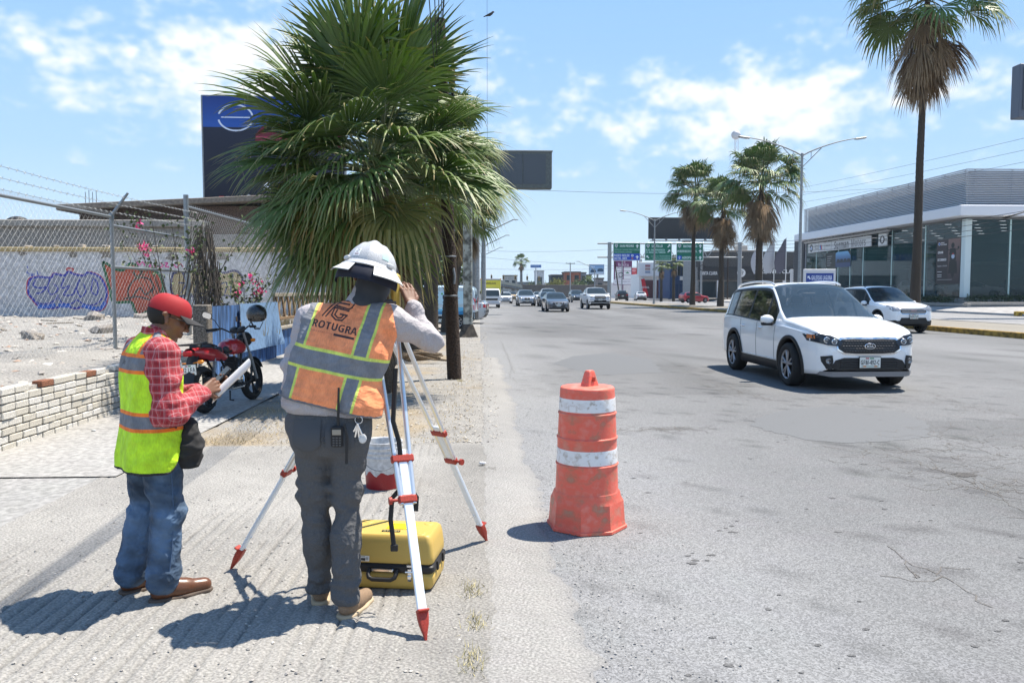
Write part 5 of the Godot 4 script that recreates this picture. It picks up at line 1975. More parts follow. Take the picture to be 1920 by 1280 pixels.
# ---------------------------------------------------------------- signed distance bodies, meshed with surface nets
# prims: ["c", a, b, ra, rb] tapered capsule; ["e", centre, radii, basis] ellipsoid; a trailing "-" cuts
func sdf(prims: Array,cell: float,k: float,post = null,lo_in := Vector3.INF,hi_in := Vector3.INF) -> Array:
	var lo := Vector3(1e9,1e9,1e9)
	var hi := -lo
	for p in prims:
		if p[0] == "c":
			var r := maxf(p[3],p[4])
			lo = lo.min((p[1] as Vector3).min(p[2]) - Vector3.ONE*r)
			hi = hi.max((p[1] as Vector3).max(p[2])+Vector3.ONE*r)
		elif p[0] == "e":
			var r: float = maxf(p[2].x,maxf(p[2].y,p[2].z))
			lo = lo.min(p[1] - Vector3.ONE*r)
			hi = hi.max(p[1]+Vector3.ONE*r)
	lo -= Vector3.ONE*cell*3
	hi += Vector3.ONE*cell*3
	if lo_in != Vector3.INF:
		lo = lo.max(lo_in); hi = hi.min(hi_in)
	var nx := int((hi.x - lo.x)/cell)+2
	var ny := int((hi.y - lo.y)/cell)+2
	var nz := int((hi.z - lo.z)/cell)+2
	var f := PackedFloat32Array()
	f.resize(nx*ny*nz)
	f.fill(1.0)
	var sxy := nx*ny
	for p in prims:
		var cut: bool = p[0].ends_with("-")
		var cap: bool = p[0][0] == "c"
		var kk: float = p[5] if p.size() > 5 else k
		var a: Vector3 = p[1]
		var pad := kk+cell*2.5
		var bl: Vector3
		var bh: Vector3
		var b := Vector3()
		var ra := 0.0
		var rb := 0.0
		var inv := Basis()
		var rad := Vector3.ONE
		if cap:
			b = p[2]; ra = p[3]; rb = p[4]
			bl = a.min(b) - Vector3.ONE*(maxf(ra,rb)+pad)
			bh = a.max(b)+Vector3.ONE*(maxf(ra,rb)+pad)
		else:
			rad = p[2]
			inv = (p[3] as Basis).inverse() if p.size() > 3 and p[3] is Basis else Basis()
			var m := maxf(rad.x,maxf(rad.y,rad.z))+pad
			bl = a - Vector3.ONE*m
			bh = a+Vector3.ONE*m
		var x0 := clampi(int((bl.x - lo.x)/cell),0,nx - 1)
		var x1 := clampi(int((bh.x - lo.x)/cell)+1,0,nx - 1)
		var y0 := clampi(int((bl.y - lo.y)/cell),0,ny - 1)
		var y1 := clampi(int((bh.y - lo.y)/cell)+1,0,ny - 1)
		var z0 := clampi(int((bl.z - lo.z)/cell),0,nz - 1)
		var z1 := clampi(int((bh.z - lo.z)/cell)+1,0,nz - 1)
		var ba := b - a
		var il := 1.0/maxf(ba.length_squared(),1e-9)
		var dr := rb - ra
		var mr := minf(rad.x,minf(rad.y,rad.z))
		for z in range(z0,z1+1):
			for y in range(y0,y1+1):
				var idx := z*sxy+y*nx+x0
				var q := Vector3(lo.x+x0*cell,lo.y+y*cell,lo.z+z*cell) - a
				for x in range(x0,x1+1):
					var d: float
					if cap:
						var h := clampf(q.dot(ba)*il,0.0,1.0)
						d = (q - ba*h).length() - ra - dr*h
					else:
						var w := (inv*q)/rad
						var k0 := w.length()
						var k1 := (w/rad).length()
						d = k0*(k0 - 1.0)/k1 if k1 > 1e-6 else -mr
					var e := f[idx]
					if cut:
						d = -d
						var h2 := maxf(kk - absf(e - d),0.0)/kk
						f[idx] = maxf(e,d)+h2*h2*kk*0.25
					else:
						var h3 := maxf(kk - absf(e - d),0.0)/kk
						f[idx] = minf(e,d) - h3*h3*kk*0.25
					idx += 1
					q.x += cell
	if post != null:
		var i := 0
		var band := cell*4.0+.03
		for z in nz:
			for y in ny:
				for x in nx:
					var e := f[i]
					if e < band and e > -band: f[i] = post.call(Vector3(lo.x+x*cell,lo.y+y*cell,lo.z+z*cell),e)
					i += 1
	# surface nets
	var V := PackedVector3Array()
	var I := PackedInt32Array()
	var at := PackedInt32Array()
	at.resize(f.size())
	at.fill(-1)
	var near := cell*3.2
	for z in nz - 1:
		for y in ny - 1:
			var i := z*sxy+y*nx
			for x in nx - 1:
				var e0 := f[i]
				if e0 < near and e0 > -near:
					var v := [e0,f[i+1],f[i+nx],f[i+nx+1],f[i+sxy],f[i+sxy+1],f[i+sxy+nx],f[i+sxy+nx+1]]
					var mask := 0
					for c in 8:
						if v[c] < 0.0: mask |= 1 << c
					if mask != 0 and mask != 255:
						var s := Vector3()
						var cnt := 0
						for ed in [[0,1],[2,3],[4,5],[6,7],[0,2],[1,3],[4,6],[5,7],[0,4],[1,5],[2,6],[3,7]]:
							var c0: int = ed[0]
							var c1: int = ed[1]
							if (v[c0] < 0.0) != (v[c1] < 0.0):
								var t: float = v[c0]/(v[c0] - v[c1])
								var p0 := Vector3(c0 & 1,(c0 >> 1) & 1,c0 >> 2)
								var p1 := Vector3(c1 & 1,(c1 >> 1) & 1,c1 >> 2)
								s += p0.lerp(p1,t)
								cnt += 1
						at[i] = V.size()
						V.append(lo+(Vector3(x,y,z)+s/cnt)*cell)
				i += 1
	for z in range(1,nz - 1):
		for y in range(1,ny - 1):
			var i := z*sxy+y*nx
			for x in range(1,nx - 1):
				i = z*sxy+y*nx+x
				if at[i] < 0: continue
				var e0 := f[i] < 0.0
				var o := [[1,nx,sxy],[nx,sxy,1],[sxy,1,nx]]
				for ax in 3:
					if e0 != (f[i+o[ax][0]] < 0.0):
						var a0 := at[i]
						var a1 := at[i - o[ax][1]]
						var a2 := at[i - o[ax][1] - o[ax][2]]
						var a3 := at[i - o[ax][2]]
						if a1 < 0 or a2 < 0 or a3 < 0: continue
						if e0: I.append_array([a0,a2,a1,a0,a3,a2])
						else: I.append_array([a0,a1,a2,a0,a2,a3])
	var N := PackedVector3Array()
	N.resize(V.size())
	for t in range(0,I.size(),3):
		var n := (V[I[t+2]] - V[I[t]]).cross(V[I[t+1]] - V[I[t]])
		N[I[t]] += n; N[I[t+1]] += n; N[I[t+2]] += n
	for i in N.size(): N[i] = N[i].normalized() if N[i].length_squared() > 0 else Vector3.UP
	return [V,N,I]

# put a meshed field into g; uvf(point, face normal) gives the texture place per corner if set
func put_sdf(g: G,m: Array,uvf = null) -> G:
	var V: PackedVector3Array = m[0]
	var N: PackedVector3Array = m[1]
	var I: PackedInt32Array = m[2]
	if uvf == null:
		var st := g.V.size()
		for i in V.size(): g.add(V[i],N[i])
		for i in I: g.I.append(i+st)
		return g
	for t in range(0,I.size(),3):
		var n := (N[I[t]]+N[I[t+1]]+N[I[t+2]])
		for k in 3:
			var i := I[t+k]
			g.I.append(g.add(V[i],N[i],uvf.call(V[i],n)))
	return g

# prims of a hand: wrist w, direction of the fingers d, back of the hand up u; curl 0..1 per joint; left mirrors the thumb
func hand_prims(w: Vector3,d: Vector3,u: Vector3,curl: float,thumb: float,size := 1.0) -> Array:
	d = d.normalized()
	var s := d.cross(u).normalized()
	u = s.cross(d).normalized()
	var o := []
	var L := .185*size
	var palm := w+d*L*.46
	for k in 4:
		var x: float = (-.032+k*.0215)*size
		o.append(["c",w+d*.012+s*x*.55,w+d*L*.47+s*x,.0135*size,.0105*size])
	var lens: Array = [.074,.086,.080,.062]
	for k in 4:
		var x: float = (-.032+k*.0215)*size*(thumb if thumb != 0 else 1.0)
		var a := w+d*L*(.48 - .02*absf(k - 1.2))+s*x
		var dir := d
		var l: float = lens[k]*size
		var r := [.0098,.0090,.0080]
		for j in 3:
			dir = dir.rotated(s,-curl*[.7,1.05,.7][j] - .05*k*curl).normalized()
			var e = a+dir*l*[.45,.31,.24][j]
			o.append(["c",a,e,r[j]*size,(r[j] - .0009)*size,.005])
			a = e
	var side := -thumb
	var t0 := w+d*L*.13+s*side*.028*size - u*.006
	var t1 := t0+(d*.75+s*side*.65 - u*.25).normalized()*.042*size
	var t2 := t1+(d*.95+s*side*.15 - u*.45).normalized()*.034*size
	var t3 := t2+(d*.95 - s*side*.1 - u*.5).normalized()*.026*size
	o.append(["c",t0,t1,.0145*size,.0115*size])
	o.append(["c",t1,t2,.0112*size,.0102*size,.006])
	o.append(["c",t2,t3,.0102*size,.0082*size,.005])
	return o

# prims of a head: c centre of the skull, fw facing, up; r scale 1 = 0.225 m from chin to crown
func head_prims(c: Vector3,fw: Vector3,up: Vector3) -> Array:
	var rt := fw.cross(up).normalized()
	up = rt.cross(fw).normalized()
	var b := Basis(rt,up,-fw)
	var P := func(x: float,y: float,z: float) -> Vector3: return c+rt*x+up*y+fw*z
	var o := [["e",P.call(0,.025,-.012),Vector3(.075,.088,.096),b],["e",P.call(0,-.03,.030),Vector3(.060,.075,.062),b],
		["c",P.call(-.028,-.092,.050),P.call(.028,-.092,.050),.020,.020],["c",P.call(0,-.097,.066),P.call(0,-.094,.070),.016,.013],
		["c",P.call(-.045,-.06,.01),P.call(-.022,-.092,.05),.020,.016],["c",P.call(.045,-.06,.01),P.call(.022,-.092,.05),.020,.016],
		["c",P.call(-.035,.028,.075),P.call(.035,.028,.075),.014,.014],
		["c",P.call(0,.012,.088),P.call(0,-.026,.110),.0085,.0115,.010],["c",P.call(-.013,-.030,.096),P.call(.013,-.030,.096),.009,.009,.008],
		["c",P.call(-.042,-.018,.060),P.call(-.034,-.014,.070),.020,.018],["c",P.call(.042,-.018,.060),P.call(.034,-.014,.070),.020,.018],
		["c",P.call(-.020,-.055,.090),P.call(.020,-.055,.090),.0085,.0085,.006],["c",P.call(-.018,-.068,.087),P.call(.018,-.068,.087),.0090,.0090,.006]]
	for s in [-1,1]:
		o.append(["e-",P.call(s*.031,.006,.098),Vector3(.016,.010,.012),b,0,.010])
		o.append(["e",P.call(s*.031,.006,.078),Vector3(.013,.012,.012),b,0,.004])
		o.append(["c",P.call(s*.075,.012,-.012),P.call(s*.081,-.022,-.002),.013,.009,.006])
		o.append(["c",P.call(s*.079,.026,-.020),P.call(s*.084,.018,-.030),.010,.010,.006])
	for e in o:
		if e[0][0] == "e" and e.size() > 5: e[4] = 0.0
	return o

var fold_n: FastNoiseLite
func folds(p: Vector3,amp: float,sy := 1.0) -> float:
	return (fold_n.get_noise_3d(p.x*9.0,p.y*22.0*sy+p.x*6.0,p.z*9.0)+.5*fold_n.get_noise_3d(p.x*24.0,p.y*38.0*sy,p.z*24.0))*amp

# knitted mesh dots and uneven wear over a print
func weave_print(im: Image) -> Image:
	var d := im.get_data()
	var w := im.get_width()
	var h := im.get_height()
	for y in h:
		for x in w:
			var k := (y*w+x)*3
			var f := .965 if ((x >> 1)+(y >> 1)) % 2 else 1.03
			f *= 1.0+.10*fold_n.get_noise_2d(x*.05,y*.05)+.06*fold_n.get_noise_2d(x*.4,y*.15)
			d[k] = mini(255,int(d[k]*f)); d[k+1] = mini(255,int(d[k+1]*f)); d[k+2] = mini(255,int(d[k+2]*f))
	return Image.create_from_data(w,h,false,Image.FORMAT_RGB8,d)
func creased(m: StandardMaterial3D,s: float) -> StandardMaterial3D:
	m.normal_enabled = true
	m.normal_texture = TX.crease_n
	m.normal_scale = s
	return m

func vest_print_orange() -> Image:
	var im := card(1024,512,lin(.90,.30,.125))
	var K := 512.0/.68
	var U := func(u: float,back: bool) -> float: return ((u+.30)/.60*512.0)+(0.0 if back else 512.0)
	var Vv := func(v: float) -> float: return (.36 - v)*K
	var grey := lin(.19,.20,.22)
	var lime := lin(.62,.72,.14)
	for bk in [true,false]:
		for q in [[-.19,-.215,-.18,1],[.125,.085,.105,1]]:
			var pts := func(o: float,w: float) -> PackedVector2Array:
				return PackedVector2Array([Vector2(U.call(q[1]+o - w,bk),Vv.call(-.34)),Vector2(U.call(q[0]+o - w,bk),Vv.call(.36)),Vector2(U.call(q[0]+o+w,bk),Vv.call(.36)),Vector2(U.call(q[1]+o+w,bk),Vv.call(-.34))])
			poly_px(im,pts.call(0.0,.042),lime)
			poly_px(im,pts.call(0.0,.029),grey)
		var x0 := 0 if bk else 512
		im.fill_rect(Rect2i(x0,int(Vv.call(.056)),512,int(.112*K)),lime)
		im.fill_rect(Rect2i(x0,int(Vv.call(.041)),512,int(.082*K)),grey)
	# zip on the front
	im.fill_rect(Rect2i(512+252,0,8,512),Color(.08,.08,.08))
	# company monogram and name on the back
	var ink := lin(.05,.03,.03)
	var o := Vector2(U.call(-.045,true),Vv.call(.255))
	for l in [[-62,34,-24,-30,40,-34,48,-26,44,-16],[-48,34,-16,-20,30,-22],[44,-14,34,-6,-18,-8],[-22,-2,36,0],[-22,-2,-26,26,-6,38,20,36,34,16,6,16],[-10,4,-14,22,0,30,14,28,20,18]]:
		var pts := []
		for i in range(0,l.size(),2): pts.append(o+Vector2(l[i],l[i+1])*1.05)
		line_px(im,pts,5.5,ink)
	text_px(im,"ROTUGRA",Rect2(U.call(-.155,true),Vv.call(.185),190,26),ink,700)
	im.fill_rect(Rect2i(int(U.call(-.04,true)),int(Vv.call(.138)),88,8),ink)
	for k in 12: im.fill_rect(Rect2i(int(U.call(-.155,true))+k*8,int(Vv.call(.135)),5,3),Color(.80,.45,.32))
	return im

func vest_print_lime() -> Image:
	var im := card(1024,512,lin(.50,.80,.02))
	var K := 512.0/.85 # v from .60 to 1.45
	var Y := func(y: float) -> int: return int((1.45 - y)*K)
	var grey := lin(.17,.18,.20)
	var org := lin(.90,.20,.02)
	for f in [1,-1]:
		# stripe running over each shoulder: angle measured from the back
		var c: float = 512.0+f*150.0
		poly_px(im,v2([c - 62,Y.call(1.235),c+30,Y.call(1.45),c+150,Y.call(1.45),c+48,Y.call(1.235)]),org)
		poly_px(im,v2([c - 40,Y.call(1.235),c+52,Y.call(1.45),c+128,Y.call(1.45),c+26,Y.call(1.235)]),grey)
	for b in [[1.285,1.185],[.992,.893]]:
		im.fill_rect(Rect2i(0,Y.call(b[0]),1024,int((b[0] - b[1])*K)),org)
		im.fill_rect(Rect2i(0,Y.call(b[0] - .018),1024,int((b[0] - b[1] - .036)*K)),grey)
	text_px(im,"Deans",Rect2(452,Y.call(1.25),60,14),Color(.1,.1,.1))
	return im

func plaid() -> Image:
	var im := card(128,128,lin(.42,.03,.045))
	for k in 4:
		im.fill_rect(Rect2i(k*32,0,13,128),lin(.26,.02,.03))
	for y in 128:
		if y % 32 < 13:
			for x in 128: im.set_pixel(x,y,im.get_pixel(x,y).lerp(lin(.22,.012,.02),.5))
	for k in 4:
		im.fill_rect(Rect2i(k*32+20,0,3,128),lin(.52,.28,.29))
		im.fill_rect(Rect2i(0,k*32+20,128,3),lin(.52,.28,.29))
		im.fill_rect(Rect2i(k*32+26,0,1,128),lin(.50,.25,.25))
		im.fill_rect(Rect2i(0,k*32+26,128,1),lin(.50,.25,.25))
	return im

func shoe(parent: Node,heel: Vector3,toe: Vector3,upper: Material,sole_m: Material,w := .042) -> void:
	var d := (toe - heel).normalized()
	var l := heel.distance_to(toe)
	var up := Vector3.UP
	var pr := [["c",heel+up*.058,heel+d*l*.55+up*.056,w*.92,w*.98],["c",heel+d*l*.45+up*.055,toe+up*.045,w*1.0,w*.86],["c",heel+d*.03+up*.06,heel+d*.04+up*.13,w*.98,w*.96],["c",heel+d*l*.3+up*.085,heel+d*l*.62+up*.06,w*.75,w*.7]]
	var g := put_sdf(G.new(),sdf(pr,.0065,.02,func(p: Vector3,e: float) -> float: return maxf(e,.024 - p.y)))
	var s := part("shoe",g,upper,parent)
	var sp := [["c",heel+up*.02,heel+d*l*.6+up*.02,w*1.12,w*1.12],["c",heel+d*l*.6+up*.02,toe+up*.02,w*1.14,w*1.0]]
	g = put_sdf(G.new(),sdf(sp,.0065,.02,func(p: Vector3,e: float) -> float: return maxf(e,maxf(p.y - .029,.002 - p.y))))
	part("sole",g,sole_m,s)

func build_people() -> void:
	fold_n = FastNoiseLite.new()
	fold_n.seed = 3
	fold_n.frequency = .35
	fold_n.fractal_octaves = 2
	build_surveyor()
	build_helper()

func build_surveyor() -> void:
	var o := thing("person","person in white hard hat and orange reflective vest bending to the tripod instrument","person",Vector3(-.68,0,-3.95))
	var skin := mat(lin(.27,.125,.07),.55,0,"fine",8.0)
	# joints
	var sr := Vector3(.225,1.45,-.11)
	var er := Vector3(.415,1.335,-.27)
	var wr := Vector3(.312,1.525,-.36)
	var sl := Vector3(-.165,1.45,-.10)
	var el := Vector3(-.25,1.215,-.06)
	var wl := Vector3(-.278,1.05,-.13)
	var hd := Vector3(.125,1.675,-.17)
	# body: one surface from the coarse trunk to the fingers
	var g := G.new()
	put_sdf(g,sdf([["c",Vector3(-.14,.95,-.03),Vector3(0,.95,-.03),.10,.10],["c",Vector3(-.09,1.15,-.05),Vector3(.0,1.15,-.05),.095,.095],["c",Vector3(-.06,1.34,-.09),Vector3(.10,1.34,-.09),.10,.10],
		["c",Vector3(.05,1.42,-.11),Vector3(.105,1.62,-.16),.06,.055],["c",sr - Vector3(.02,.01,0),er,.05,.04],["c",er,wr,.04,.029],["c",sl+Vector3(.02,-.01,0),el,.05,.04],["c",el,wl,.04,.029],
		["c",Vector3(-.145,.9,-.02),Vector3(-.150,.62,-.045),.07,.045],["c",Vector3(-.150,.62,-.045),Vector3(-.138,.1,-.085),.045,.035],["c",Vector3(.026,.9,-.02),Vector3(.014,.62,-.015),.07,.045],["c",Vector3(.014,.62,-.015),Vector3(.020,.36,.03),.045,.04],["c",Vector3(.020,.36,.03),Vector3(.024,.1,.075),.04,.035]],.016,.03))
	put_sdf(g,sdf(head_prims(hd,Vector3(.18,-.38,-1).normalized(),Vector3(.12,1,-.3).normalized()),.0045,.018))
	put_sdf(g,sdf([["c",er.lerp(wr,.7),wr,.031,.027]]+hand_prims(wr,Vector3(-.26,.86,-.42),Vector3(.55,.25,.75),.42,-1.0,1.06),.0032,.012))
	put_sdf(g,sdf([["c",el.lerp(wl,.7),wl,.031,.027]]+hand_prims(wl,Vector3(.16,-.85,-.45),Vector3(-.9,.1,.25),.35,1.0),.0036,.012))
	part("body",g,skin,o)
	# jeans
	var jm := mat(lin(.115,.118,.125),.85,0,"weave/crease_n",2.6,.8)
	var jp := [["c",Vector3(-.175,.945,-.035),Vector3(.03,.945,-.035),.112,.112],["c",Vector3(-.15,.88,.015),Vector3(.02,.88,.015),.105,.105],
		["c",Vector3(-.155,.88,-.02),Vector3(-.150,.62,-.045),.102,.076],["c",Vector3(-.150,.62,-.045),Vector3(-.146,.36,-.04),.075,.070],["c",Vector3(-.146,.36,-.04),Vector3(-.138,.10,-.085),.070,.064],
		["c",Vector3(.028,.88,-.02),Vector3(.014,.62,-.015),.102,.077],["c",Vector3(.014,.62,-.015),Vector3(.016,.36,.03),.076,.071],["c",Vector3(.016,.36,.03),Vector3(.024,.10,.085),.071,.066]]
	var ridge := func(p: Vector3,e: float) -> float:
		var kn := exp(-pow((p.y - .56)/.13,2.0))+1.0*exp(-pow((p.y - .16)/.09,2.0))+.35
		return maxf(maxf(e+folds(p,.022)*kn,.075 - p.y),p.y - 1.02 - .02)
	g = put_sdf(G.new(),sdf(jp,.0095,.03,ridge))
	var tr := part("trousers",g,jm,o)
	# stitched back pockets, belt
	for q in [[-.155,.905,.068,-.06],[.005,.895,.078,.05]]:
		g = G.new()
		var rows := []
		for j in 6:
			var row := []
			for i in 6:
				var x: float = q[0]+(i/5.0 - .5)*.135*(1.0 if j > 0 else .35)
				var y: float = q[1]+(j/5.0 - .5)*.15
				var zz := .03
				for s in 30:
					var pp := Vector3(x,y,.16 - s*.005)
					var best := 1.0
					for c in jp:
						var ba: Vector3 = c[2] - c[1]
						var h := clampf((pp - c[1]).dot(ba)/ba.length_squared(),0,1)
						best = minf(best,(pp - c[1] - ba*h).length() - lerpf(c[3],c[4],h))
					if best < .004:
						zz = pp.z+.008
						break
				row.append(Vector3(x,y,zz))
			rows.append(row)
		g.up(rows)
		part("back_pocket",g,mat(lin(.10,.103,.11),.85,0,"weave/weave_n",14.0,.5),tr)
	# boots
	var tan_m := mat(lin(.36,.24,.15),.8,0,"fine/fine_n",6.0,.4)
	var sole_m := mat(lin(.42,.33,.22),.8)
	shoe(o,Vector3(-.138,0,-.08),Vector3(-.175,0,-.27),tan_m,sole_m)
	shoe(o,Vector3(.022,0,.105),Vector3(.09,0,-.085),tan_m,sole_m)
	# shirt
	var sm := mat(lin(.54,.505,.52),.85,0,"weave/crease_n",2.6,.7)
	var torso := [["c",Vector3(-.175,1.04,-.035),Vector3(.03,1.03,-.035),.118,.118],["c",Vector3(-.16,1.10,-.042),Vector3(.025,1.10,-.042),.120,.120],["c",Vector3(-.145,1.18,-.055),Vector3(.035,1.18,-.055),.122,.122],["c",Vector3(-.125,1.255,-.072),Vector3(.06,1.25,-.072),.125,.125],["c",Vector3(-.105,1.33,-.09),Vector3(.095,1.32,-.09),.124,.124],["c",Vector3(-.145,1.445,-.11),Vector3(.195,1.435,-.11),.082,.082]]
	var arms := [["c",sr,er,.080,.060],["c",er,er.lerp(wr,.9),.060,.044],["c",sl,el,.076,.058],["c",el,wl,.058,.044]]
	var sp := torso+[["c",Vector3(.04,1.47,-.12),Vector3(.085,1.575,-.15),.075,.066]]+arms
	g = put_sdf(G.new(),sdf(sp,.0095,.035,func(p: Vector3,e: float) -> float:
		var k := .014+.018*exp(-(p - er).length_squared()/.02)+.010*exp(-(p - el).length_squared()/.02)+.012*smoothstep(1.12,1.0,p.y)
		return maxf(e+folds(p,k),.985 - p.y - .012*sin(p.x*9.0)+.02*absf(p.x+.07))))
	part("shirt",g,sm,o)
	for q in [[er.lerp(wr,.80),er.lerp(wr,.93),.050],[el.lerp(wl,.86),el.lerp(wl,1.02),.049]]:
		g = G.new()
		g.tube([q[0],q[1]],[q[2],q[2]],16,true)
		part("cuff",g,sm,o)
	# vest
	var vp := []
	for t in torso: vp.append(["c",t[1],t[2],t[3]+.021,t[4]+.021])
	vp.append(["c",Vector3(.03,1.45,-.12),Vector3(.07,1.52,-.14),.085,.075])
	vp.append(["c-",sr+Vector3(.065,-.02,-.02),er,.095,.12,.01])
	vp.append(["c-",sl+Vector3(-.062,-.02,0),el+Vector3(-.06,-.1,0),.088,.11,.01])
	vp.append(["c-",Vector3(.06,1.55,-.20),Vector3(.14,1.72,-.22),.095,.12,.01])
	g = put_sdf(G.new(),sdf(vp,.0085,.04,func(p: Vector3,e: float) -> float:
		var flare := .022*smoothstep(1.18,1.02,p.y)*smoothstep(-.05,.1,p.x)
		return maxf(e+folds(p,.013,.45) - flare,1.02 - .25*p.x - p.y)),func(p: Vector3,n: Vector3) -> Vector2:
		var q := p - Vector3(-.02,1.25,0)
		var u := clampf(q.x*.976 - q.y*.21,-.299,.299)
		var v := q.y*.976+q.x*.21
		return Vector2((u+.30)/1.2+(0.0 if n.z > -.05 else .5),(.36 - v)/.68))
	var vm := creased(pic(weave_print(vest_print_orange()),.75),.45)
	part("reflective_vest",g,vm,o)
	# grey binding along the hem
	var hb2 := []
	for t in torso.slice(0,3): hb2.append(["c",t[1],t[2],t[3]+.024,t[4]+.024])
	g = put_sdf(G.new(),sdf(hb2,.0085,.04,func(p: Vector3,e: float) -> float:
		var flare := .022*smoothstep(1.18,1.02,p.y)*smoothstep(-.05,.1,p.x)
		var hem := 1.02 - .25*p.x
		return maxf(maxf(e+folds(p,.013,.45) - flare,hem - .005 - p.y),p.y - hem - .009)))
	part("hem_binding",g,mat(lin(.16,.16,.17),.8),o)
	# gaiter over neck and jaw
	var ga := mat(lin(.055,.062,.075),.9,0,"weave",10.0)
	g = put_sdf(G.new(),sdf([["e",hd+Vector3(.01,-.045,-.01),Vector3(.085,.10,.105),Basis()],["c",hd+Vector3(0,-.07,0),hd+Vector3(-.03,-.15,.03),.075,.085]],.007,.03,func(p: Vector3,e: float) -> float: return maxf(e,p.y - hd.y - .02+(p.z - hd.z) * -.2)))
	part("neck_gaiter",g,ga,o)
	# hard hat: ridged dome, brim, sun visor, neck shade
	var hb := Basis(Vector3(.97,-.20,.05).normalized(),Vector3(.19,.95,-.20).normalized(),Vector3.BACK).orthonormalized()
	var hc := hd+Vector3(.0,.035,.01)
	var wm := mat(lin(.78,.79,.80),.30,0,"fine",5.0)
	var rows := []
	for i in 17:
		var t := PI/2*i/16.0
		var row := []
		for k in 48:
			var a := TAU*k/48
			var rr := cos(t)
			var p := Vector3(sin(a)*rr*.128,sin(t)*.135,cos(a)*rr*.158)
			var rd := exp(-pow(p.x/.022,2.0))*.012*sin(t)+exp(-pow((absf(p.x) - .055)/.012,2.0))*.005*sin(t)
			p *= 1.0+rd/.14
			row.append(hc+hb*p)
		row.append(row[0])
		rows.append(row)
	g = G.new()
	g.grid(rows)
	rows.reverse()
	var hat := part("hard_hat",g,wm,o)
	g = G.new()
	rows = []
	for q in [[1.0,.010],[1.03,.0],[1.14,-.012],[1.16,-.016],[1.15,-.021],[1.0,-.008]]:
		var row := []
		for k in 49:
			var a := TAU*k/48
			var ex: float = q[0]+(.10*maxf(0,-cos(a))*(q[0] - 1.0)/.16)
			row.append(hc+hb*Vector3(sin(a)*.130*ex,q[1],cos(a)*.160*ex))
		rows.append(row)
	rows.reverse()
	g.grid(rows)
	part("brim",g,wm,hat)
	# stiff visor flaps on both sides
	var vis := mat(lin(.60,.60,.58),.5)
	for sg in [1,-1]:
		g = G.new()
		rows = []
		for j in 3:
			var row := []
			for i in 13:
				var a = lerpf(.32,1.5 if sg > 0 else 1.1,i/12.0)*sg
				var e: float = 1.12+j*.22*(1.0 - .15*cos(i*.5))
				row.append(hc+hb*Vector3(sin(a)*.130*e,-.012 - j*.028,cos(a)*.158*e))
			rows.append(row)
		g.grid(rows)
		for j in 3:
			for i in 13: rows[j][i] += hb.y * -.004
		g.up(rows)
		part("visor_flap",g,vis,hat)
		g = G.new()
		g.at(Transform3D(hb*Basis(Vector3.UP,sg*1.0),hc+hb*Vector3(sin(.95*sg)*.135,.014,cos(.95*sg)*.162))).box(Vector3(.045,.022,.02),Vector3.ZERO,.006)
		part("clip",g,wm,hat)
	g = G.new()
	rows = []
	for j in 5:
		var row := []
		for i in 25:
			var a := lerpf(-1.75,1.35,i/24.0)
			var e: float = 1.10+.16*sin(j*.5)+.02*sin(i*1.3)*j/4.0
			row.append(hc+hb*Vector3(sin(a)*.130*e,-.014 - j*.021,cos(a)*.158*e))
		rows.append(row)
	rows.reverse()
	g.grid(rows)
	part("neck_shade",g,mat(lin(.012,.016,.035),.85,0,"weave",10.0),hat)
	# decal with the company monogram
	var im := card(64,64,Color(.88,.89,.9))
	var ink := Color(.25,.25,.27)
	line_px(im,[Vector2(16,34),Vector2(28,10),Vector2(46,10),Vector2(46,18),Vector2(30,20)],4,ink)
	line_px(im,[Vector2(28,22),Vector2(26,34),Vector2(38,34),Vector2(42,26)],4,ink)
	im.fill_rect(Rect2i(10,44,44,6),Color(.5,.3,.3))
	im.fill_rect(Rect2i(14,53,38,4),ink)
	for q in [[-.50,.34,"hat_decal"],[.74,.42,"hat_sticker"]]:
		g = G.new()
		rows = []
		var uvs := []
		for j in 4:
			var row := []
			var ur := []
			for i in 5:
				var a: float = q[0]+(i/4.0 - .5)*.30
				var t: float = q[1]+(j/3.0 - .5)*.32
				row.append(hc+hb*(Vector3(sin(a)*cos(t)*.128,sin(t)*.135,cos(a)*cos(t)*.158)*1.012))
				ur.append(Vector2(i/4.0,1 - j/3.0))
			rows.append(row); uvs.append(ur)
		g.grid(rows,uvs)
		part(q[2],g,pic(im,.4) if q[0] < 0 else mat(lin(.42,.60,.58),.5),hat)
	# things on the belt: radio with antenna, keys on a strap
	var r := thing("two_way_radio","black two way radio with stub antenna clipped at the back of the grey jeans","radio",Vector3(-.685,.905,-3.825))
	g = G.new(); g.box(Vector3(.056,.10,.032),Vector3.ZERO,.006)
	part("case",g,M.black,r)
	g = G.new(); g.box(Vector3(.042,.026,.003),Vector3(0,.022,.0175),.001)
	part("screen",g,mat(lin(.30,.27,.22),.3),r)
	for k in 12:
		g = G.new(); g.box(Vector3(.010,.006,.004),Vector3(-.015+(k % 3)*.015,-.005 - (k/3)*.012,.017),.001)
		part("key",g,mat(lin(.1,.1,.1),.5),r)
	g = G.new(); g.tube([Vector3(.005,.05,0),Vector3(.005,.08,0),Vector3(.012,.235,.01)],[.008,.007,.005],8)
	part("antenna",g,M.black,r)
	g = G.new(); g.tube([Vector3(.036,.06,.01),Vector3(.05,0,.018),Vector3(.046,-.13,.02)],[.006,.007,.007],6,true,.4)
	part("strap",g,M.black,r)
	var kk := thing("key_bunch","bunch of keys on a ring with a white fob at the right hip","keys",Vector3(-.585,.93,-3.845))
	g = G.new()
	var ring := []
	for k in 13: ring.append(Vector3(cos(TAU*k/12)*.018,sin(TAU*k/12)*.018+.05,0))
	g.tube(ring,.002,5)
	part("ring",g,M.chrome,kk)
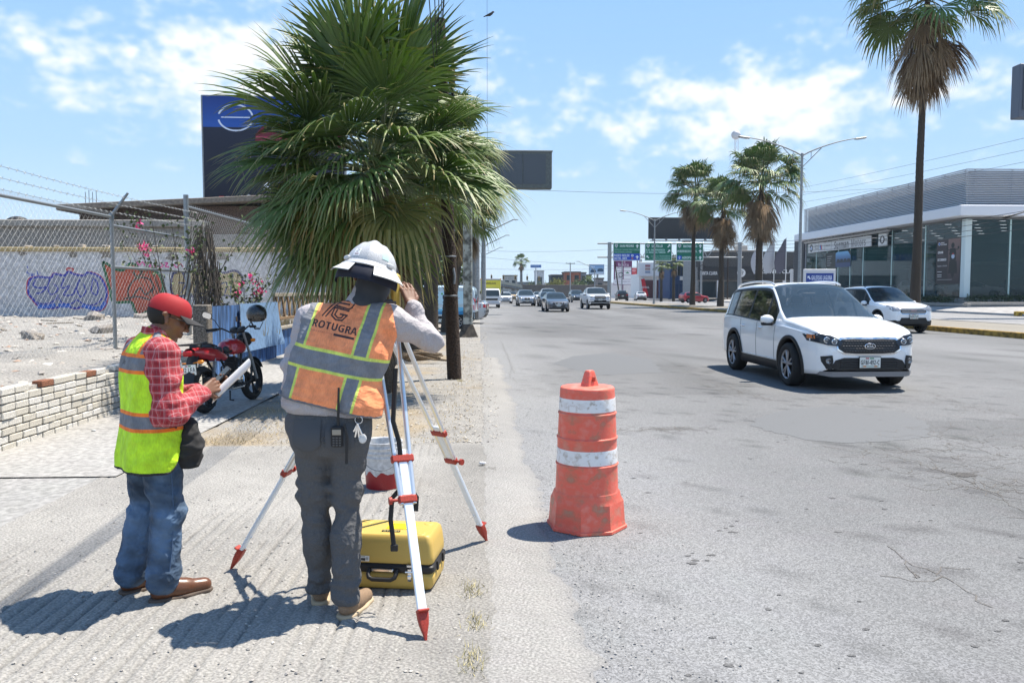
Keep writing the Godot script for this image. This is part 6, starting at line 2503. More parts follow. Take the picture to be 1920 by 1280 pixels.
	for k in 4:
		g = G.new()
		g.at(Transform3D(Basis(Vector3.BACK,-.5+k*.3),Vector3(-.005,.03,.003*k))).box(Vector3(.009,.07,.002),Vector3(0,-.03,0),.001)
		part("key",g,M.chrome,kk)
	g = G.new(); g.ball(Vector3(.018,-.04,.004),Vector3(.020,.024,.008),12)
	part("fob",g,M.white,kk)
	g = G.new(); g.box(Vector3(.012,.09,.003),Vector3(-.012,.09,0),.001)
	part("strap",g,M.black,kk)

func build_helper() -> void:
	var turn := -.88
	var o := thing("person","person in lime reflective vest, red cap and blue jeans looking down at a phone","person",Vector3(-1.69,0,-4.2),turn)
	var skin := mat(lin(.26,.12,.068),.55,0,"fine",8.0)
	var sr := Vector3(.165,1.285,.015)
	var er := Vector3(.235,.985,.01)
	var wr := Vector3(.125,1.075,-.205)
	var sl := Vector3(-.165,1.285,.015)
	var el := Vector3(-.23,1.0,-.03)
	var wl := Vector3(-.02,1.06,-.255)
	var hd := Vector3(.005,1.455,-.075)
	var fw := Vector3(.30,-.42,-1).normalized()
	var hup := Vector3(.10,1,-.38).normalized()
	var g := G.new()
	put_sdf(g,sdf([["c",Vector3(-.07,.86,0),Vector3(.07,.86,0),.10,.10],["c",Vector3(-.05,1.05,0),Vector3(.05,1.05,0),.10,.10],["c",Vector3(-.07,1.2,0),Vector3(.07,1.2,0),.09,.09],["c",Vector3(0,1.27,.0),Vector3(0,1.42,-.05),.058,.055],
		["c",sr - Vector3(.02,.01,0),er,.045,.038],["c",er,wr,.038,.028],["c",sl+Vector3(.02,-.01,0),el,.045,.038],["c",el,wl,.038,.028],
		["c",Vector3(-.08,.82,0),Vector3(-.105,.45,.04),.07,.05],["c",Vector3(-.105,.45,.04),Vector3(-.117,.09,.1),.05,.04],["c",Vector3(.08,.82,0),Vector3(.10,.45,-.01),.07,.05],["c",Vector3(.10,.45,-.01),Vector3(.11,.09,.02),.05,.04]],.016,.03))
	put_sdf(g,sdf(head_prims(hd,fw,hup)+[["c",hd+Vector3(0,-.06,.02),hd+Vector3(0,-.15,.06),.055,.060]],.004,.016))
	put_sdf(g,sdf([["c",er.lerp(wr,.7),wr,.029,.026]]+hand_prims(wr,Vector3(-.30,.28,-.9),Vector3(.85,.35,-.15),.62,-1.0,.98),.0032,.012))
	put_sdf(g,sdf([["c",el.lerp(wl,.7),wl,.029,.026]]+hand_prims(wl,Vector3(.35,.25,-.85),Vector3(-.5,-.75,-.2),.55,1.0,.98),.0034,.012))
	part("body",g,skin,o)
	# jeans, loose and bunched at the ankle
	var jm := mat(lin(.095,.165,.275),.85,0,"blotch",1.1)
	jm.normal_enabled = true
	jm.normal_texture = TX.crease_n
	jm.normal_scale = .8
	var jp := [["c",Vector3(-.07,.88,.0),Vector3(.07,.88,.0),.118,.118],["c",Vector3(-.07,.82,.04),Vector3(.07,.82,.04),.105,.105],
		["c",Vector3(-.082,.82,.02),Vector3(-.108,.46,.035),.105,.082],["c",Vector3(-.108,.46,.035),Vector3(-.117,.11,.105),.080,.078],
		["c",Vector3(.082,.82,.01),Vector3(.104,.46,-.015),.105,.084],["c",Vector3(.104,.46,-.015),Vector3(.11,.11,.025),.082,.080]]
	g = put_sdf(G.new(),sdf(jp,.0095,.025,func(p: Vector3,e: float) -> float:
		var kn := exp(-pow((p.y - .5)/.12,2.0))+.9*exp(-pow((p.y - .14)/.08,2.0))+.5
		return maxf(maxf(e+folds(p,.015)*kn,.045 - p.y),p.y - .955)))
	var tr := part("trousers",g,jm,o)
	# seam along the outer leg
	g = G.new()
	g.tube([Vector3(.196,.80,.0),Vector3(.196,.62,-.01),Vector3(.188,.46,-.015),Vector3(.192,.28,.0),Vector3(.190,.13,.02)],.003,5)
	part("side_seam",g,mat(lin(.06,.11,.2),.9),tr)
	var brown := mat(lin(.19,.075,.035),.35,0,"fine",5.0)
	shoe(o,Vector3(.11,0,.045),Vector3(.125,0,-.185),brown,mat(lin(.09,.065,.05),.8),.043)
	shoe(o,Vector3(-.117,0,.125),Vector3(-.13,0,-.105),brown,mat(lin(.09,.065,.05),.8),.043)
	# plaid shirt
	var pm := pic(plaid(),.85)
	pm.uv1_triplanar = true
	pm.uv1_scale = Vector3.ONE*6.2
	creased(pm,.4)
	var sp := [["c",Vector3(-.075,1.0,.0),Vector3(.075,1.0,.0),.115,.115],["c",Vector3(-.08,1.17,.005),Vector3(.08,1.17,.005),.115,.115],["c",Vector3(-.13,1.275,.01),Vector3(.13,1.275,.01),.075,.075],["c",Vector3(0,1.29,.01),Vector3(0,1.375,-.025),.074,.066],
		["c",sr,er,.086,.068],["c",er,er.lerp(wr,.9),.068,.046],["c",sl,el,.084,.066],["c",el,el.lerp(wl,.9),.066,.046]]
	g = put_sdf(G.new(),sdf(sp,.009,.03,func(p: Vector3,e: float) -> float:
		var k := .012+.018*exp(-(p - er).length_squared()/.02)+.012*exp(-(p - er.lerp(wr,.6)).length_squared()/.008)
		return maxf(e+folds(p,k),.93 - p.y)))
	part("shirt",g,pm,o)
	g = G.new()
	var rows := []
	for q in [[.070,1.345],[.074,1.37],[.067,1.40],[.062,1.395]]:
		var row := []
		for k in 20: row.append(Vector3(cos(TAU*k/20)*q[0],q[1] - .02*sin(TAU*k/20) * -1.0,sin(TAU*k/20)*q[0]*1.05 - .02))
		rows.append(row)
	g.grid(rows,[],true)
	part("collar",g,pm,o)
	# vest
	var vp := [["c",Vector3(-.09,.70,.035),Vector3(.09,.70,.035),.132,.132],["c",Vector3(-.088,.78,.03),Vector3(.088,.78,.03),.132,.132],["c",Vector3(-.085,.86,.02),Vector3(.085,.86,.02),.132,.132],["c",Vector3(-.08,.95,.015),Vector3(.08,.95,.015),.130,.130],["c",Vector3(-.08,1.05,.012),Vector3(.08,1.05,.012),.128,.128],["c",Vector3(-.085,1.15,.01),Vector3(.085,1.15,.01),.130,.130],["c",Vector3(-.095,1.22,.01),Vector3(.095,1.22,.01),.118,.118],["c",Vector3(-.13,1.28,.012),Vector3(.13,1.28,.012),.088,.088],["c",Vector3(0,1.28,.01),Vector3(0,1.345,-.015),.085,.078],
		["c-",sr+Vector3(.075,-.03,-.03),er+Vector3(.04,0,-.03),.092,.095,.01],["c-",sl+Vector3(-.075,-.03,-.03),el+Vector3(-.04,0,-.03),.092,.095,.01],["c-",Vector3(0,1.36,-.11),Vector3(0,1.45,-.10),.085,.10,.01]]
	var vest_post := func(p: Vector3,e: float) -> float:
		var hem := .69+.30*pow(clampf((-p.z+.02)/.15,0,1),2.0)
		return maxf(maxf(e+folds(p,.014,.3),hem - p.y),-.105 - p.z if p.y < 1.22 else -1.0)
	g = put_sdf(G.new(),sdf(vp,.0085,.035,vest_post),func(p: Vector3,_n: Vector3) -> Vector2:
		var a := atan2(p.x,p.z+.02) # 0 at the back, + to the right
		return Vector2(.5 - a/TAU * -1.0,(1.45 - p.y)/.85))
	# keep corners of one triangle on the same side of the seam at the chest
	for t in range(0,g.I.size(),3):
		var u0 := g.U[g.I[t]].x
		for k in [1,2]:
			var i: int = g.I[t+k]
			if g.U[i].x - u0 > .5: g.U[i].x -= 1.0
			elif u0 - g.U[i].x > .5: g.U[i].x += 1.0
	part("reflective_vest",g,creased(pic(weave_print(vest_print_lime()),.75),.45),o)
	# black binding round the lower hem: a slightly larger slice of the same field
	var vb := []
	for q in vp.slice(0,5): vb.append(["c",q[1],q[2],q[3]+.003,q[4]+.003])
	g = put_sdf(G.new(),sdf(vb,.0085,.035,func(p: Vector3,e: float) -> float:
		var hem := .69+.30*pow(clampf((-p.z+.02)/.15,0,1),2.0)
		return maxf(maxf(maxf(e+folds(p,.014,.3),hem - .006 - p.y),p.y - hem - .008 - .02*clampf(-p.z*6.0,0,1)),-.107 - p.z)))
	part("hem_binding",g,M.matte_black,o)
	# cap
	var hb := Basis(fw.cross(hup).normalized(),hup,-fw).orthonormalized()
	var red := mat(lin(.46,.012,.018),.75,0,"weave/weave_n",12.0,.4)
	g = G.new()
	rows = []
	var cc := hd+hb.y*.028
	for i in 13:
		var t := PI/2*i/12.0
		var row := []
		for k in 36:
			var a := TAU*k/36
			var sq := pow(cos(t),.62)
			var p := Vector3(sin(a)*sq*.088,sin(t)*.098,cos(a)*sq*.110+.004)
			row.append(cc+hb*(p*(1.0+.006*pow(absf(cos(a*3.0)),8.0))))
		rows.append(row)
	g.grid(rows,[],true)
	var cap := part("cap",g,red,o)
	g = G.new(); g.ball(cc+hb*Vector3(0,.101,0),Vector3(.009,.006,.009),8)
	part("cap_button",g,red,cap)
	g = G.new()
	rows = []
	for j in 6:
		var row := []
		for i in 15:
			var a := lerpf(-1.15,1.15,i/14.0)
			var e := j/5.0
			var front := Vector3(sin(a)*.088,.004,-cos(a)*.108)
			var out := Vector3(sin(a)*.088*(1.0+.02*e),.004 - .012*e - .020*pow(sin(a),2.0)*e,-cos(a)*.108 - .075*e*pow(cos(a*.9),.7))
			row.append(cc+hb*front.lerp(out,1.0 if j > 0 else 0.0))
		rows.append(row)
	g.grid(rows)
	for r in rows:
		for i in r.size(): r[i] += hb.y*.005
	g.up(rows)
	part("cap_peak",g,mat(lin(.02,.02,.022),.8),cap)
	g = G.new()
	g.at(Transform3D(hb,cc+hb*Vector3(0,.012,.108))).box(Vector3(.05,.024,.006),Vector3.ZERO,.002)
	part("cap_strap",g,M.black,cap)
	# hair below the cap
	g = put_sdf(G.new(),sdf([["e",hd+hb*Vector3(0,.025,.012),Vector3(.0778,.0905,.0985),hb]],.005,.01,func(p: Vector3,e: float) -> float:
		var q := hb.inverse()*(p - hd)
		return maxf(e,maxf(maxf(-q.z - .0 - q.y*.25,-.055 - q.y+q.z*.1),q.y - .05))))
	part("hair",g,mat(lin(.012,.010,.009),.7,0,"fine/fine_n",20.0,.8),o)
	# glasses
	g = G.new()
	for s in [-1,1]:
		var ring := []
		for k in 17:
			var a := TAU*k/16
			ring.append(hd+hb*Vector3(s*.033+cos(a)*.026,.004+sin(a)*.019,-.108+absf(cos(a)*s+1)*.0))
		g.tube(ring,.0028,6)
		g.tube([hd+hb*Vector3(s*.058,.010,-.106),hd+hb*Vector3(s*.078,.014,-.07),hd+hb*Vector3(s*.083,.012,.0),hd+hb*Vector3(s*.082,-.01,.015)],.0028,6)
	g.bar(hd+hb*Vector3(-.008,.008,-.111),hd+hb*Vector3(.008,.008,-.111),.0025,6)
	part("glasses",g,M.black,o)
	# belongings
	var hold := Transform3D(Basis(Vector3.UP,turn),o.position)
	var ph := thing("phone","dark phone held up before the lime vest","phone",hold*Vector3(.015,1.125,-.335),turn)
	ph.rotation = Vector3(-.75,turn,-.2)
	g = G.new(); g.box(Vector3(.075,.155,.009),Vector3.ZERO,.004)
	part("case",g,M.black,ph)
	g = G.new(); g.box(Vector3(.068,.145,.002),Vector3(0,0,.005),.0005)
	part("screen",g,mat(lin(.015,.018,.022),.06),ph)
	var pr := thing("paper_roll","rolled white sheet of paper held under the phone","paper",hold*Vector3(.09,1.06,-.30),turn)
	g = G.new()
	var sp2 := []
	for e in [-.03,.20]:
		var row := []
		for k in 40:
			var a := k*.36
			var r := .020+k*.00018
			row.append(Vector3(.35*e+cos(a)*r,e*.75+sin(a)*r,-e*.7))
		for k in 4: row.append(Vector3(.35*e+cos(39*.36)*.027 - .012*k,e*.75+sin(39*.36)*.027 - .018*(k+1),-e*.7))
		sp2.append(row)
	g.grid(sp2)
	part("sheet",g,mat(lin(.80,.80,.80),.8),pr)
	var bg := thing("waist_bag","bulky black waist bag hanging below the lime vest at the front hip","bag",hold*Vector3(.06,.80,-.10),turn)
	g = put_sdf(G.new(),sdf([["c",Vector3(-.10,.03,-.02),Vector3(.07,.03,-.01),.072,.080],["c",Vector3(-.08,-.05,-.03),Vector3(.07,-.05,-.01),.066,.072],["c",Vector3(.06,.09,.0),Vector3(.09,-.02,.02),.06,.05]],.009,.03,func(p: Vector3,e: float) -> float: return maxf(e+folds(p*1.3,.022),-.115 - p.y)))
	part("pouch",g,M.matte_black,bg)
	g = G.new()
	var bp := []
	for k in 25: bp.append(Vector3(sin(TAU*k/24)*.205 - .06,.115,cos(TAU*k/24)*.128+.10))
	g.tube(bp,.018,6,false,.4)
	part("belt",g,M.matte_black,bg)

func build_props() -> void:
	build_tripod()
	build_case()
	# white bucket, lower part dipped in red paint
	var b := thing("bucket","white plastic bucket with red painted bottom standing behind the tripod","bucket",Vector3(-.79,.012,-6.45))
	var g := G.new()
	var white := mat(lin(.72,.74,.76),.35,0,"dust",2.0)
	g.lathe([[.128,.0],[.135,.004],[.150,.25],[.150,.25],[.158,.252],[.158,.262],[.151,.266],[.152,.288],[.160,.290],[.160,.300],[.153,.304],[.154,.328],[.163,.330],[.163,.342],[.155,.346],[.156,.372],[.162,.375],[.160,.382],[.150,.380],[.146,.37],[.128,.02],[.001,.015]],36)
	part("pail",g,white,b)
	g = G.new()
	var rows := []
	for j in 5:
		var row := []
		for k in 49:
			var a := TAU*k/48
			var top := .115+.025*absf(sin(a*3.5))+.012*sin(a*9.0)
			var y := lerpf(.004,top,j/4.0)
			row.append(Vector3(cos(a),0,sin(a))*(.1365+.0603*(y - .004))+Vector3(0,y,0))
		rows.append(row)
	g.grid(rows)
	part("red_paint",g,mat(lin(.42,.012,.02),.4,0,"fine",4.0),b)
	g = G.new()
	var hp := []
	for k in 15: hp.append(Vector3(cos(PI*k/14)*.162,.31 - sin(PI*k/14)*.14,.05+sin(PI*k/14)*.13))
	g.tube(hp,.0035,6)
	part("bail_handle",g,M.galv,b)
	build_barrel()
	# loop of bent wire poking in at the left edge
	var w := thing("wire_stub","bent rusty wire stub sticking up at the left edge of the shoulder","wire",Vector3(-2.98,.01,-4.55))
	g = G.new()
	var wp := []
	for k in 9: wp.append(Vector3(-.05+.10*k/8.0,.26 - .02*k/8.0,0))
	for k in 13: wp.append(Vector3(.066+cos(PI - TAU*k/12)*.016,.24+sin(PI - TAU*k/12)*.016,0))
	g.tube(wp,.004,6)
	g.tube([Vector3(.06,.235,0),Vector3(.02,.16,.01),Vector3(-.02,0,.02)],.0035,6)
	part("wire",g,M.wood_dark,w)
	# small litter
	for q in [[-3.55,-5.05,"crumpled white paper ball on the driveway slab",.018,Color(.8,.8,.8)],[-2.15,-4.75,"cigarette sized white scrap on the milled shoulder",.010,Color(.8,.78,.72)],[-1.45,-8.9,"small red scrap on the dry verge",.03,Color(.7,.1,.1)],[-4.35,-9.1,"flat white scrap on the pavement by the brick wall",.025,Color(.82,.82,.8)],[.02,-7.2,"pale paper scrap at the edge of the gutter",.03,Color(.85,.85,.85)]]:
		g = G.new()
		g.ball(Vector3(0,q[3]*.5,0),Vector3(q[3],q[3]*.5,q[3]*.8),8)
		for i in g.V.size(): g.V[i] += Vector3(sin(i*7.1),0,cos(i*5.3))*q[3]*.18
		var o := part("litter",g,mat(q[4],.85),self)
		o.position = Vector3(q[0],.022,q[1])
		tag(o,q[2],"litter")

func build_tripod() -> void:
	var apex := Vector3(-.53,1.43,-4.36)
	var o := thing("tripod","aluminium surveying tripod with red clamps and red pointed feet spread over the shoulder","tripod",Vector3(apex.x,0,apex.z))
	var g := G.new()
	var top := Vector3(0,apex.y,0)
	g.lathe([[.03,-.05],[.085,-.045],[.09,-.02],[.088,.0],[.03,.004]],24,top)
	part("head_plate",g,M.alu,o)
	for k in 3:
		g = G.new()
		g.box(Vector3(.05,.05,.03),top+Vector3(sin(TAU*k/3)*.08,-.03,cos(TAU*k/3)*.08),.006)
		part("hinge",g,M.red_plastic,o)
	var feet := [Vector3(-.25,.012,-3.56),Vector3(-1.43,.012,-4.55),Vector3(.04,.012,-5.0)]
	for i in 3:
		var f: Vector3 = feet[i] - Vector3(apex.x,0,apex.z)
		var out := Vector3(f.x,0,f.z).normalized()
		var side := out.cross(Vector3.UP).normalized()
		var t := top+out*.075+Vector3(0,-.035,0)
		var d := (f - t)
		var dn := d.normalized()
		var nrm := side.cross(dn).normalized()
		var leg := Node3D.new()
		leg.name = "leg"
		o.add_child(leg,true)
		# two tubes above, one wide blade below
		for s in [-1,1]:
			g = G.new()
			g.bar(t+side*s*.062,t+d*.60+side*s*.030,.0135,12)
			part("tube",g,M.alu,leg)
		g = G.new()
		g.at(Transform3D(Basis(side,-dn,nrm.cross(Vector3.ZERO)+side.cross(-dn)),t+d*.685)).box(Vector3(.044,d.length()*.52,.020),Vector3.ZERO,.004)
		part("blade",g,M.alu_paint,leg)
		for q in [[.455,.115,.034],[.585,.092,.036]]:
			g = G.new()
			g.at(Transform3D(Basis(side,-dn,side.cross(-dn)),t+d*q[0])).box(Vector3(q[1],.042,q[2]),Vector3.ZERO,.008)
			part("clamp",g,M.red_plastic,leg)
		g = G.new()
		g.bar(t+d*.585+side*.04,t+d*.585+side*.085,.008,8)
		g.bar(t+d*.585+side*.078,t+d*.585+side*.092,.019,12)
		part("clamp_screw",g,M.red_plastic,leg)
		for q in [.86,.905]:
			g = G.new()
			g.ball(t+d*q+side.cross(-dn)*.011,Vector3(.008,.008,.008),8)
			part("rivet",g,M.chrome,leg)
		# pointed foot with a step
		g = G.new()
		var b := Basis(side,-dn,side.cross(-dn))
		var rows := []
		for q in [[1.0,.006,.005],[.985,.009,.010],[.955,.022,.018],[.935,.026,.020],[.915,.028,.018],[.912,.02,.012]]:
			var row := []
			for v in rrect(q[1]*2,q[2]*2,q[2]*.45,2): row.append(t+d*q[0]+b*Vector3(v.x,0,v.y))
			rows.append(row)
		g.grid(rows,[],true)
		g.at(Transform3D(b,t+d*.918+b.z*(-.020 if b.z.dot(out) < 0 else .020))).box(Vector3(.055,.012,.036),Vector3.ZERO,.004)
		part("foot",g,M.red_plastic,leg)
		g = G.new()
		g.tube([t+d*.99,f+Vector3(0,-.012,0)],[.006,.0015],8)
		part("spike",g,M.steel,leg)
	# carrying strap wound round the near leg
	var f0: Vector3 = feet[0] - Vector3(apex.x,0,apex.z)
	var a := top+(f0 - top)*.45
	g = G.new()
	g.tube([a+Vector3(-.02,.42,-.02),a+Vector3(-.03,.16,.03),a+Vector3(.0,.06,.045),a+Vector3(.01,-.05,.05),a+Vector3(.03,-.17,.055),a+Vector3(.028,-.27,.06)],.012,6,true,.18)
	part("strap",g,M.matte_black,o)
	g = G.new()
	g.tube([a+Vector3(.01,-.17,.05),a+Vector3(-.035,-.22,.055),a+Vector3(-.045,-.33,.05),a+Vector3(-.03,-.46,.05)],.012,6,true,.2)
	g.tube([a+Vector3(.05,-.17,.05),a+Vector3(.085,-.22,.05),a+Vector3(.08,-.29,.05)],.013,6,true,.25)
	part("strap_end",g,M.matte_black,o)
	for q in [Vector3(.012,-.06,.055),Vector3(-.028,-.475,.05)]:
		g = G.new(); g.box(Vector3(.038,.036,.012),a+q,.004)
		part("buckle",g,M.black,o)
	# instrument on the tripod, mostly behind the surveyor's head
	var t := thing("total_station","yellow and grey surveying instrument on the tripod head before the surveyor's face","instrument",Vector3(apex.x,apex.y+.004,apex.z))
	g = G.new()
	g.lathe([[.07,0],[.075,.012],[.06,.03],[.065,.04],[.05,.06],[.001,.06]],20)
	part("tribrach",g,M.black,t)
	var yel := mat(lin(.56,.40,.08),.45)
	for s in [-1,1]:
		g = G.new()
		g.box(Vector3(.045,.19,.085),Vector3(s*.075,.165,0),.014)
		part("yoke",g,yel,t)
	g = G.new(); g.box(Vector3(.18,.07,.09),Vector3(0,.085,0),.012)
	part("base",g,mat(lin(.10,.10,.105),.5),t)
	g = G.new()
	g.at(Transform3D(Basis(Vector3.RIGHT,PI/2 - .1),Vector3(0,.17,0))).lathe([[.001,-.10],[.022,-.10],[.024,-.05],[.040,-.04],[.042,.06],[.036,.08],[.001,.08]],18)
	part("telescope",g,M.black,t)
	g = G.new()
	g.tube([Vector3(-.08,.26,0),Vector3(-.07,.31,0),Vector3(.07,.31,0),Vector3(.08,.26,0)],.013,8)
	part("carry_handle",g,M.black,t)

func build_case() -> void:
	# front right bottom corner stands at about (-.30, -4.16)
	var o := thing("instrument_case","yellow hard case with black seam band and steel latches standing under the tripod","case",Vector3(-.47,.014,-4.325),-.16)
	var yel := mat(lin(.52,.355,.085),.5)
	var W := .50
	var D := .32
	var lv := func(y0: float,y1: float,t0: float,t1: float) -> G:
		var g := G.new()
		var rows := []
		for q in [[y0,t0 - .03],[y0+.012,t0 - .008],[lerpf(y0,y1,.3),lerpf(t0,t1,.3)],[lerpf(y0,y1,.7),lerpf(t0,t1,.7)],[y1 - .012,t1 - .006],[y1,t1 - .03]]:
			var row := []
			for v in rrect(W+q[1],D+q[1],.026,5): row.append(Vector3(v.x,q[0],-v.y))
			rows.append(row)
		g.grid(rows,[],true)
		for v in [[rows[5],true],[rows[0],false]]:
			var c := Vector3()
			for p in v[0]: c += p
			c /= v[0].size()
			for i in v[0].size():
				if v[1]: g.tri(c,v[0][i],v[0][(i+1) % v[0].size()])
				else: g.tri(c,v[0][(i+1) % v[0].size()],v[0][i])
		return g
	part("lower_shell",lv.call(.008,.100,-.015,.0),yel,o)
	part("lid",lv.call(.142,.295,.0,-.03),yel,o)
	part("seam_band",lv.call(.094,.148,.006,.006),M.black,o)
	var g := G.new()
	for s in [-1,1]: g.box(Vector3(.06,.02,D*.8),Vector3(s*.18,.004,0),.004)
	part("rubber_feet",g,M.rubber,o)
	# lid dimples
	for q in [[-.17,-.09],[.17,-.09],[-.17,.09],[.17,.09]]:
		g = G.new()
		g.lathe([[.026,.0],[.024,.004],[.012,.0025],[.001,.002]],16,Vector3(q[0],.294,q[1]))
		part("dimple",g,yel,o)
	# handle, latches, stickers on the near face
	var zf := D/2+.004
	g = G.new()
	var hp := []
	for q in [[-.075,.115,0],[-.075,.10,.02],[-.070,.085,.03],[-.05,.075,.032],[.05,.075,.032],[.070,.085,.03],[.075,.10,.02],[.075,.115,0]]: hp.append(Vector3(q[0] - .02,q[1],zf+q[2]))
	g.tube(hp,.012,8)
	part("handle",g,M.black,o)
	g = G.new(); g.box(Vector3(.12,.018,.012),Vector3(-.02,.118,zf+.012),.004)
	part("handle_plate",g,M.chrome,o)
	for x in [-.19,.125]:
		g = G.new()
		g.box(Vector3(.034,.016,.008),Vector3(x,.142,zf+.004),.003)
		g.box(Vector3(.022,.05,.010),Vector3(x,.105,zf+.008),.003)
		g.at(Transform3D(Basis(Vector3.RIGHT,.35),Vector3(x,.078,zf+.014))).box(Vector3(.020,.035,.004),Vector3.ZERO,.0015)
		g.xf = Transform3D()
		g.bar(Vector3(x - .022,.112,zf+.01),Vector3(x+.022,.112,zf+.01),.006,8)
		part("latch",g,M.chrome,o)
	for z in [-.07,.07]:
		g = G.new(); g.box(Vector3(.010,.05,.035),Vector3(W/2+.006,.122,z),.003)
		part("hinge",g,M.black,o)
	var im := card(96,48,Color(.88,.88,.86))
	im.fill_rect(Rect2i(6,6,60,5),Color(.3,.3,.3))
	im.fill_rect(Rect2i(2,20,34,24),Color(.85,.42,.10))
	im.fill_rect(Rect2i(38,20,30,24),Color(.15,.15,.16))
	im.fill_rect(Rect2i(70,12,20,28),Color(.75,.75,.74))
	for k in 5: im.fill_rect(Rect2i(71,14+k*5,18,2),Color(.4,.4,.4))
	g = G.new()
	g.quad(Vector3(-.17,.158,zf - .0015),Vector3(-.17,.186,zf - .0045),Vector3(-.095,.186,zf - .0045),Vector3(-.095,.158,zf - .0015))
	part("label",g,pic(im,.4),o)
	im = card(128,64,Color(.90,.88,.05))
	text_px(im,"PRECAUCION",Rect2(8,8,112,14),Color(.2,.2,.05))
	for k in 4: im.fill_rect(Rect2i(8,30+k*8,70+(k*17) % 40,3),Color(.35,.34,.1))
	g = G.new()
	g.quad(Vector3(-.04,.2975,.03),Vector3(-.04,.2975,-.07),Vector3(.11,.2975,-.07),Vector3(.11,.2975,.03))
	part("yellow_label",g,pic(im,.5),o)
	im = card(96,24,Color(.06,.06,.06))
	text_px(im,"GT-1001",Rect2(8,5,80,14),Color(.8,.75,.5))
	g = G.new()
	g.quad(Vector3(-.05,.2975,.085),Vector3(-.05,.2975,.055),Vector3(.05,.2975,.055),Vector3(.05,.2975,.085))
	part("name_plate",g,pic(im,.5),o)

func build_barrel() -> void:
	var o := thing("traffic_barrel","scuffed orange traffic barrel with two white reflective bands standing on the asphalt","traffic barrel",Vector3(.725,.004,-5.36),.12)
	var im := noise_tex(.010,5,0,1,512,FastNoiseLite.TYPE_SIMPLEX_SMOOTH,33)
	var gr := Gradient.new()
	gr.offsets = PackedFloat32Array([0.0,.24,.34,.50,.66,1.0])
	gr.colors = PackedColorArray([lin(.38,.26,.19),lin(.52,.16,.10),lin(.72,.15,.10),lin(.76,.125,.08),lin(.74,.18,.13),lin(.76,.28,.22)])
	im.color_ramp = gr
	TX.barrel = im
	var im2 := noise_tex(.016,5,0,1,512,FastNoiseLite.TYPE_SIMPLEX_SMOOTH,35)
	gr = Gradient.new()
	gr.offsets = PackedFloat32Array([0.0,.26,.38,1.0])
	gr.colors = PackedColorArray([lin(.34,.29,.24),lin(.50,.46,.42),lin(.74,.75,.76),lin(.80,.81,.82)])
	im2.color_ramp = gr
	TX.band = im2
	var om := mat(Color.WHITE,.5,0,"barrel/fine_n",1.6,.15)
	var wm := mat(Color.WHITE,.35,0,"band",2.0)
	var seg := 48
	var g := G.new()
	# eight sided foot blending into a round drum
	var rows := []
	for q in [[.0,.262,1.0],[.0,.268,1.0],[.018,.268,1.0],[.022,.258,1.0],[.05,.253,1.0],[.185,.243,1.0],[.215,.232,.5],[.24,.226,.0],[.246,.218,0.0]]:
		var row := []
		for k in seg:
			var a := TAU*k/seg
			var oc := cos(PI/8)/cos(fposmod(a+PI/8,PI/4) - PI/8)
			var r: float = q[1]*lerpf(1.0,oc*1.03,q[2])
			row.append(Vector3(sin(a)*r,q[0],-cos(a)*r))
		rows.append(row)
	# flat facets: each side of the octagon has normals of its own
	for i in rows.size() - 1:
		for k in seg:
			var k2 := (k+1) % seg
			g.quad(rows[i][k],rows[i+1][k],rows[i+1][k2],rows[i][k2])
	for i in g.V.size():
		if g.V[i].y > .19: g.N[i] = Vector3(g.V[i].x,.03,g.V[i].z).normalized()
	# the facets run the other way round
	g.I.reverse()
	for i in g.V.size():
		var out := Vector3(g.V[i].x,0,g.V[i].z)
		if g.N[i].dot(out) < 0: g.N[i] = -g.N[i]
	part("base",g,om,o)
	g = G.new()
	g.lathe([[.218,.246],[.213,.255],[.207,.42],[.213,.428],[.213,.436],[.205,.440],[.205,.440],[.201,.545],[.201,.60],[.207,.607],[.207,.615],[.199,.620],[.199,.620],[.192,.765],[.198,.772],[.198,.780],[.190,.785],[.190,.785],[.184,.935],[.181,.945],[.174,.952],[.10,.958],[.001,.960]],seg)
	part("drum",g,om,o)
	for b in [[.445,.540,.2047,.2013],[.795,.880,.1902,.1868]]:
		g = G.new()
		g.lathe([[b[2] - .002,b[0]],[b[2]+.0022,b[0]],[b[3]+.0022,b[1]],[b[3] - .002,b[1]]],seg)
		part("reflective_band",g,wm,o)
	g = G.new()
	rows = []
	for q in [[.950,.115,.080],[.962,.112,.076],[1.045,.066,.052],[1.058,.056,.046],[1.062,.040,.036]]:
		var row := []
		for v in rrect(q[1],q[2],.012,3): row.append(Vector3(v.x,q[0],-v.y))
		rows.append(row)
	g.grid(rows,[],true)
	var tp: Array = rows[4]
	for i in range(1,tp.size() - 1): g.tri(tp[0],tp[i],tp[i+1])
	var h := part("handle",g,om,o)
	h.position = Vector3(.01,0,.02)
	h.rotation.y = .62
	g = G.new(); g.box(Vector3(.030,.034,.008),Vector3(0,1.005,.038),.004)
	var sl := part("handle_slot",g,mat(lin(.30,.03,.015),.6),h)
	sl.rotation.y = 0

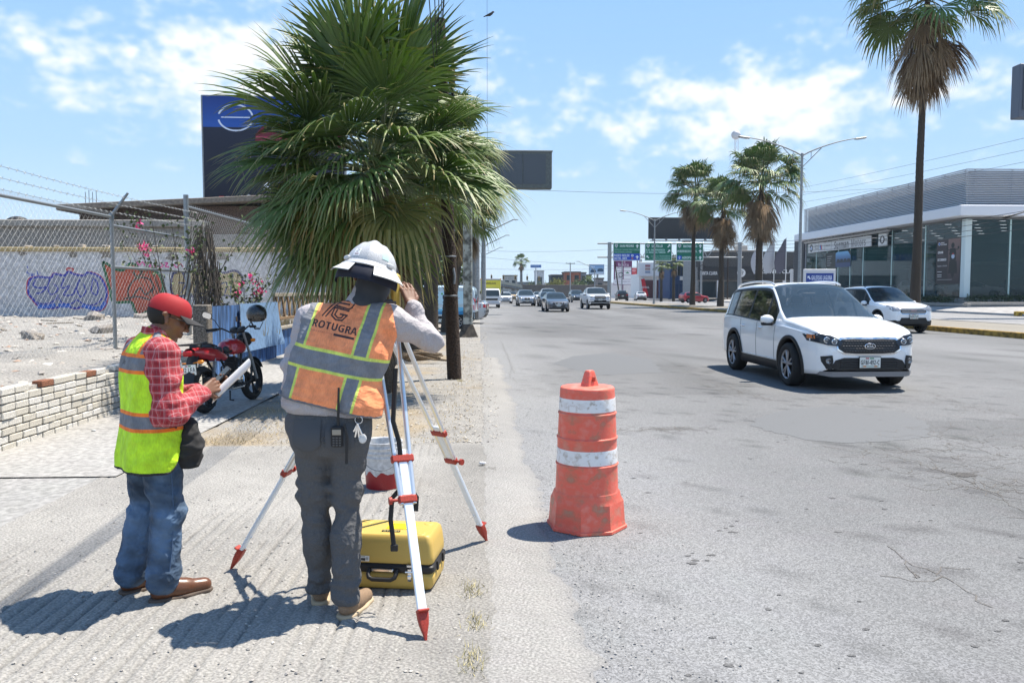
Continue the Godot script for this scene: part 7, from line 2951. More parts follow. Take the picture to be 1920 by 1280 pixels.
func build_motorcycle() -> void:
	var o := thing("motorcycle","red and black motorcycle parked on the pavement before the blue sheet fence","motorcycle",Vector3(-3.42,.03,-11.04),2.95)
	o.rotation.z = -.09
	var red := car_paint(lin(.34,.012,.02))
	var g := G.new()
	for q in [[-.65,.062,"rear"],[.66,.05,"front"]]:
		var w := Node3D.new()
		w.name = "wheel"
		o.add_child(w,true)
		w.position = Vector3(0,.30,q[0])
		var wd: float = q[1]
		var bs := Basis(Vector3.BACK,PI/2)
		g = G.new()
		g.lathe([[.225,-wd],[.25,-wd*1.05],[.285,-wd*.75],[.303,-wd*.25],[.303,wd*.25],[.285,wd*.75],[.25,wd*1.05],[.225,wd],[.225,-wd]],36,Vector3.ZERO,bs)
		part("tyre",g,M.rubber,w)
		g = G.new()
		g.lathe([[.205,-.03],[.226,-.04],[.226,.04],[.205,.03],[.205,-.03]],30,Vector3.ZERO,bs)
		g.lathe([[.001,-.06],[.05,-.06],[.05,.06],[.001,.06]],14,Vector3.ZERO,bs)
		for k in 5:
			var a := TAU*k/5+.3
			for t in [-.16,.16]: g.tube([Vector3(0,cos(a)*.04,sin(a)*.04),Vector3(0,cos(a+t)*.21,sin(a+t)*.21)],[.016,.013],6)
		part("rim",g,M.black,w)
		g = G.new()
		g.lathe([[.05,-.004],[.11,-.004],[.11,.004],[.05,.004]],20,Vector3(-.055 if q[0] < 0 else .055,0,0),bs)
		part("brake_disc",g,M.steel,w)
	# frame, swing arm, shocks
	g = G.new()
	for s in [-1,1]:
		g.tube([Vector3(s*.08,.30,-.65),Vector3(s*.10,.34,-.2),Vector3(s*.10,.45,-.12)],.020,8)
		g.tube([Vector3(s*.09,.45,-.15),Vector3(s*.10,.70,-.35),Vector3(s*.09,.76,-.75)],.016,8)
		g.tube([Vector3(s*.07,.86,.36),Vector3(s*.11,.60,.2),Vector3(s*.11,.28,.16),Vector3(s*.10,.24,-.12),Vector3(s*.10,.45,-.15)],.017,8)
		g.tube([Vector3(s*.06,.84,.38),Vector3(s*.08,.74,.0),Vector3(s*.09,.70,-.35)],.017,8)
	part("frame",g,M.black,o)
	for s in [-1,1]:
		g = G.new()
		var sp := []
		for k in 41: sp.append(Vector3(s*.115,.36,-.60).lerp(Vector3(s*.105,.68,-.46),.25+.65*k/40.0)+Vector3(cos(k*1.6)*.026,0,sin(k*1.6)*.026))
		g.tube(sp,.006,5)
		g.bar(Vector3(s*.115,.33,-.61),Vector3(s*.105,.68,-.46),.012,8)
		part("shock_absorber",g,M.steel,o)
	# engine
	g = G.new()
	g.box(Vector3(.20,.20,.30),Vector3(0,.36,.02),.05)
	g.lathe([[.001,-.12],[.085,-.12],[.10,-.10],[.10,.10],[.085,.12],[.001,.12]],20,Vector3(0,.36,.08),Basis(Vector3.BACK,PI/2))
	part("engine",g,mat(lin(.05,.05,.052),.5,.4),o)
	g = G.new()
	for k in 8: g.at(Transform3D(Basis(Vector3.RIGHT,.35),Vector3(0,.47+k*.024,.10+k*.009))).box(Vector3(.17,.010,.17),Vector3.ZERO,.003)
	part("cylinder_fins",g,mat(lin(.08,.08,.085),.5,.5),o).set_meta("kind","stuff")
	g = G.new(); g.lathe([[.001,0],[.07,0],[.075,.015],[.05,.03],[.001,.034]],18,Vector3(-.118,.36,.09),Basis(Vector3.BACK,PI/2))
	part("clutch_cover",g,M.chrome,o)
	# exhaust on the right
	g = G.new()
	g.tube([Vector3(-.04,.50,.24),Vector3(-.07,.36,.30),Vector3(-.11,.24,.20),Vector3(-.13,.24,-.15),Vector3(-.15,.29,-.35)],.02,8)
	part("exhaust_pipe",g,M.chrome,o)
	g = G.new()
	g.tube([Vector3(-.15,.28,-.28),Vector3(-.155,.31,-.36),Vector3(-.165,.37,-.62),Vector3(-.17,.41,-.80),Vector3(-.17,.41,-.82)],[.03,.058,.066,.062,.045],14)
	part("muffler",g,M.black,o)
	g = G.new()
	g.at(Transform3D(Basis(Vector3.RIGHT,-.25),Vector3(-.222,.37,-.56))).box(Vector3(.010,.045,.26),Vector3.ZERO,.004)
	part("heat_shield",g,M.chrome,o)
	# tank, side panels, seat, tail
	g = put_sdf(G.new(),sdf([["e",Vector3(0,.80,.22),Vector3(.135,.115,.25),Basis(Vector3.RIGHT,.12)],["c",Vector3(0,.80,-.02),Vector3(0,.76,-.10),.085,.06],["c",Vector3(-.09,.76,.30),Vector3(-.075,.74,.08),.055,.05],["c",Vector3(.09,.76,.30),Vector3(.075,.74,.08),.055,.05]],.011,.05))
	part("fuel_tank",g,red,o)
	g = G.new(); g.lathe([[.04,0],[.04,.012],[.001,.014]],14,Vector3(0,.912,.20))
	part("filler_cap",g,M.chrome,o)
	g = put_sdf(G.new(),sdf([["c",Vector3(-.05,.765,-.08),Vector3(.05,.765,-.08),.055,.055],["c",Vector3(-.06,.775,-.28),Vector3(.06,.775,-.28),.055,.055],["c",Vector3(-.05,.825,-.45),Vector3(.05,.825,-.45),.055,.055],["c",Vector3(-.04,.85,-.72),Vector3(.04,.85,-.72),.045,.045]],.012,.08))
	part("seat",g,mat(lin(.02,.02,.021),.6),o)
	for s in [-1,1]:
		g = G.new()
		var rows := []
		for q in [[-.88,.80,.035,.06],[-.75,.775,.06,.09],[-.5,.735,.075,.11],[-.3,.70,.07,.11],[-.16,.67,.04,.10]]:
			rows.append([Vector3(s*(q[3] - .02),q[1]+q[2]+.012,q[0]),Vector3(s*(q[3]+.018),q[1]+q[2]*.4,q[0]),Vector3(s*(q[3]+.012),q[1] - q[2]*.5,q[0]),Vector3(s*(q[3] - .03),q[1] - q[2],q[0])])
		g.grid(rows)
		part("tail_panel",g,red,o)
		g = G.new()
		g.tube([Vector3(s*.12,.84,-.42),Vector3(s*.13,.88,-.60),Vector3(s*.12,.90,-.95),Vector3(s*.04,.90,-1.02),Vector3(0,.90,-1.02)],.011,8)
		part("grab_rail",g,M.black,o)
		g = G.new()
		g.tube([Vector3(s*.05,.66,-.90),Vector3(s*.13,.67,-.92)],.008,6)
		g.ball(Vector3(s*.165,.672,-.925),Vector3(.045,.026,.032),10)
		part("rear_indicator",g,mat(lin(.75,.24,.02),.2),o)
		g = G.new()
		g.ball(Vector3(s*.16,.86,.52),Vector3(.04,.028,.03),10)
		part("front_indicator",g,mat(lin(.75,.24,.02),.2),o)
	g = G.new()
	for k in 5: g.bar(Vector3(-.11,.90,-.62 - k*.09),Vector3(.11,.90,-.62 - k*.09),.008,6)
	part("luggage_rack",g,M.black,o)
	g = G.new(); g.box(Vector3(.14,.07,.05),Vector3(0,.785,-.92),.02)
	part("tail_light",g,mat(lin(.40,.01,.012),.2),o)
	g = G.new()
	var fr := []
	for k in 8: fr.append([Vector3(-.08,.74 - k*.055,-.80 - k*.035),Vector3(0,.755 - k*.055,-.81 - k*.036),Vector3(.08,.74 - k*.055,-.80 - k*.035)])
	g.grid(fr)
	part("rear_mudguard",g,M.black,o)
	plate(o,"02 LFA",Vector3(0,.58,-.93),PI+.0,.20,.13)
	# fork, front mudguard, headlight, bars
	for s in [-1,1]:
		g = G.new()
		g.bar(Vector3(s*.085,.30,.66),Vector3(s*.085,.66,.53),.026,10)
		g.bar(Vector3(s*.085,.64,.535),Vector3(s*.085,.98,.40),.018,10)
		part("fork_leg",g,M.steel,o)
	g = G.new()
	fr = []
	for k in 11:
		var a := lerpf(.45,2.5,k/10.0)
		fr.append([Vector3(-.06,.30+sin(a)*.318,.66+cos(a)*.318),Vector3(0,.30+sin(a)*.335,.66+cos(a)*.335),Vector3(.06,.30+sin(a)*.318,.66+cos(a)*.318)])
	g.grid(fr)
	part("front_mudguard",g,M.black,o)
	g = G.new()
	g.lathe([[.001,-.11],[.06,-.09],[.10,-.02],[.11,.06],[.10,.08],[.001,.09]],20,Vector3(0,.88,.54),Basis(Vector3.RIGHT,PI/2))
	part("headlight",g,M.black,o)
	g = G.new()
	g.box(Vector3(.17,.05,.10),Vector3(0,1.0,.42),.02)
	g.lathe([[.001,0],[.055,0],[.055,.03],[.001,.035]],14,Vector3(-.06,1.02,.42),Basis(Vector3.RIGHT,-.5))
	g.lathe([[.001,0],[.055,0],[.055,.03],[.001,.035]],14,Vector3(.06,1.02,.42),Basis(Vector3.RIGHT,-.5))
	part("instruments",g,M.black,o)
	for s in [-1,1]:
		g = G.new()
		g.tube([Vector3(0,.99,.38),Vector3(s*.10,1.0,.37),Vector3(s*.20,1.06,.34),Vector3(s*.36,1.05,.22)],.012,8)
		part("handlebar",g,M.black,o)
		g = G.new()
		g.bar(Vector3(s*.25,1.055,.305),Vector3(s*.37,1.05,.21),.019,10)
		part("grip",g,M.rubber,o)
		g = G.new()
		g.tube([Vector3(s*.22,1.05,.36),Vector3(s*.30,1.035,.35),Vector3(s*.39,1.02,.28)],.007,6)
		part("lever",g,M.steel,o)
		g = G.new()
		g.tube([Vector3(s*.22,1.06,.33),Vector3(s*.28,1.18,.32),Vector3(s*.33,1.22,.31)],.006,6)
		part("mirror_stalk",g,M.black,o)
		g = G.new()
		g.at(Transform3D(Basis(Vector3.UP,s * -.12)*Basis(Vector3.BACK,s*.35),Vector3(s*.37,1.26,.30)))
		g.prism(rrect(.155,.088,.038,4),.016)
		part("mirror",g,M.black,o)
		g = G.new()
		g.at(Transform3D(Basis(Vector3.UP,s * -.12+PI)*Basis(Vector3.BACK,s * -.35),Vector3(s*.37,1.26,.30 - .019)))
		g.prism(rrect(.145,.078,.034,4),.002)
		part("mirror_glass",g,M.chrome,o)
		g = G.new()
		g.bar(Vector3(s*.11,.30,-.02),Vector3(s*.24,.30,-.02),.014,8)
		part("foot_peg",g,M.rubber,o)
	# crash bar and side stand
	g = G.new()
	for s in [-1,1]: g.tube([Vector3(s*.09,.60,.26),Vector3(s*.22,.52,.25),Vector3(s*.23,.32,.22),Vector3(s*.10,.24,.12)],.012,8)
	part("crash_bar",g,M.black,o)
	g = G.new(); g.tube([Vector3(.10,.28,-.10),Vector3(.20,.02,-.06),Vector3(.25,-.0,-.05)],.011,6)
	part("side_stand",g,M.black,o)
	g = G.new(); g.tube([Vector3(-.10,.22,-.16),Vector3(-.11,.10,-.20),Vector3(-.16,.09,-.19)],.012,6)
	part("brake_pedal",g,M.black,o)
	# helmet hung over the mirror
	var h := thing("helmet","black open faced motorcycle helmet hanging on the motorcycle's right mirror","helmet",Vector3(-3.12,1.27,-11.30),.4)
	g = put_sdf(G.new(),sdf([["e",Vector3(0,.0,0),Vector3(.135,.145,.155),Basis()],["e-",Vector3(0,-.09,.03),Vector3(.10,.14,.12),Basis(),0,.02],["e-",Vector3(.03,-.02,.15),Vector3(.085,.06,.09),Basis(),0,.02]],.009,.03))
	part("shell",g,car_paint(lin(.015,.015,.016)),h)
	g = G.new()
	var vr := []
	for j in 5:
		var row := []
		for i in 13:
			var a := lerpf(-1.2,1.2,i/12.0)
			var e := lerpf(-.35,.75,j/4.0)
			row.append(Vector3(sin(a)*cos(e)*.146,sin(e)*.155,cos(a)*cos(e)*.168))
		vr.append(row)
	g.grid(vr)
	part("visor",g,glass(lin(.02,.021,.023),.72),h)
	g = G.new(); g.tube([Vector3(-.08,-.10,.05),Vector3(-.03,-.20,.07),Vector3(.03,-.20,.07),Vector3(.08,-.10,.05)],.010,6,true,.3)
	part("chin_strap",g,M.matte_black,h)

# A fan leaf that grows at elevation e (radians) along +x, already bent by its weight; turn it about y to place it.
func frond(e: float,petiole: float,R: float,nseg: int,spread: float,droop: float,sd: int,dead := false,steps := 5) -> ArrayMesh:
	var r := RandomNumberGenerator.new()
	r.seed = sd
	var g := G.new()
	var green := Color(.105,.168,.040)
	var dark := Color(.055,.110,.026)
	var tip := Color(.30,.22,.09)
	if steps == 6:
		green = Color(.19,.17,.045); dark = Color(.10,.12,.03); tip = Color(.34,.23,.08)
	if dead:
		green = Color(.20,.135,.075); dark = Color(.15,.095,.055); tip = Color(.30,.22,.13)
	# petiole
	var pts := []
	var d := Vector3(cos(e),sin(e),0)
	var p := Vector3()
	var n := 5
	for i in n+1:
		pts.append(p)
		p += d*petiole/n
		d = (d+Vector3(0,-.045*cos(e) - (.05 if dead else 0.0),0)).normalized()
	g.col = Color(.12,.13,.04) if not dead else Color(.2,.13,.07)
	g.tube(pts,[.024,.021,.018,.016,.014,.012],5,false,.6)
	var h: Vector3 = pts[-1]
	var t := d
	var s := Vector3(0,0,1)
	var nn := s.cross(t).normalized()
	if nn.y < 0: nn = -nn
	var roll := r.randfn(0,.22)
	s = s.rotated(t,roll)
	nn = nn.rotated(t,roll)
	var us := [.03,.30,.52,.68,.82,.93,1.0] if steps >= 5 else [.05,.5,.8,1.0]
	for k in nseg:
		var f := (k+.5)/nseg*2.0 - 1.0
		var a := f*spread*.5+r.randfn(0,.012)
		var dir := (t*cos(a)+s*sin(a)+nn*(.20*absf(sin(a))+r.randfn(0,.03))).normalized()
		var L := R*(1.0 - .28*pow(absf(f),2.2))*r.randf_range(.88,1.06)
		var dr := droop*r.randf_range(.6,1.5)
		var lat := (s*cos(a) - t*sin(a)).normalized()
		var up := dir.cross(lat).normalized()
		if up.dot(nn) < 0: up = -up
		var da := spread/nseg*.5
		var kink := r.randf_range(.5,.8)
		var brown := r.randf() < .25
		var prev := []
		for i in us.size():
			var u: float = us[i]
			var bend := maxf(0.0,u - .46)
			var c := h+dir*L*u*(1.0 - .25*bend*dr)+Vector3(0,-1,0)*L*bend*bend*dr*(1.35 if u > kink else .9)
			var w := L*minf(u,.56)*tan(da)*1.04
			if u > .52: w *= lerpf(1.0,.06,(u - .52)/.48)
			var pl := w*.55
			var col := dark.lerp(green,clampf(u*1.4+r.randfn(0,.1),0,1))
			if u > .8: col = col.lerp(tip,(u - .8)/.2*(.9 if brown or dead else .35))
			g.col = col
			var row := [c - lat*w,c+up*pl,c+lat*w]
			if prev:
				var n1: Vector3 = (row[1] - prev[0]).cross(row[0] - prev[1]).normalized()
				var n2: Vector3 = (row[2] - prev[1]).cross(row[1] - prev[2]).normalized()
				for q in [[0,1,n1],[1,2,n2]]:
					var nv: Vector3 = q[2]
					var i0 := g.add(prev[q[0]],nv)
					g.add(prev[q[1]],nv); g.add(row[q[1]],nv); g.add(row[q[0]],nv)
					g.I.append_array([i0,i0+2,i0+1,i0,i0+3,i0+2])
			prev = row
		# pale thread hanging from the split
		if steps >= 5 and r.randf() < .35:
			var c := h+dir*L*.62
			g.col = Color(.5,.46,.34)
			var q := c+Vector3(r.randfn(0,.04),-r.randf_range(.08,.25),r.randfn(0,.04))
			g.tri(c,q,c+Vector3(.004,0,.004))
	return g.mesh()

func leaf_mat(dead := false) -> StandardMaterial3D:
	var m := vcol(mat(Color.WHITE,.52 if not dead else .9))
	m.backlight_enabled = true
	m.backlight = Color(.36,.44,.11) if not dead else Color(.16,.11,.06)
	return m

# sets: array of [mesh list, count, elevation is in the mesh]; placed round the crown
func crown(o: Node3D,centre: Vector3,meshes: Array,azs: Array,m: Material,called := "frond") -> void:
	for i in azs.size():
		var f := part(called,meshes[i % meshes.size()],m,o)
		f.position = centre+Vector3(rng.randfn(0,.03),rng.randfn(0,.05),rng.randfn(0,.03))
		f.rotation = Vector3(rng.randfn(0,.09),azs[i],rng.randfn(0,.07))
		var s := rng.randf_range(.82,1.14)
		f.scale = Vector3(s,s,s)

func palm_trunk(o: Node3D,pts: Array,radii: Array,rough: bool) -> void:
	var g := G.new()
	var c := Curve3D.new()
	for p in pts: c.add_point(p)
	var rows := []
	var L := c.get_baked_length()
	var n := int(L/(.06 if rough else .14))
	for i in n+1:
		var t := float(i)/n
		var p := c.sample_baked(t*L)
		var k := t*(radii.size() - 1)
		var r: float = lerpf(radii[int(k)],radii[mini(int(k)+1,radii.size() - 1)],k - int(k))
		r *= 1.0+(.05 if i % 2 else -.02)*(1.0 if rough else .6)
		var row := []
		for q in 18: row.append(p+Vector3(cos(TAU*q/18),0,sin(TAU*q/18))*r*(1.0+.03*sin(q*3.0+i*2.1)))
		rows.append(row)
	g.grid(rows,[],true)
	part("trunk",g,M.trunk,o)

func spread_azs(n: int,off := 0.0) -> Array:
	var o := []
	for i in n: o.append(off+i*2.39996+rng.randfn(0,.18))
	return o

func build_palms() -> void:
	var gm := leaf_mat()
	var dm := leaf_mat(true)
	# ---- the big fan palm beside the surveyor
	var o := thing("fan_palm","huge bushy fan palm with green crown rising right behind the surveyor","palm tree",Vector3(-1.72,0,-12.7),0,"palms along the left verge")
	palm_trunk(o,[Vector3(0,-.1,0),Vector3(.02,.5,0),Vector3(.03,1.6,0),Vector3(.05,3.2,0)],[.40,.34,.30,.28,.24],true)
	var stubs := G.new()
	for k in 70:
		var a := k*2.39996
		var y := .5+2.3*k/70.0
		var b := Vector3(cos(a)*.29,y,sin(a)*.29)
		stubs.tube([b,b+Vector3(cos(a)*.12,.20,sin(a)*.12)],[.045,.02],5,true,.5)
	part("leaf_bases",stubs,M.trunk,o).set_meta("kind","stuff")
	var cc := Vector3(.05,3.62,0)
	var sets := [[1.38,7,1.35,1.80,.22],[1.02,7,1.25,1.72,.3],[.68,9,1.15,1.58,.4],[.36,12,1.05,1.42,.5],[.06,13,1.0,1.34,.6],[-.24,14,1.0,1.32,.65],[-.52,14,1.0,1.30,.7],[-.8,14,.95,1.25,.6]]
	for i in sets.size():
		var s: Array = sets[i]
		var ms := []
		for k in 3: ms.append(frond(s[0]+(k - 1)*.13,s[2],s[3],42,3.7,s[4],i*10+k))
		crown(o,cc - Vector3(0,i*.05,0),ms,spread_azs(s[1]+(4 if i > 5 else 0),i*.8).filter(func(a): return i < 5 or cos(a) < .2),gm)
	var deadm := []
	for k in 4: deadm.append(frond(-1.28+k*.05,.75,.95,30,2.0,.5,200+k,true))
	crown(o,Vector3(.04,2.55,0),deadm,spread_azs(20,.3),dm,"dead_frond")
	var ym := []
	for k in 4: ym.append(frond([-.15,-.45,-.7,-.9][k],1.0,1.25,38,3.2,1.5,240+k,false,6))
	crown(o,cc - Vector3(0,.3,0),ym,spread_azs(14,.5).filter(func(a): return cos(a) < .45),gm,"yellowing_frond")
	var dm2 := []
	for k in 3: dm2.append(frond(-1.35+k*.05,.5,.8,26,1.6,.4,220+k,true))
	crown(o,Vector3(.04,1.7,0),dm2,spread_azs(14,.9),dm,"dead_frond")
	# ---- the palms behind it along the verge
	var green_lo := []
	var el := [1.4,1.15,.9,.65,.4,.15,-.1,-.35]
	for i in el.size():
		for k in 2: green_lo.append(frond(el[i]+k*.1,.9,1.15,34,3.8,.7+i*.05,300+i*3+k))
	var dead_lo := []
	for k in 4: dead_lo.append(frond(-1.3+k*.06,.7,.95,24,1.7,.5,340+k,true))
	var rows := [[Vector3(-1.75,0,-19.3),Vector3(-1.55,0,0),4.1,.32,"second fan palm of the verge with thick base and cut fronds at its foot"],[Vector3(-1.6,0,-25.3),Vector3(-1.0,0,0),6.0,.21,"third fan palm of the verge, its crown behind the wooden utility pole"],[Vector3(-1.2,0,-31.0),Vector3(-.6,0,0),4.6,.25,"fourth fan palm of the verge with drooping dry fronds beside the steel pole"]]
	for q in rows:
		o = thing("fan_palm",q[4],"palm tree",q[0],0,"palms along the left verge")
		var dx: float = q[1].x - q[0].x
		palm_trunk(o,[Vector3(0,-.1,0),Vector3(dx*.1,q[2]*.3,0),Vector3(dx,q[2],0)],[q[3]*1.35,q[3]*1.02,q[3]*.9,q[3]*.8],true)
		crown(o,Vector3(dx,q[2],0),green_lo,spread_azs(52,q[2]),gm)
		crown(o,Vector3(dx,q[2] - .25,0),dead_lo,spread_azs(22,q[2]),dm,"dead_frond")
	# cut dead fronds lying at the foot of the second palm
	var pile := thing("dead_frond_pile","heap of cut dead palm fronds lying at the foot of the second palm","palm fronds",Vector3(-1.25,.02,-17.6))
	for k in 12:
		var g := G.new()
		var a := rng.randfn(0,.35)
		var l := rng.randf_range(.5,1.1)
		var c := Vector3(rng.randfn(0,.12),.04+k*.014,rng.randfn(0,.15))
		g.tube([c - Vector3(cos(a),0,sin(a))*l*.5,c+Vector3(0,.05,0),c+Vector3(cos(a),0,sin(a))*l*.5],[.03,.035,.015],6,true,.5)
		part("cut_stalk",g,mat(lin(.40,.29,.18),.9,0,"bark",3.0),pile)
	# leaf litter and dead grass on the verge
	var dg := G.new()
	for k in 5200:
		var z := -8.3 - pow(rng.randf(),1.5)*13.0
		var x := -2.95+absf(rng.randfn(0,.75))
		if rng.randf() < .25: x = -.35+rng.randfn(0,.25)
		if x > -.1: continue
		var p := Vector3(x,.015,z)
		var l := rng.randf_range(.015,.06)
		var d := Vector3(rng.randfn(0,1),rng.randf_range(.1,1.0),rng.randfn(0,1)).normalized()
		dg.col = Color(.50,.38,.20)*rng.randf_range(.6,1.1)
		dg.tri(p+Vector3(.004,0,0),p - Vector3(.004,0,.004),p+d*l)
	var dgo := part("dry_grass",dg,vcol(mat(Color.WHITE,.95)),self)
	dgo.set_meta("kind","stuff")
	tag(dgo,"thin dry grass and straw on the verge under the palms","grass")
	# weeds at the gutter's edge near the camera
	for q in [[-.02,-3.72,"small dry weed tuft in the gutter joint by the near tripod foot"],[-.04,-3.35,"dry weed tuft in the gutter joint nearest the camera"],[-.05,-4.15,"low dry weed tuft in the gutter joint beside the yellow case"],[-.35,-14.0,"dry grass tuft at the foot of the wooden utility pole"]]:
		var g := G.new()
		for k in 90:
			var p := Vector3(rng.randfn(0,.03),0,rng.randfn(0,.06))
			var d := Vector3(rng.randfn(0,.8),rng.randf_range(.2,1.0),rng.randfn(0,.8)).normalized()
			g.col = Color(.46,.40,.20)*rng.randf_range(.6,1.2)
			var l := rng.randf_range(.02,.07)
			g.tri(p+Vector3(.002,0,0),p - Vector3(.002,0,0),p+d*l)
		var w := part("weed_tuft",g,vcol(mat(Color.WHITE,.9)),self)
		w.position = Vector3(q[0],.012,q[1])
		tag(w,q[2],"weed","weeds along the gutter")
		w.set_meta("kind","stuff")
	# ---- median palms
	var mg := []
	for i in el.size():
		for k in 2: mg.append(frond(el[i]+k*.12,1.15,1.0,26,3.6,1.0,400+i*3+k,false,3))
	var mdead := []
	for k in 5: mdead.append(frond(-.92 - k*.09,.85,.95,18,1.7,.9,440+k,true,3))
	var mp := [[Vector3(20.8,.15,-77.7),11.0,.22,1.75,3.0,"left median palm with shaggy skirt, in front of the dark billboard"],[Vector3(22.0,.15,-72.5),9.2,.25,1.55,3.9,"middle and shortest of the three median palms, long brown skirt"],[Vector3(22.0,.15,-62.6),9.9,.28,1.85,4.4,"right and broadest of the three median palms, beside the double armed lamp"],[Vector3(20.4,.15,-36.8),14.9,.19,1.85,4.4,"very tall palm towering before the car showroom at the right"]]
	for q in mp:
		o = thing("tall_palm",q[5],"palm tree",q[0],0,"palms on the median")
		var h: float = q[1]
		var sc: float = q[3]
		palm_trunk(o,[Vector3(0,-.2,0),Vector3(.04,h*.25,0),Vector3(.02,h*.5,.02),Vector3(.15,h,0)],[q[2]*1.35,q[2]*1.0,q[2]*.85,q[2]*.70,q[2]*.62],false)
		var n := 62
		var az := spread_azs(n,h)
		for i in n:
			var f := part("frond",mg[i % mg.size()],gm,o)
			f.position = Vector3(.15,h+rng.randfn(0,.1),0)
			f.rotation.y = az[i]
			f.scale = Vector3.ONE*sc*rng.randf_range(.85,1.1)
		var nd := int(q[4]*20)
		az = spread_azs(nd,h)
		for i in nd:
			var t := float(i)/nd
			var f := part("dead_frond",mdead[i % mdead.size()],dm,o)
			f.position = Vector3(.13,h - .15 - (q[4] - 1.4)*t+rng.randfn(0,.12),0)
			f.rotation = Vector3(rng.randfn(0,.10),az[i],rng.randfn(.05,.16))
			f.scale = Vector3.ONE*sc*lerpf(.95,.55,t)*rng.randf_range(.62,1.28)
	# small palms by the blue building and far along the road
	for q in [[Vector3(26.9,0,-118),5.2,.75,"left of two short palms before the blue building"],[Vector3(29.0,0,-119),5.6,.8,"right of two short palms before the blue building"],[Vector3(13.5,0,-262),11.0,1.6,"lone palm far off left of the blue pole sign"],[Vector3(-10.5,0,-150),8.6,1.2,"small palm top showing above the box truck"]]:
		o = thing("palm",q[3],"palm tree",q[0],0,"small palms far off")
		palm_trunk(o,[Vector3(0,-.2,0),Vector3(0,q[1],0)],[.3*q[2],.22*q[2]],false)
		var az := spread_azs(34,q[1])
		for i in 34:
			var f := part("frond",mg[i % mg.size()],gm,o)
			f.position = Vector3(0,q[1],0)
			f.rotation.y = az[i]
			f.scale = Vector3.ONE*q[2]
		for i in 14:
			var f := part("dead_frond",mdead[i % mdead.size()],dm,o)
			f.position = Vector3(0,q[1] - .3 - .05*i,0)
			f.rotation.y = az[i]
			f.scale = Vector3.ONE*q[2]*.8

func box_part(called: String,s: Vector3,c: Vector3,m: Material,parent: Node,bev := 0.0) -> MeshInstance3D:
	var g := G.new()
	g.box(s,Vector3.ZERO,bev)
	var o := part(called,g,m,parent)
	o.position = c
	return o

func lettering(called: String,t: String,w: float,h: float,pos: Vector3,turn: float,m: Material,parent: Node,font := "Droid Sans",bold := 700) -> void:
	var g := G.new()
	text_g(g,t,w,h,Vector3.ZERO,bold,font)
	var o := part(called,g,m,parent)
	o.position = pos
	o.rotation.y = turn

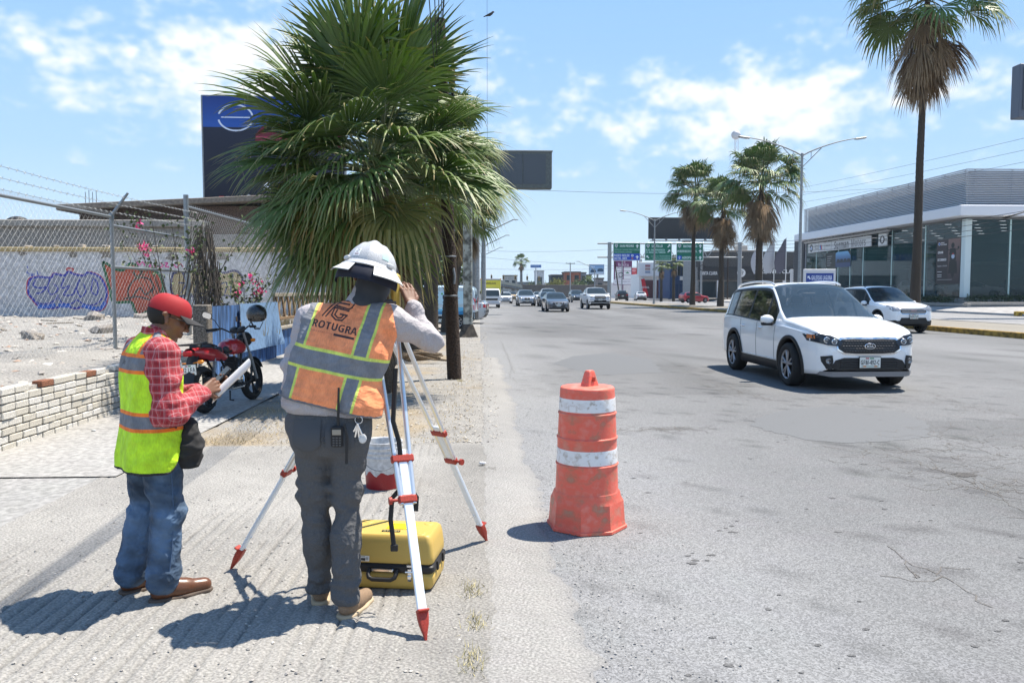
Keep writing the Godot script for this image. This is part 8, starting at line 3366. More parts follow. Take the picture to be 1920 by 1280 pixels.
func build_right_side() -> void:
	# ---- glass car showroom with louvred parapet; corner nearest the camera at (38.3, -62)
	var X := 38.3
	var Z := -62.0
	var L := 31.2
	var base := 1.0
	var W := 26.0
	var o := thing("car_showroom","glass fronted car showroom with white canopy and grey horizontal louvres","building",Vector3(X,base,Z))
	var white := mat(lin(.72,.74,.78),.5)
	var grey := mat(lin(.40,.41,.42),.6,0,"dust",.3)
	box_part("floor_plinth",Vector3(W,.9,L),Vector3(W/2+.0,-.45,-L/2),M.concrete,o,.03)
	box_part("canopy",Vector3(W+1.6,.82,L+1.6),Vector3(W/2 - .4,6.80,-L/2+.4),white,o,.04)
	box_part("ceiling",Vector3(W - .4,.1,L - .4),Vector3(W/2,6.3,-L/2),mat(lin(.30,.31,.32),.8),o)
	box_part("back_wall",Vector3(.3,6.3,L),Vector3(W - .2,3.2,-L/2),mat(lin(.30,.31,.33),.8),o)
	box_part("end_wall",Vector3(W,6.3,.3),Vector3(W/2,3.2,-L+.1),mat(lin(.26,.27,.30),.8),o)
	box_part("inner_wall",Vector3(.2,3.2,L*.8),Vector3(12,1.6,-L/2 - 2),mat(lin(.36,.37,.38),.8),o)
	box_part("mezzanine",Vector3(W - 11,.35,L - 4),Vector3(W/2+5.6,3.3,-L/2 - 1.5),mat(lin(.42,.43,.44),.7),o)
	box_part("parapet_core",Vector3(W - .3,2.95,L - .3),Vector3(W/2+.1,8.5,-L/2 - .1),mat(lin(.26,.27,.28),.8),o)
	# louvres: 22 slats on each face, posts behind
	var slat := mat(lin(.52,.53,.55),.4,.35)
	for k in 21:
		var y := 7.32+k*.138
		var a := box_part("louvre_slat",Vector3(.13,.055,L+.4),Vector3(-.18,y,-L/2+.1),slat,o)
		a.rotation.z = -.25
		var b := box_part("louvre_slat",Vector3(W+.2,.055,.13),Vector3(W/2 - .1,y,.24),slat,o)
		b.rotation.x = -.25
	for k in 12: box_part("louvre_post",Vector3(.08,3.05,.08),Vector3(-.07,8.55,-.2 - k*(L - .4)/11.0),M.steel,o)
	for k in 9: box_part("louvre_post",Vector3(.08,3.05,.08),Vector3(.5+k*3.0,8.55,.13),M.steel,o)
	# glazing
	var pane := glass(lin(.015,.05,.058),.50)
	pane.metallic_specular = .35
	var frame := mat(lin(.42,.58,.58),.35,.2)
	var n := 11
	for k in n:
		var z0 := -.12 - k*(L - .5)/n
		box_part("glass_pane",Vector3(.02,6.1,(L - .5)/n - .03),Vector3(.02,3.15,z0 - (L - .5)/n/2),pane,o)
		if k % 2 == 0 or k > 6: box_part("glass_fin",Vector3(.22,6.15,.16),Vector3(.10,3.15,z0),frame,o,.01)
	box_part("corner_column",Vector3(.55,6.2,.55),Vector3(.22,3.15,-.22),mat(lin(.55,.66,.68),.4),o,.05)
	for k in 7:
		var x0 := .45+k*3.2
		box_part("glass_pane",Vector3(3.16,6.1,.02),Vector3(x0+1.6,3.15,-.02),pane,o)
		box_part("glass_fin",Vector3(.16,6.15,.22),Vector3(x0+3.2,3.15,-.12),frame,o,.01)
	var lampm := mat(lin(.9,.92,.95),.4)
	lampm.emission_enabled = true
	lampm.emission = Color(.95,.97,1)
	lampm.emission_energy_multiplier = 1.2
	for i in 5:
		for k in 9: box_part("ceiling_light",Vector3(.5,.03,.14),Vector3(1.6+i*2.4,6.23,-1.6 - k*3.5),lampm,o)
	# sign band hung under the canopy with a tube above it
	var band := Node3D.new()
	band.name = "sign_band"
	o.add_child(band)
	box_part("band_panel",Vector3(.12,1.05,14.9),Vector3(-.30,5.45,-22.05),mat(lin(.60,.61,.62),.5),band,.02)
	for z in [-27.6,-26.6,-25.0,-23.4]: box_part("panel_joint",Vector3(.14,1.03,.04),Vector3(-.30,5.45,z),M.steel,band)
	box_part("brand_panel",Vector3(.12,1.2,1.6),Vector3(-.30,5.4,-12.4),mat(lin(.62,.63,.63),.5),band,.02)
	var tg := G.new()
	tg.bar(Vector3(-.55,6.15,-30.0),Vector3(-.55,6.15,-10.8),.13,12)
	part("light_tube",tg,mat(lin(.40,.40,.40),.5),band)
	for k in 9: box_part("bracket",Vector3(.1,.35,.06),Vector3(-.50,6.25,-29.6+k*2.3),M.steel,band)
	var ink := mat(lin(.10,.10,.11),.5)
	lettering("lettering","Surman",3.3,.80,Vector3(-.367,5.43,-21.0),-PI/2,ink,band)
	lettering("lettering","Motors",3.1,.80,Vector3(-.367,5.43,-17.2),-PI/2,mat(lin(.25,.25,.26),.5),band)
	lettering("lettering","Surman",.8,.16,Vector3(-.367,5.62,-27.1),-PI/2,ink,band)
	lettering("lettering","Torreon",.8,.16,Vector3(-.367,5.35,-27.1),-PI/2,ink,band)
	lettering("lettering","Motorrad",1.0,.18,Vector3(-.367,5.55,-24.2),-PI/2,ink,band)
	var bim := mat(lin(.05,.05,.06),.4)
	roundel(band,Vector3(-.37,5.45,-28.6),.42)
	for k in 3:
		var s := box_part("stripe",Vector3(.01,.5,.14),Vector3(-.365,5.42,-26.2+k*.16),mat([lin(.1,.3,.7),lin(.05,.08,.3),lin(.6,.05,.06)][k],.5),band)
		s.rotation.x = -.35
	var tg2 := G.new()
	for sx in [-1,1]: tg2.box(Vector3(.02,.08,.55),Vector3(0,0,sx*.55))
	var ring := []
	for k in 25: ring.append(Vector3(0,sin(TAU*k/24)*.33,cos(TAU*k/24)*.33))
	tg2.tube(ring,.05,6)
	var wing := part("winged_ring",tg2,bim,band)
	wing.position = Vector3(-.38,5.4,-12.4)
	# posters behind the glass
	var im := card(192,288,Color(.20,.16,.17))
	for y in 288: im.fill_rect(Rect2i(96,y,96,1),Color(.50,.40,.38).lerp(Color(.16,.13,.15),y/288.0))
	for y in 288: im.fill_rect(Rect2i(0,y,96,1),Color(.22,.17,.18).lerp(Color(.13,.11,.13),y/288.0))
	ell_px(im,Vector2(132,42),Vector2(13,17),Color(.07,.07,.08))
	poly_px(im,v2([112,60,152,60,162,100,104,100]),Color(.09,.08,.09))
	line_px(im,[Vector2(92,70),Vector2(172,70)],5,Color(.06,.06,.07))
	ell_px(im,Vector2(176,58),Vector2(7,9),Color(.08,.08,.09))
	ell_px(im,Vector2(88,60),Vector2(7,9),Color(.08,.08,.09))
	poly_px(im,v2([118,84,150,84,160,130,146,150,124,150,110,130]),Color(.10,.10,.12))
	ell_px(im,Vector2(135,112),Vector2(13,15),Color(.68,.74,.82))
	im.fill_rect(Rect2i(128,92,14,8),Color(.7,.12,.1))
	ell_px(im,Vector2(136,200),Vector2(15,46),Color(.04,.04,.05))
	poly_px(im,v2([108,140,164,140,172,220,100,220]),Color(.06,.06,.07))
	text_px(im,"BMW",Rect2(36,16,26,8),Color.WHITE)
	text_px(im,"MOTORRAD",Rect2(36,28,46,8),Color.WHITE)
	ell_px(im,Vector2(22,26),Vector2(9,10),Color.WHITE)
	ell_px(im,Vector2(22,26),Vector2(7,8),Color(.15,.35,.65))
	text_px(im,"GRAN",Rect2(12,74,42,15),Color.WHITE)
	text_px(im,"VENTA",Rect2(12,98,50,15),Color(.30,.25,.26))
	text_px(im,"DE DEMOS",Rect2(12,122,70,15),Color.WHITE)
	text_px(im,"Equipo y Lifestyle",Rect2(12,164,78,13),Color(.9,.9,.9),400)
	im.fill_rect(Rect2i(12,206,36,4),Color(.8,.8,.8))
	im.fill_rect(Rect2i(12,226,36,4),Color(.8,.8,.8))
	im.fill_rect(Rect2i(12,238,36,4),Color(.7,.7,.7))
	im.fill_rect(Rect2i(12,258,120,3),Color(.6,.6,.6))
	var pg := G.new()
	pg.quad(Vector3(-.035,1.15,-3.9),Vector3(-.035,4.8,-3.9),Vector3(-.035,4.8,-.55),Vector3(-.035,1.15,-.55))
	part("motorcycle_poster",pg,pic(im,.5),o)
	im = card(192,96,Color(.10,.09,.10))
	for y in 96: im.fill_rect(Rect2i(78,y,114,1),Color(.45,.68,.86).lerp(Color(.16,.24,.42),clampf((y - 8)/60.0,0,1)))
	poly_px(im,v2([78,60,78,8,92,0,170,0,192,30,192,0,78,0]),Color(.10,.09,.10))
	for k in 4: poly_px(im,v2([88+k*26,56,92+k*26,46,106+k*26,46,112+k*26,58,112+k*26,68,86+k*26,68]),Color(.08,.10,.16))
	for k in 5: im.fill_rect(Rect2i(10,22+k*14,40 - (k*7) % 16,4),Color(.6,.6,.62))
	pg = G.new()
	pg.quad(Vector3(-.035,3.1,-25.4),Vector3(-.035,4.75,-25.4),Vector3(-.035,4.75,-19.5),Vector3(-.035,3.1,-19.5))
	part("showroom_screen",pg,pic(im,.3),o)
	# dark louvred end block of the showroom
	box_part("end_block",Vector3(5.0,8.0,3.0),Vector3(2.4,3.4,-L - 1.6),mat(lin(.05,.052,.06),.6),o,.03)
	for k in 26: box_part("dark_slat",Vector3(.06,.10,3.0),Vector3(-.14,.4+k*.2,-L - 1.6),mat(lin(.08,.082,.09),.6),o)
	# clipped hedge along the foot of the glass
	for k in 26:
		var g := G.new()
		var c := Vector3(0,.28,0)
		for q in 260:
			var p := c+Vector3(rng.randfn(0,.28),rng.randfn(0,.14),rng.randfn(0,.20))
			var b := Basis.from_euler(Vector3(rng.randf()*TAU,rng.randf()*TAU,0))*.055
			g.col = Color(.035,.06,.02)*rng.randf_range(.7,1.5)
			g.quad(p - b.x,p+b.y,p+b.x,p - b.y)
		var h := part("hedge_bush",g,vcol(mat(Color.WHITE,.7)),self)
		h.position = Vector3(X - .9,.62,Z - .6 - k*.85) if k < 14 else Vector3(X+.2+(k - 14)*.95,.72,Z+.9)
		tag(h,ordinal(k % 14 if k < 14 else k - 14)+(" clipped hedge bush left of the showroom corner, counted from the corner column" if k < 14 else " clipped hedge bush right of the showroom corner, counted from the corner column"),"bush","hedge bushes by the showroom")
	var kerb := thing("kerb","pale raised kerb edging the showroom forecourt","kerb",Vector3(X - 1.7,.55,Z - L/2))
	box_part("kerb_side",Vector3(.3,.22,L+4),Vector3(0,-.02,1.5),M.concrete,kerb,.03)
	box_part("kerb_front",Vector3(24,.22,.3),Vector3(11.8,.08,L/2+3.3),M.concrete,kerb,.03)
	var yk := thing("yellow_kerb_end","short yellow painted kerb end on the forecourt at the right edge","kerb",Vector3(34.6,.05,-49.5))
	box_part("kerb_block",Vector3(3,.30,.4),Vector3(.9,.1,0),mat(lin(.55,.36,.05),.8,0,"blotch",.5),yk,.04)
	build_back_row()

func ordinal(i: int) -> String:
	return ["first","second","third","fourth","fifth","sixth","seventh","eighth","ninth","tenth","eleventh","twelfth","thirteenth","fourteenth"][i]

func roundel(parent: Node,pos: Vector3,r: float,turn := -PI/2) -> void:
	var nd := Node3D.new()
	nd.name = "roundel"
	parent.add_child(nd,true)
	nd.position = pos
	nd.rotation.y = turn
	for q in [[1.0,lin(.02,.02,.025),0.0],[.62,lin(.75,.76,.78),.004],[.56,lin(.06,.22,.55),.008]]:
		var g := G.new()
		var p := PackedVector2Array()
		for k in 28: p.append(Vector2(cos(TAU*k/28),sin(TAU*k/28))*r*q[0])
		g.at(Transform3D(Basis(),Vector3(0,0,q[2]))).prism(p,.003)
		part("disc",g,mat(q[1],.4),nd)
	for s in [0,1]:
		var g := G.new()
		var p := PackedVector2Array([Vector2.ZERO])
		for k in 8: p.append(Vector2(cos(PI/2*k/7+s*PI),sin(PI/2*k/7+s*PI))*r*.56)
		g.at(Transform3D(Basis(),Vector3(0,0,.012))).prism(p,.002)
		part("quarter",g,mat(lin(.78,.78,.8),.4),nd)

func build_back_row() -> void:
	# ---- stone fronted shop with black fascia, beyond the showroom
	var stone := mat(lin(.17,.165,.16),.95,0,"bark/bark_n",.5,1.6)
	var black := mat(lin(.022,.022,.024),.6)
	var wt := mat(lin(.72,.72,.72),.6)
	var o := thing("stone_fronted_shop","stone faced shop with black lettered fascia between blue building and showroom","building",Vector3(32.2,.5,-118))
	box_part("wall",Vector3(19,6.4,8),Vector3(9.5,3.2,-4.2),mat(lin(.40,.40,.40),.8,0,"dust",.3),o,.03)
	box_part("stone_parapet",Vector3(19.2,2.3,.4),Vector3(9.5,5.75,-.05),stone,o,.03)
	box_part("black_fascia",Vector3(16.2,1.9,.5),Vector3(8.3,3.65,.05),black,o,.02)
	box_part("white_pier",Vector3(2.6,4.6,.5),Vector3(17.6,2.3,.05),wt,o,.02)
	for k in 5: box_part("shop_window",Vector3(2.5,2.4,.12),Vector3(1.6+k*3.3,1.25,-.02),M.win,o)
	for k in 5: box_part("white_column",Vector3(.35,2.7,.3),Vector3(3.2+k*3.3,1.3,.05),wt,o)
	lettering("lettering","SANTA CLARA",5.4,.55,Vector3(12.6,3.95,.303),0,wt,o)
	lettering("lettering","SANTA CLARA",2.6,.5,Vector3(1.7,3.7,.303),0,wt,o)
	var g := G.new()
	var p := PackedVector2Array()
	for k in 28: p.append(Vector2(cos(TAU*k/28),sin(TAU*k/28))*.62)
	g.prism(p,.02)
	var d := part("white_disc",g,wt,o)
	d.position = Vector3(6.6,3.75,.325)
	g = G.new()
	fat_line(g,[Vector2(-.3,.2),Vector2(0,.32),Vector2(.28,.18),Vector2(.1,-.3),Vector2(-.15,-.1),Vector2(.15,.1)],.09,0)
	d = part("disc_mark",g,black,o)
	d.position = Vector3(6.6,3.75,.345)
	box_part("roof_unit",Vector3(1.6,1.1,1.2),Vector3(7.6,7.4,-3),mat(lin(.50,.47,.42),.8),o,.05)
	box_part("roof_hut",Vector3(7,.8,5),Vector3(6.5,6.8,-4),mat(lin(.34,.29,.24),.9),o,.03)
	g = G.new(); g.lathe([[.001,0],[.5,.12],[.62,.3]],16,Vector3(9.8,7.4,-2),Basis(Vector3.RIGHT,1.0))
	part("dish",g,wt,o)
	# roundel pylon between the shop and the showroom
	var py := thing("roundel_pylon","white totem panel with blue and black roundel left of the showroom","sign",Vector3(41.6,.5,-103))
	box_part("panel",Vector3(2.3,2.6,.3),Vector3(0,2.6,0),mat(lin(.62,.63,.64),.5),py,.02)
	box_part("lower_panel",Vector3(2.3,1.2,.3),Vector3(0,.6,0),mat(lin(.5,.51,.52),.5),py,.02)
	roundel(py,Vector3(0,2.8,.156),.72,0)
	# banners on poles
	for k in 3:
		var b := thing("feather_banner",["left","middle","right"][k] + " grey feather banner on a pole above the black fascia","banner",Vector3(39.2+k*1.5,.5,-110+k*.4),0,"feather banners")
		g = G.new(); g.bar(Vector3.ZERO,Vector3(0,8.4,0),.06,8)
		part("pole",g,M.alu,b)
		g = G.new()
		var rows := []
		for j in 9:
			var t := j/8.0
			rows.append([Vector3(-.05,8.3 - t*4.0,0),Vector3(-.1 - 1.0*sin(t*2.4+.3)*.8,8.1 - t*4.4,.15*sin(t*4.0)),Vector3(-.15 - 1.7*sin(t*2.2+.2)*.9,7.6 - t*4.2,.1)])
		g.grid(rows)
		part("cloth",g,mat(lin([.42,.45,.10][k],[.43,.46,.095][k],[.46,.48,.12][k]),.8),b)
	# ---- blue two storey building
	o = thing("blue_building","dark blue two storey building with yellow panels behind the left median palm","building",Vector3(30.9,.3,-128))
	o.scale = Vector3(.52,1,1)
	var blue := mat(lin(.030,.075,.19),.7,0,"dust",.3)
	box_part("wall",Vector3(9.4,6.6,8),Vector3(4.0,3.3,-4),blue,o,.03)
	box_part("grey_wall",Vector3(2.8,6.3,7.8),Vector3(9.4,3.15,-3.6),mat(lin(.12,.125,.14),.7),o,.03)
	box_part("window",Vector3(2.1,1.7,.1),Vector3(1.6,4.6,.04),M.win,o)
	box_part("window",Vector3(2.1,1.7,.1),Vector3(4.0,4.6,.04),M.win,o)
	for x in [1.6,4.0]: box_part("window_mullion",Vector3(.08,1.7,.12),Vector3(x,4.6,.06),M.alu,o)
	for k in 3: box_part("shopfront",Vector3(1.9,2.3,.1),Vector3(1.0+k*2.4,1.2,.04),mat(lin(.02,.05,.12),.2),o)
	box_part("yellow_panel",Vector3(1.3,1.4,.12),Vector3(6.3,3.5,.06),mat(lin(.62,.45,.04),.6),o)
	box_part("yellow_panel",Vector3(1.5,1.5,.12),Vector3(8.4,3.6,.36),mat(lin(.62,.45,.04),.6),o)
	box_part("air_conditioner",Vector3(.8,.6,.5),Vector3(2.8,3.3,.3),wt,o,.03)
	# ---- white shop with slanted parapet, red flag banner in front
	o = thing("white_shop","white shop with overhanging sign box and dark entrance left of the blue building","building",Vector3(28.4,.2,-142))
	box_part("wall",Vector3(5.8,4.4,8),Vector3(2.9,2.2,-4),wt,o,.03)
	box_part("sign_box",Vector3(6.3,2.5,1.6),Vector3(2.9,5.2,.1),mat(lin(.64,.65,.67),.6),o,.05)
	box_part("entrance",Vector3(3.6,3.2,.2),Vector3(2.5,1.7,.02),mat(lin(.10,.035,.04),.6),o)
	for k in 3: box_part("column",Vector3(.35,3.8,.4),Vector3(.4+k*2.3,1.9,.9),mat(lin(.5,.5,.5),.7),o)
	for k in 3: box_part("sign_mark",Vector3(.9,.4,.04),Vector3(1.3,5.8 - k*.55,.92),mat([lin(.30,.12,.14),lin(.36,.24,.22),lin(.25,.3,.4)][k],.6),o)
	var fb := thing("red_flag_banner","red curved flag banner with white letters before the white shop","banner",Vector3(28.6,.2,-138))
	g = G.new()
	var fr := []
	for j in 8:
		var t := j/7.0
		fr.append([Vector3(-.7+.5*t,3.4 - 3.0*t,0),Vector3(-.1+.75*t,3.5 - 3.0*t,0)])
	g.grid(fr)
	part("cloth",g,mat(lin(.55,.02,.03),.7),fb)
	g = G.new(); g.tube([Vector3(.6,0,-.03),Vector3(.0,3.0,-.03),Vector3(-.75,3.5,-.03)],.03,6)
	part("pole",g,M.steel,fb)
	lettering("lettering","TOTAL",1.5,.32,Vector3(.02,2.0,.03),0,wt,fb)
	# ---- red wall advert
	var im := card(160,128,Color(.78,.30,.32))
	text_px(im,"HOT",Rect2(8,8,60,14),Color(.95,.8,.8))
	text_px(im,"LUNA",Rect2(8,44,50,24),Color(.95,.75,.75))
	text_px(im,"3",Rect2(8,90,30,30),Color(.95,.8,.8))
	ell_px(im,Vector2(108,52),Vector2(18,22),Color(.30,.28,.30))
	poly_px(im,v2([84,84,130,80,148,128,66,128]),Color(.42,.42,.46))
	ell_px(im,Vector2(108,40),Vector2(22,12),Color(.22,.22,.25))
	var ra := thing("red_wall_advert","large red advertising wall with figure beside the purple totem sign","advert",Vector3(33.8,.3,-182))
	g = G.new(); g.quad(Vector3(0,1.6,.2),Vector3(0,4.9+1.6,.2),Vector3(5.4,6.5,.2),Vector3(5.4,1.6,.2))
	part("print",g,pic(im,.7),ra)
	box_part("wall",Vector3(5.6,6.4,.3),Vector3(2.7,3.2,0),mat(lin(.34,.16,.16),.8),ra)
	var pw := thing("white_boundary_wall","plain white boundary wall behind the black suv on the far carriageway","wall",Vector3(30.5,0,-176))
	box_part("wall",Vector3(12,3.4,.3),Vector3(4.5,1.7,0),wt,pw,.02)
	# ---- purple tenant totem
	im = card(192,256,Color(.42,.17,.36))
	text_px(im,"La",Rect2(84,6,36,22),Color(.92,.85,.9),400,"Droid Serif")
	text_px(im,"Rosita",Rect2(40,32,116,32),Color(.92,.85,.9),400,"Droid Serif")
	for k in 3:
		im.fill_rect(Rect2i(10,74+k*44,84,40),Color(.90,.89,.89))
		im.fill_rect(Rect2i(104,74+k*44,80,40),Color(.90,.89,.89))
	text_px(im,"cmed",Rect2(22,128,62,18),Color(.25,.25,.25))
	text_px(im,"ROXA",Rect2(16,172,72,20),Color(.2,.2,.2))
	line_px(im,[Vector2(34,92),Vector2(50,82),Vector2(66,96),Vector2(80,88)],3,Color(.5,.35,.4))
	poly_px(im,v2([120,140,144,122,166,142]),Color(.15,.45,.25))
	im.fill_rect(Rect2i(0,206,192,50),Color(.88,.87,.88))
	text_px(im,"PLAZA COMERCIAL",Rect2(14,222,164,12),Color(.55,.5,.55))
	var tt := thing("totem_sign","purple and white tenant totem sign standing behind the green gantry's post","sign",Vector3(28.9,0,-172))
	box_part("panel",Vector3(3.9,5.4,.5),Vector3(1.95,5.6,-.28),mat(lin(.16,.05,.13),.6),tt,.04)
	g = G.new(); g.quad(Vector3(0,3.0,0),Vector3(0,8.2,0),Vector3(3.9,8.2,0),Vector3(3.9,3.0,0))
	part("print",g,pic(im,.5),tt)
	box_part("post",Vector3(.35,3.2,.35),Vector3(1.9,1.5,-.3),mat(lin(.20,.06,.16),.6),tt)
	# ---- large dark billboard over the roofs
	var bb := thing("billboard","wide dark blank billboard above the roofs behind the left median palm","billboard",Vector3(31.0,0,-146))
	box_part("panel",Vector3(13.6,3.9,.5),Vector3(6.6,13.0,0),mat(lin(.028,.027,.028),.8),bb,.05)
	box_part("catwalk",Vector3(13.4,.12,1.4),Vector3(6.8,10.7,.5),M.steel,bb)
	for k in 6: box_part("bracket",Vector3(.12,.5,1.3),Vector3(.6+k*2.4,10.85,.4),M.steel,bb)
	g = G.new()
	g.tube([Vector3(7,0,-.6),Vector3(7,9.6,-.6),Vector3(7,10.9,-.6)],[.6,.6,.9],14)
	part("column",g,M.steel,bb)
	# ---- lettered direction board on two legs
	im = card(256,128,Color(.80,.81,.83))
	im.fill_rect(Rect2i(18,28,222,68),Color(.10,.24,.56))
	text_px(im,"GALERIAS LAGUNA",Rect2(62,46,166,34),Color(.86,.89,.95))
	poly_px(im,v2([30,50,50,50,44,56,56,70,48,78,38,62,30,70]),Color(.86,.89,.95))
	var gs := thing("direction_board","blue and white lettered direction board behind the nearest white suv","sign",Vector3(22.35,.15,-52.0),-.02)
	g = G.new(); g.quad(Vector3(-1.05,1.75,.06),Vector3(-1.05,2.85,.06),Vector3(1.05,2.85,.06),Vector3(1.05,1.75,.06))
	part("face",g,pic(im,.5),gs)
	box_part("panel",Vector3(2.14,1.14,.1),Vector3(0,2.3,0),mat(lin(.6,.61,.63),.5),gs,.02)
	for s in [-1,1]: box_part("leg",Vector3(.1,2.6,.1),Vector3(s*.8,1.2,-.07),M.steel,gs)

func tree_blob(called: String,label: String,pos: Vector3,h: float,r: float,col: Color,cnt := 900) -> void:
	var o := thing(called,label,"tree",pos,0,"broadleaf trees far off")
	var g := G.new()
	g.tube([Vector3.ZERO,Vector3(.05,h*.3,0),Vector3(0,h*.6,0)],[.04*h,.03*h,.015*h],7)
	for k in 6:
		var a := k*1.05
		g.tube([Vector3(.02,h*.35,0),Vector3(cos(a)*r*.6,h*.65,sin(a)*r*.6)],[.018*h,.006*h],5)
	part("trunk",g,M.trunk,o)
	g = G.new()
	var cl := []
	for k in 11: cl.append(Vector3(rng.randfn(0,.45)*r,h*.68+rng.randfn(0,.14)*h,rng.randfn(0,.45)*r))
	for k in cnt:
		var p: Vector3 = cl[k % 11]+Vector3(rng.randfn(0,.22)*r,rng.randfn(0,.16)*r,rng.randfn(0,.22)*r)
		var b := Basis.from_euler(Vector3(rng.randf()*TAU,rng.randf()*TAU,0))*r*.075
		var s := rng.randf_range(.6,1.4)
		g.col = Color(col.r*s,col.g*s,col.b*s)
		g.quad(p - b.x,p+b.y,p+b.x,p - b.y)
	part("crown",g,vcol(mat(Color.WHITE,.75)),o)

func far_house(label: String,pos: Vector3,w: float,h: float,d: float,col: Color,cols: int,rows: int,roof := Color(.3,.29,.28)) -> Node3D:
	var o := thing("far_building",label,"building",pos,0,"buildings far down the road")
	box_part("wall",Vector3(w,h,d),Vector3(w/2,h/2,-d/2),mat(col,.85,0,"dust",.1),o,.05)
	box_part("roof",Vector3(w+.3,.35,d+.3),Vector3(w/2,h+.1,-d/2),mat(roof,.9),o,.05)
	for j in rows:
		for i in cols:
			box_part("window",Vector3(w/cols*.55,h/rows*.42,.12),Vector3(w*(i+.5)/cols,h*(j+.55)/rows,.03),M.win,o)
	return o

func build_far() -> void:
	far_house("dark grey block far off left of the orange building",Vector3(21.4,0,-240),4.2,6.2,9,lin(.05,.065,.09),3,1)
	far_house("orange building far off between the dark block and the lime block",Vector3(25.0,0,-235),4.6,7.0,9,lin(.38,.13,.07),2,2)
	far_house("grey end bay of the orange building far off",Vector3(29.7,0,-235.5),1.6,6.8,8,lin(.22,.24,.28),1,2)
	far_house("lime green block far off right of the orange building",Vector3(30.2,0,-239),3.2,6.2,9,lin(.34,.40,.12),1,1)
	far_house("cream flat roofed house far off right of the lime block",Vector3(27.5,0,-205),6.0,3.8,8,lin(.46,.44,.40),1,1)
	far_house("taupe square block far off beside the cream house",Vector3(29.2,0,-200),1.8,4.6,5,lin(.30,.27,.26),1,1)
	far_house("pale warehouse far off above the small white cars on the left",Vector3(8.8,0,-300),5.2,7.2,12,lin(.52,.50,.46),2,1)
	far_house("long grey roofed shed far off behind the overpass",Vector3(13.5,0,-331),11,5.0,10,lin(.24,.28,.33),4,1)
	far_house("long white shed far off under the white tank",Vector3(25,0,-330),12,4.6,10,lin(.55,.56,.57),4,1)
	far_house("white box tower far off right of the blue pole sign",Vector3(22.5,0,-326),3.6,9.5,6,lin(.60,.62,.65),1,1)
	far_house("white low warehouse far off beside the overpass ramp",Vector3(3.5,0,-320),7.0,5.5,8,lin(.56,.55,.53),2,1)
	far_house("low grey buildings far off left of the box truck",Vector3(-24,0,-190),20,5.0,10,lin(.34,.33,.31),6,1)
	far_house("grey shops behind the parked silver sedan",Vector3(-22,0,-66),14,4.4,10,lin(.33,.31,.29),4,1)
	far_house("sand coloured shops far left beyond the palms",Vector3(-24,0,-110),17,5.2,14,lin(.40,.36,.30),4,1)
	var bw := thing("boundary_wall","long brown grey boundary wall far off behind the white pickup","wall",Vector3(0,0,0))
	var g := G.new()
	g.at(Transform3D(Basis(Vector3.UP,.50),Vector3(24.6,1.5,-190))).box(Vector3(34,3.0,.3),Vector3.ZERO,.03)
	part("wall",g,mat(lin(.16,.14,.125),.9,0,"dust",.2),bw)
	# overpass with parapet
	var ov := thing("overpass","pale concrete overpass ramp curving up at the far end of the road","bridge",Vector3(0,0,-235))
	g = G.new()
	var rows := []
	for j in 4:
		var row := []
		for i in 22:
			var x := lerpf(-12.0,20.0,i/21.0)
			var y := 2.3+1.6*exp(-pow((x - 2.0)/8.0,2.0)) - 2.6*smoothstep(10,20,x)
			row.append(Vector3(x,y+[-.9,-.9,.0,.0][j],[0.0,6.0,6.0,0.0][j]))
		rows.append(row)
	rows.append(rows[0])
	g.grid(rows)
	part("deck",g,M.conc_wall,ov)
	for side in [.1,5.9]:
		g = G.new()
		rows = []
		for j in 4:
			var row := []
			for i in 22:
				var x := lerpf(-12.0,20.0,i/21.0)
				var y := 2.3+1.6*exp(-pow((x - 2.0)/8.0,2.0)) - 2.6*smoothstep(10,20,x)
				row.append(Vector3(x,y+[0.0,.85,.85,0.0][j],side+[.12,.10,-.10,-.12][j]))
			rows.append(row)
		g.grid(rows)
		part("parapet",g,mat(lin(.36,.34,.27),.9),ov)
	for k in 5: box_part("pier",Vector3(.8,3.2,3.0),Vector3(-8+k*4.4,.7,3),M.conc_wall,ov)
	for k in 5:
		var tl := thing("traffic_signal","yellow backed traffic signal number " + ["one","two","three","four","five"][k] + " from the left, hung above the overpass","traffic signal",Vector3(3.2+k*3.3,0,-222),0,"traffic signals far off")
		box_part("housing",Vector3(.5,1.1,.4),Vector3(0,5.4 - .1*k,0),mat(lin(.42,.26,.03),.6),tl,.05)
		box_part("lens_panel",Vector3(.34,.9,.05),Vector3(0,5.4 - .1*k,.22),M.black,tl)
		g = G.new(); g.bar(Vector3(0,0,-.3),Vector3(0,6.2,-.3),.06,6)
		part("pole",g,M.steel,tl)
	# blue sign on a tall white pole
	var bs := thing("pole_sign","wide blue sign on a tall white pole far down the road","sign",Vector3(18.3,0,-262))
	box_part("panel",Vector3(3.5,.95,.4),Vector3(0,9.6,0),mat(lin(.06,.16,.42),.5),bs,.03)
	lettering("lettering","CHOICE",2.4,.34,Vector3(-.3,9.6,.21),0,mat(lin(.3,.42,.65),.5),bs)
	g = G.new(); g.bar(Vector3.ZERO,Vector3(0,9.2,0),.22,10)
	part("pole",g,mat(lin(.66,.68,.70),.5),bs)
	# car advert billboard
	var im := card(192,128,Color(.55,.70,.84))
	for y in 128: im.fill_rect(Rect2i(0,y,192,1),Color(.45,.62,.80).lerp(Color(.75,.82,.88),y/128.0))
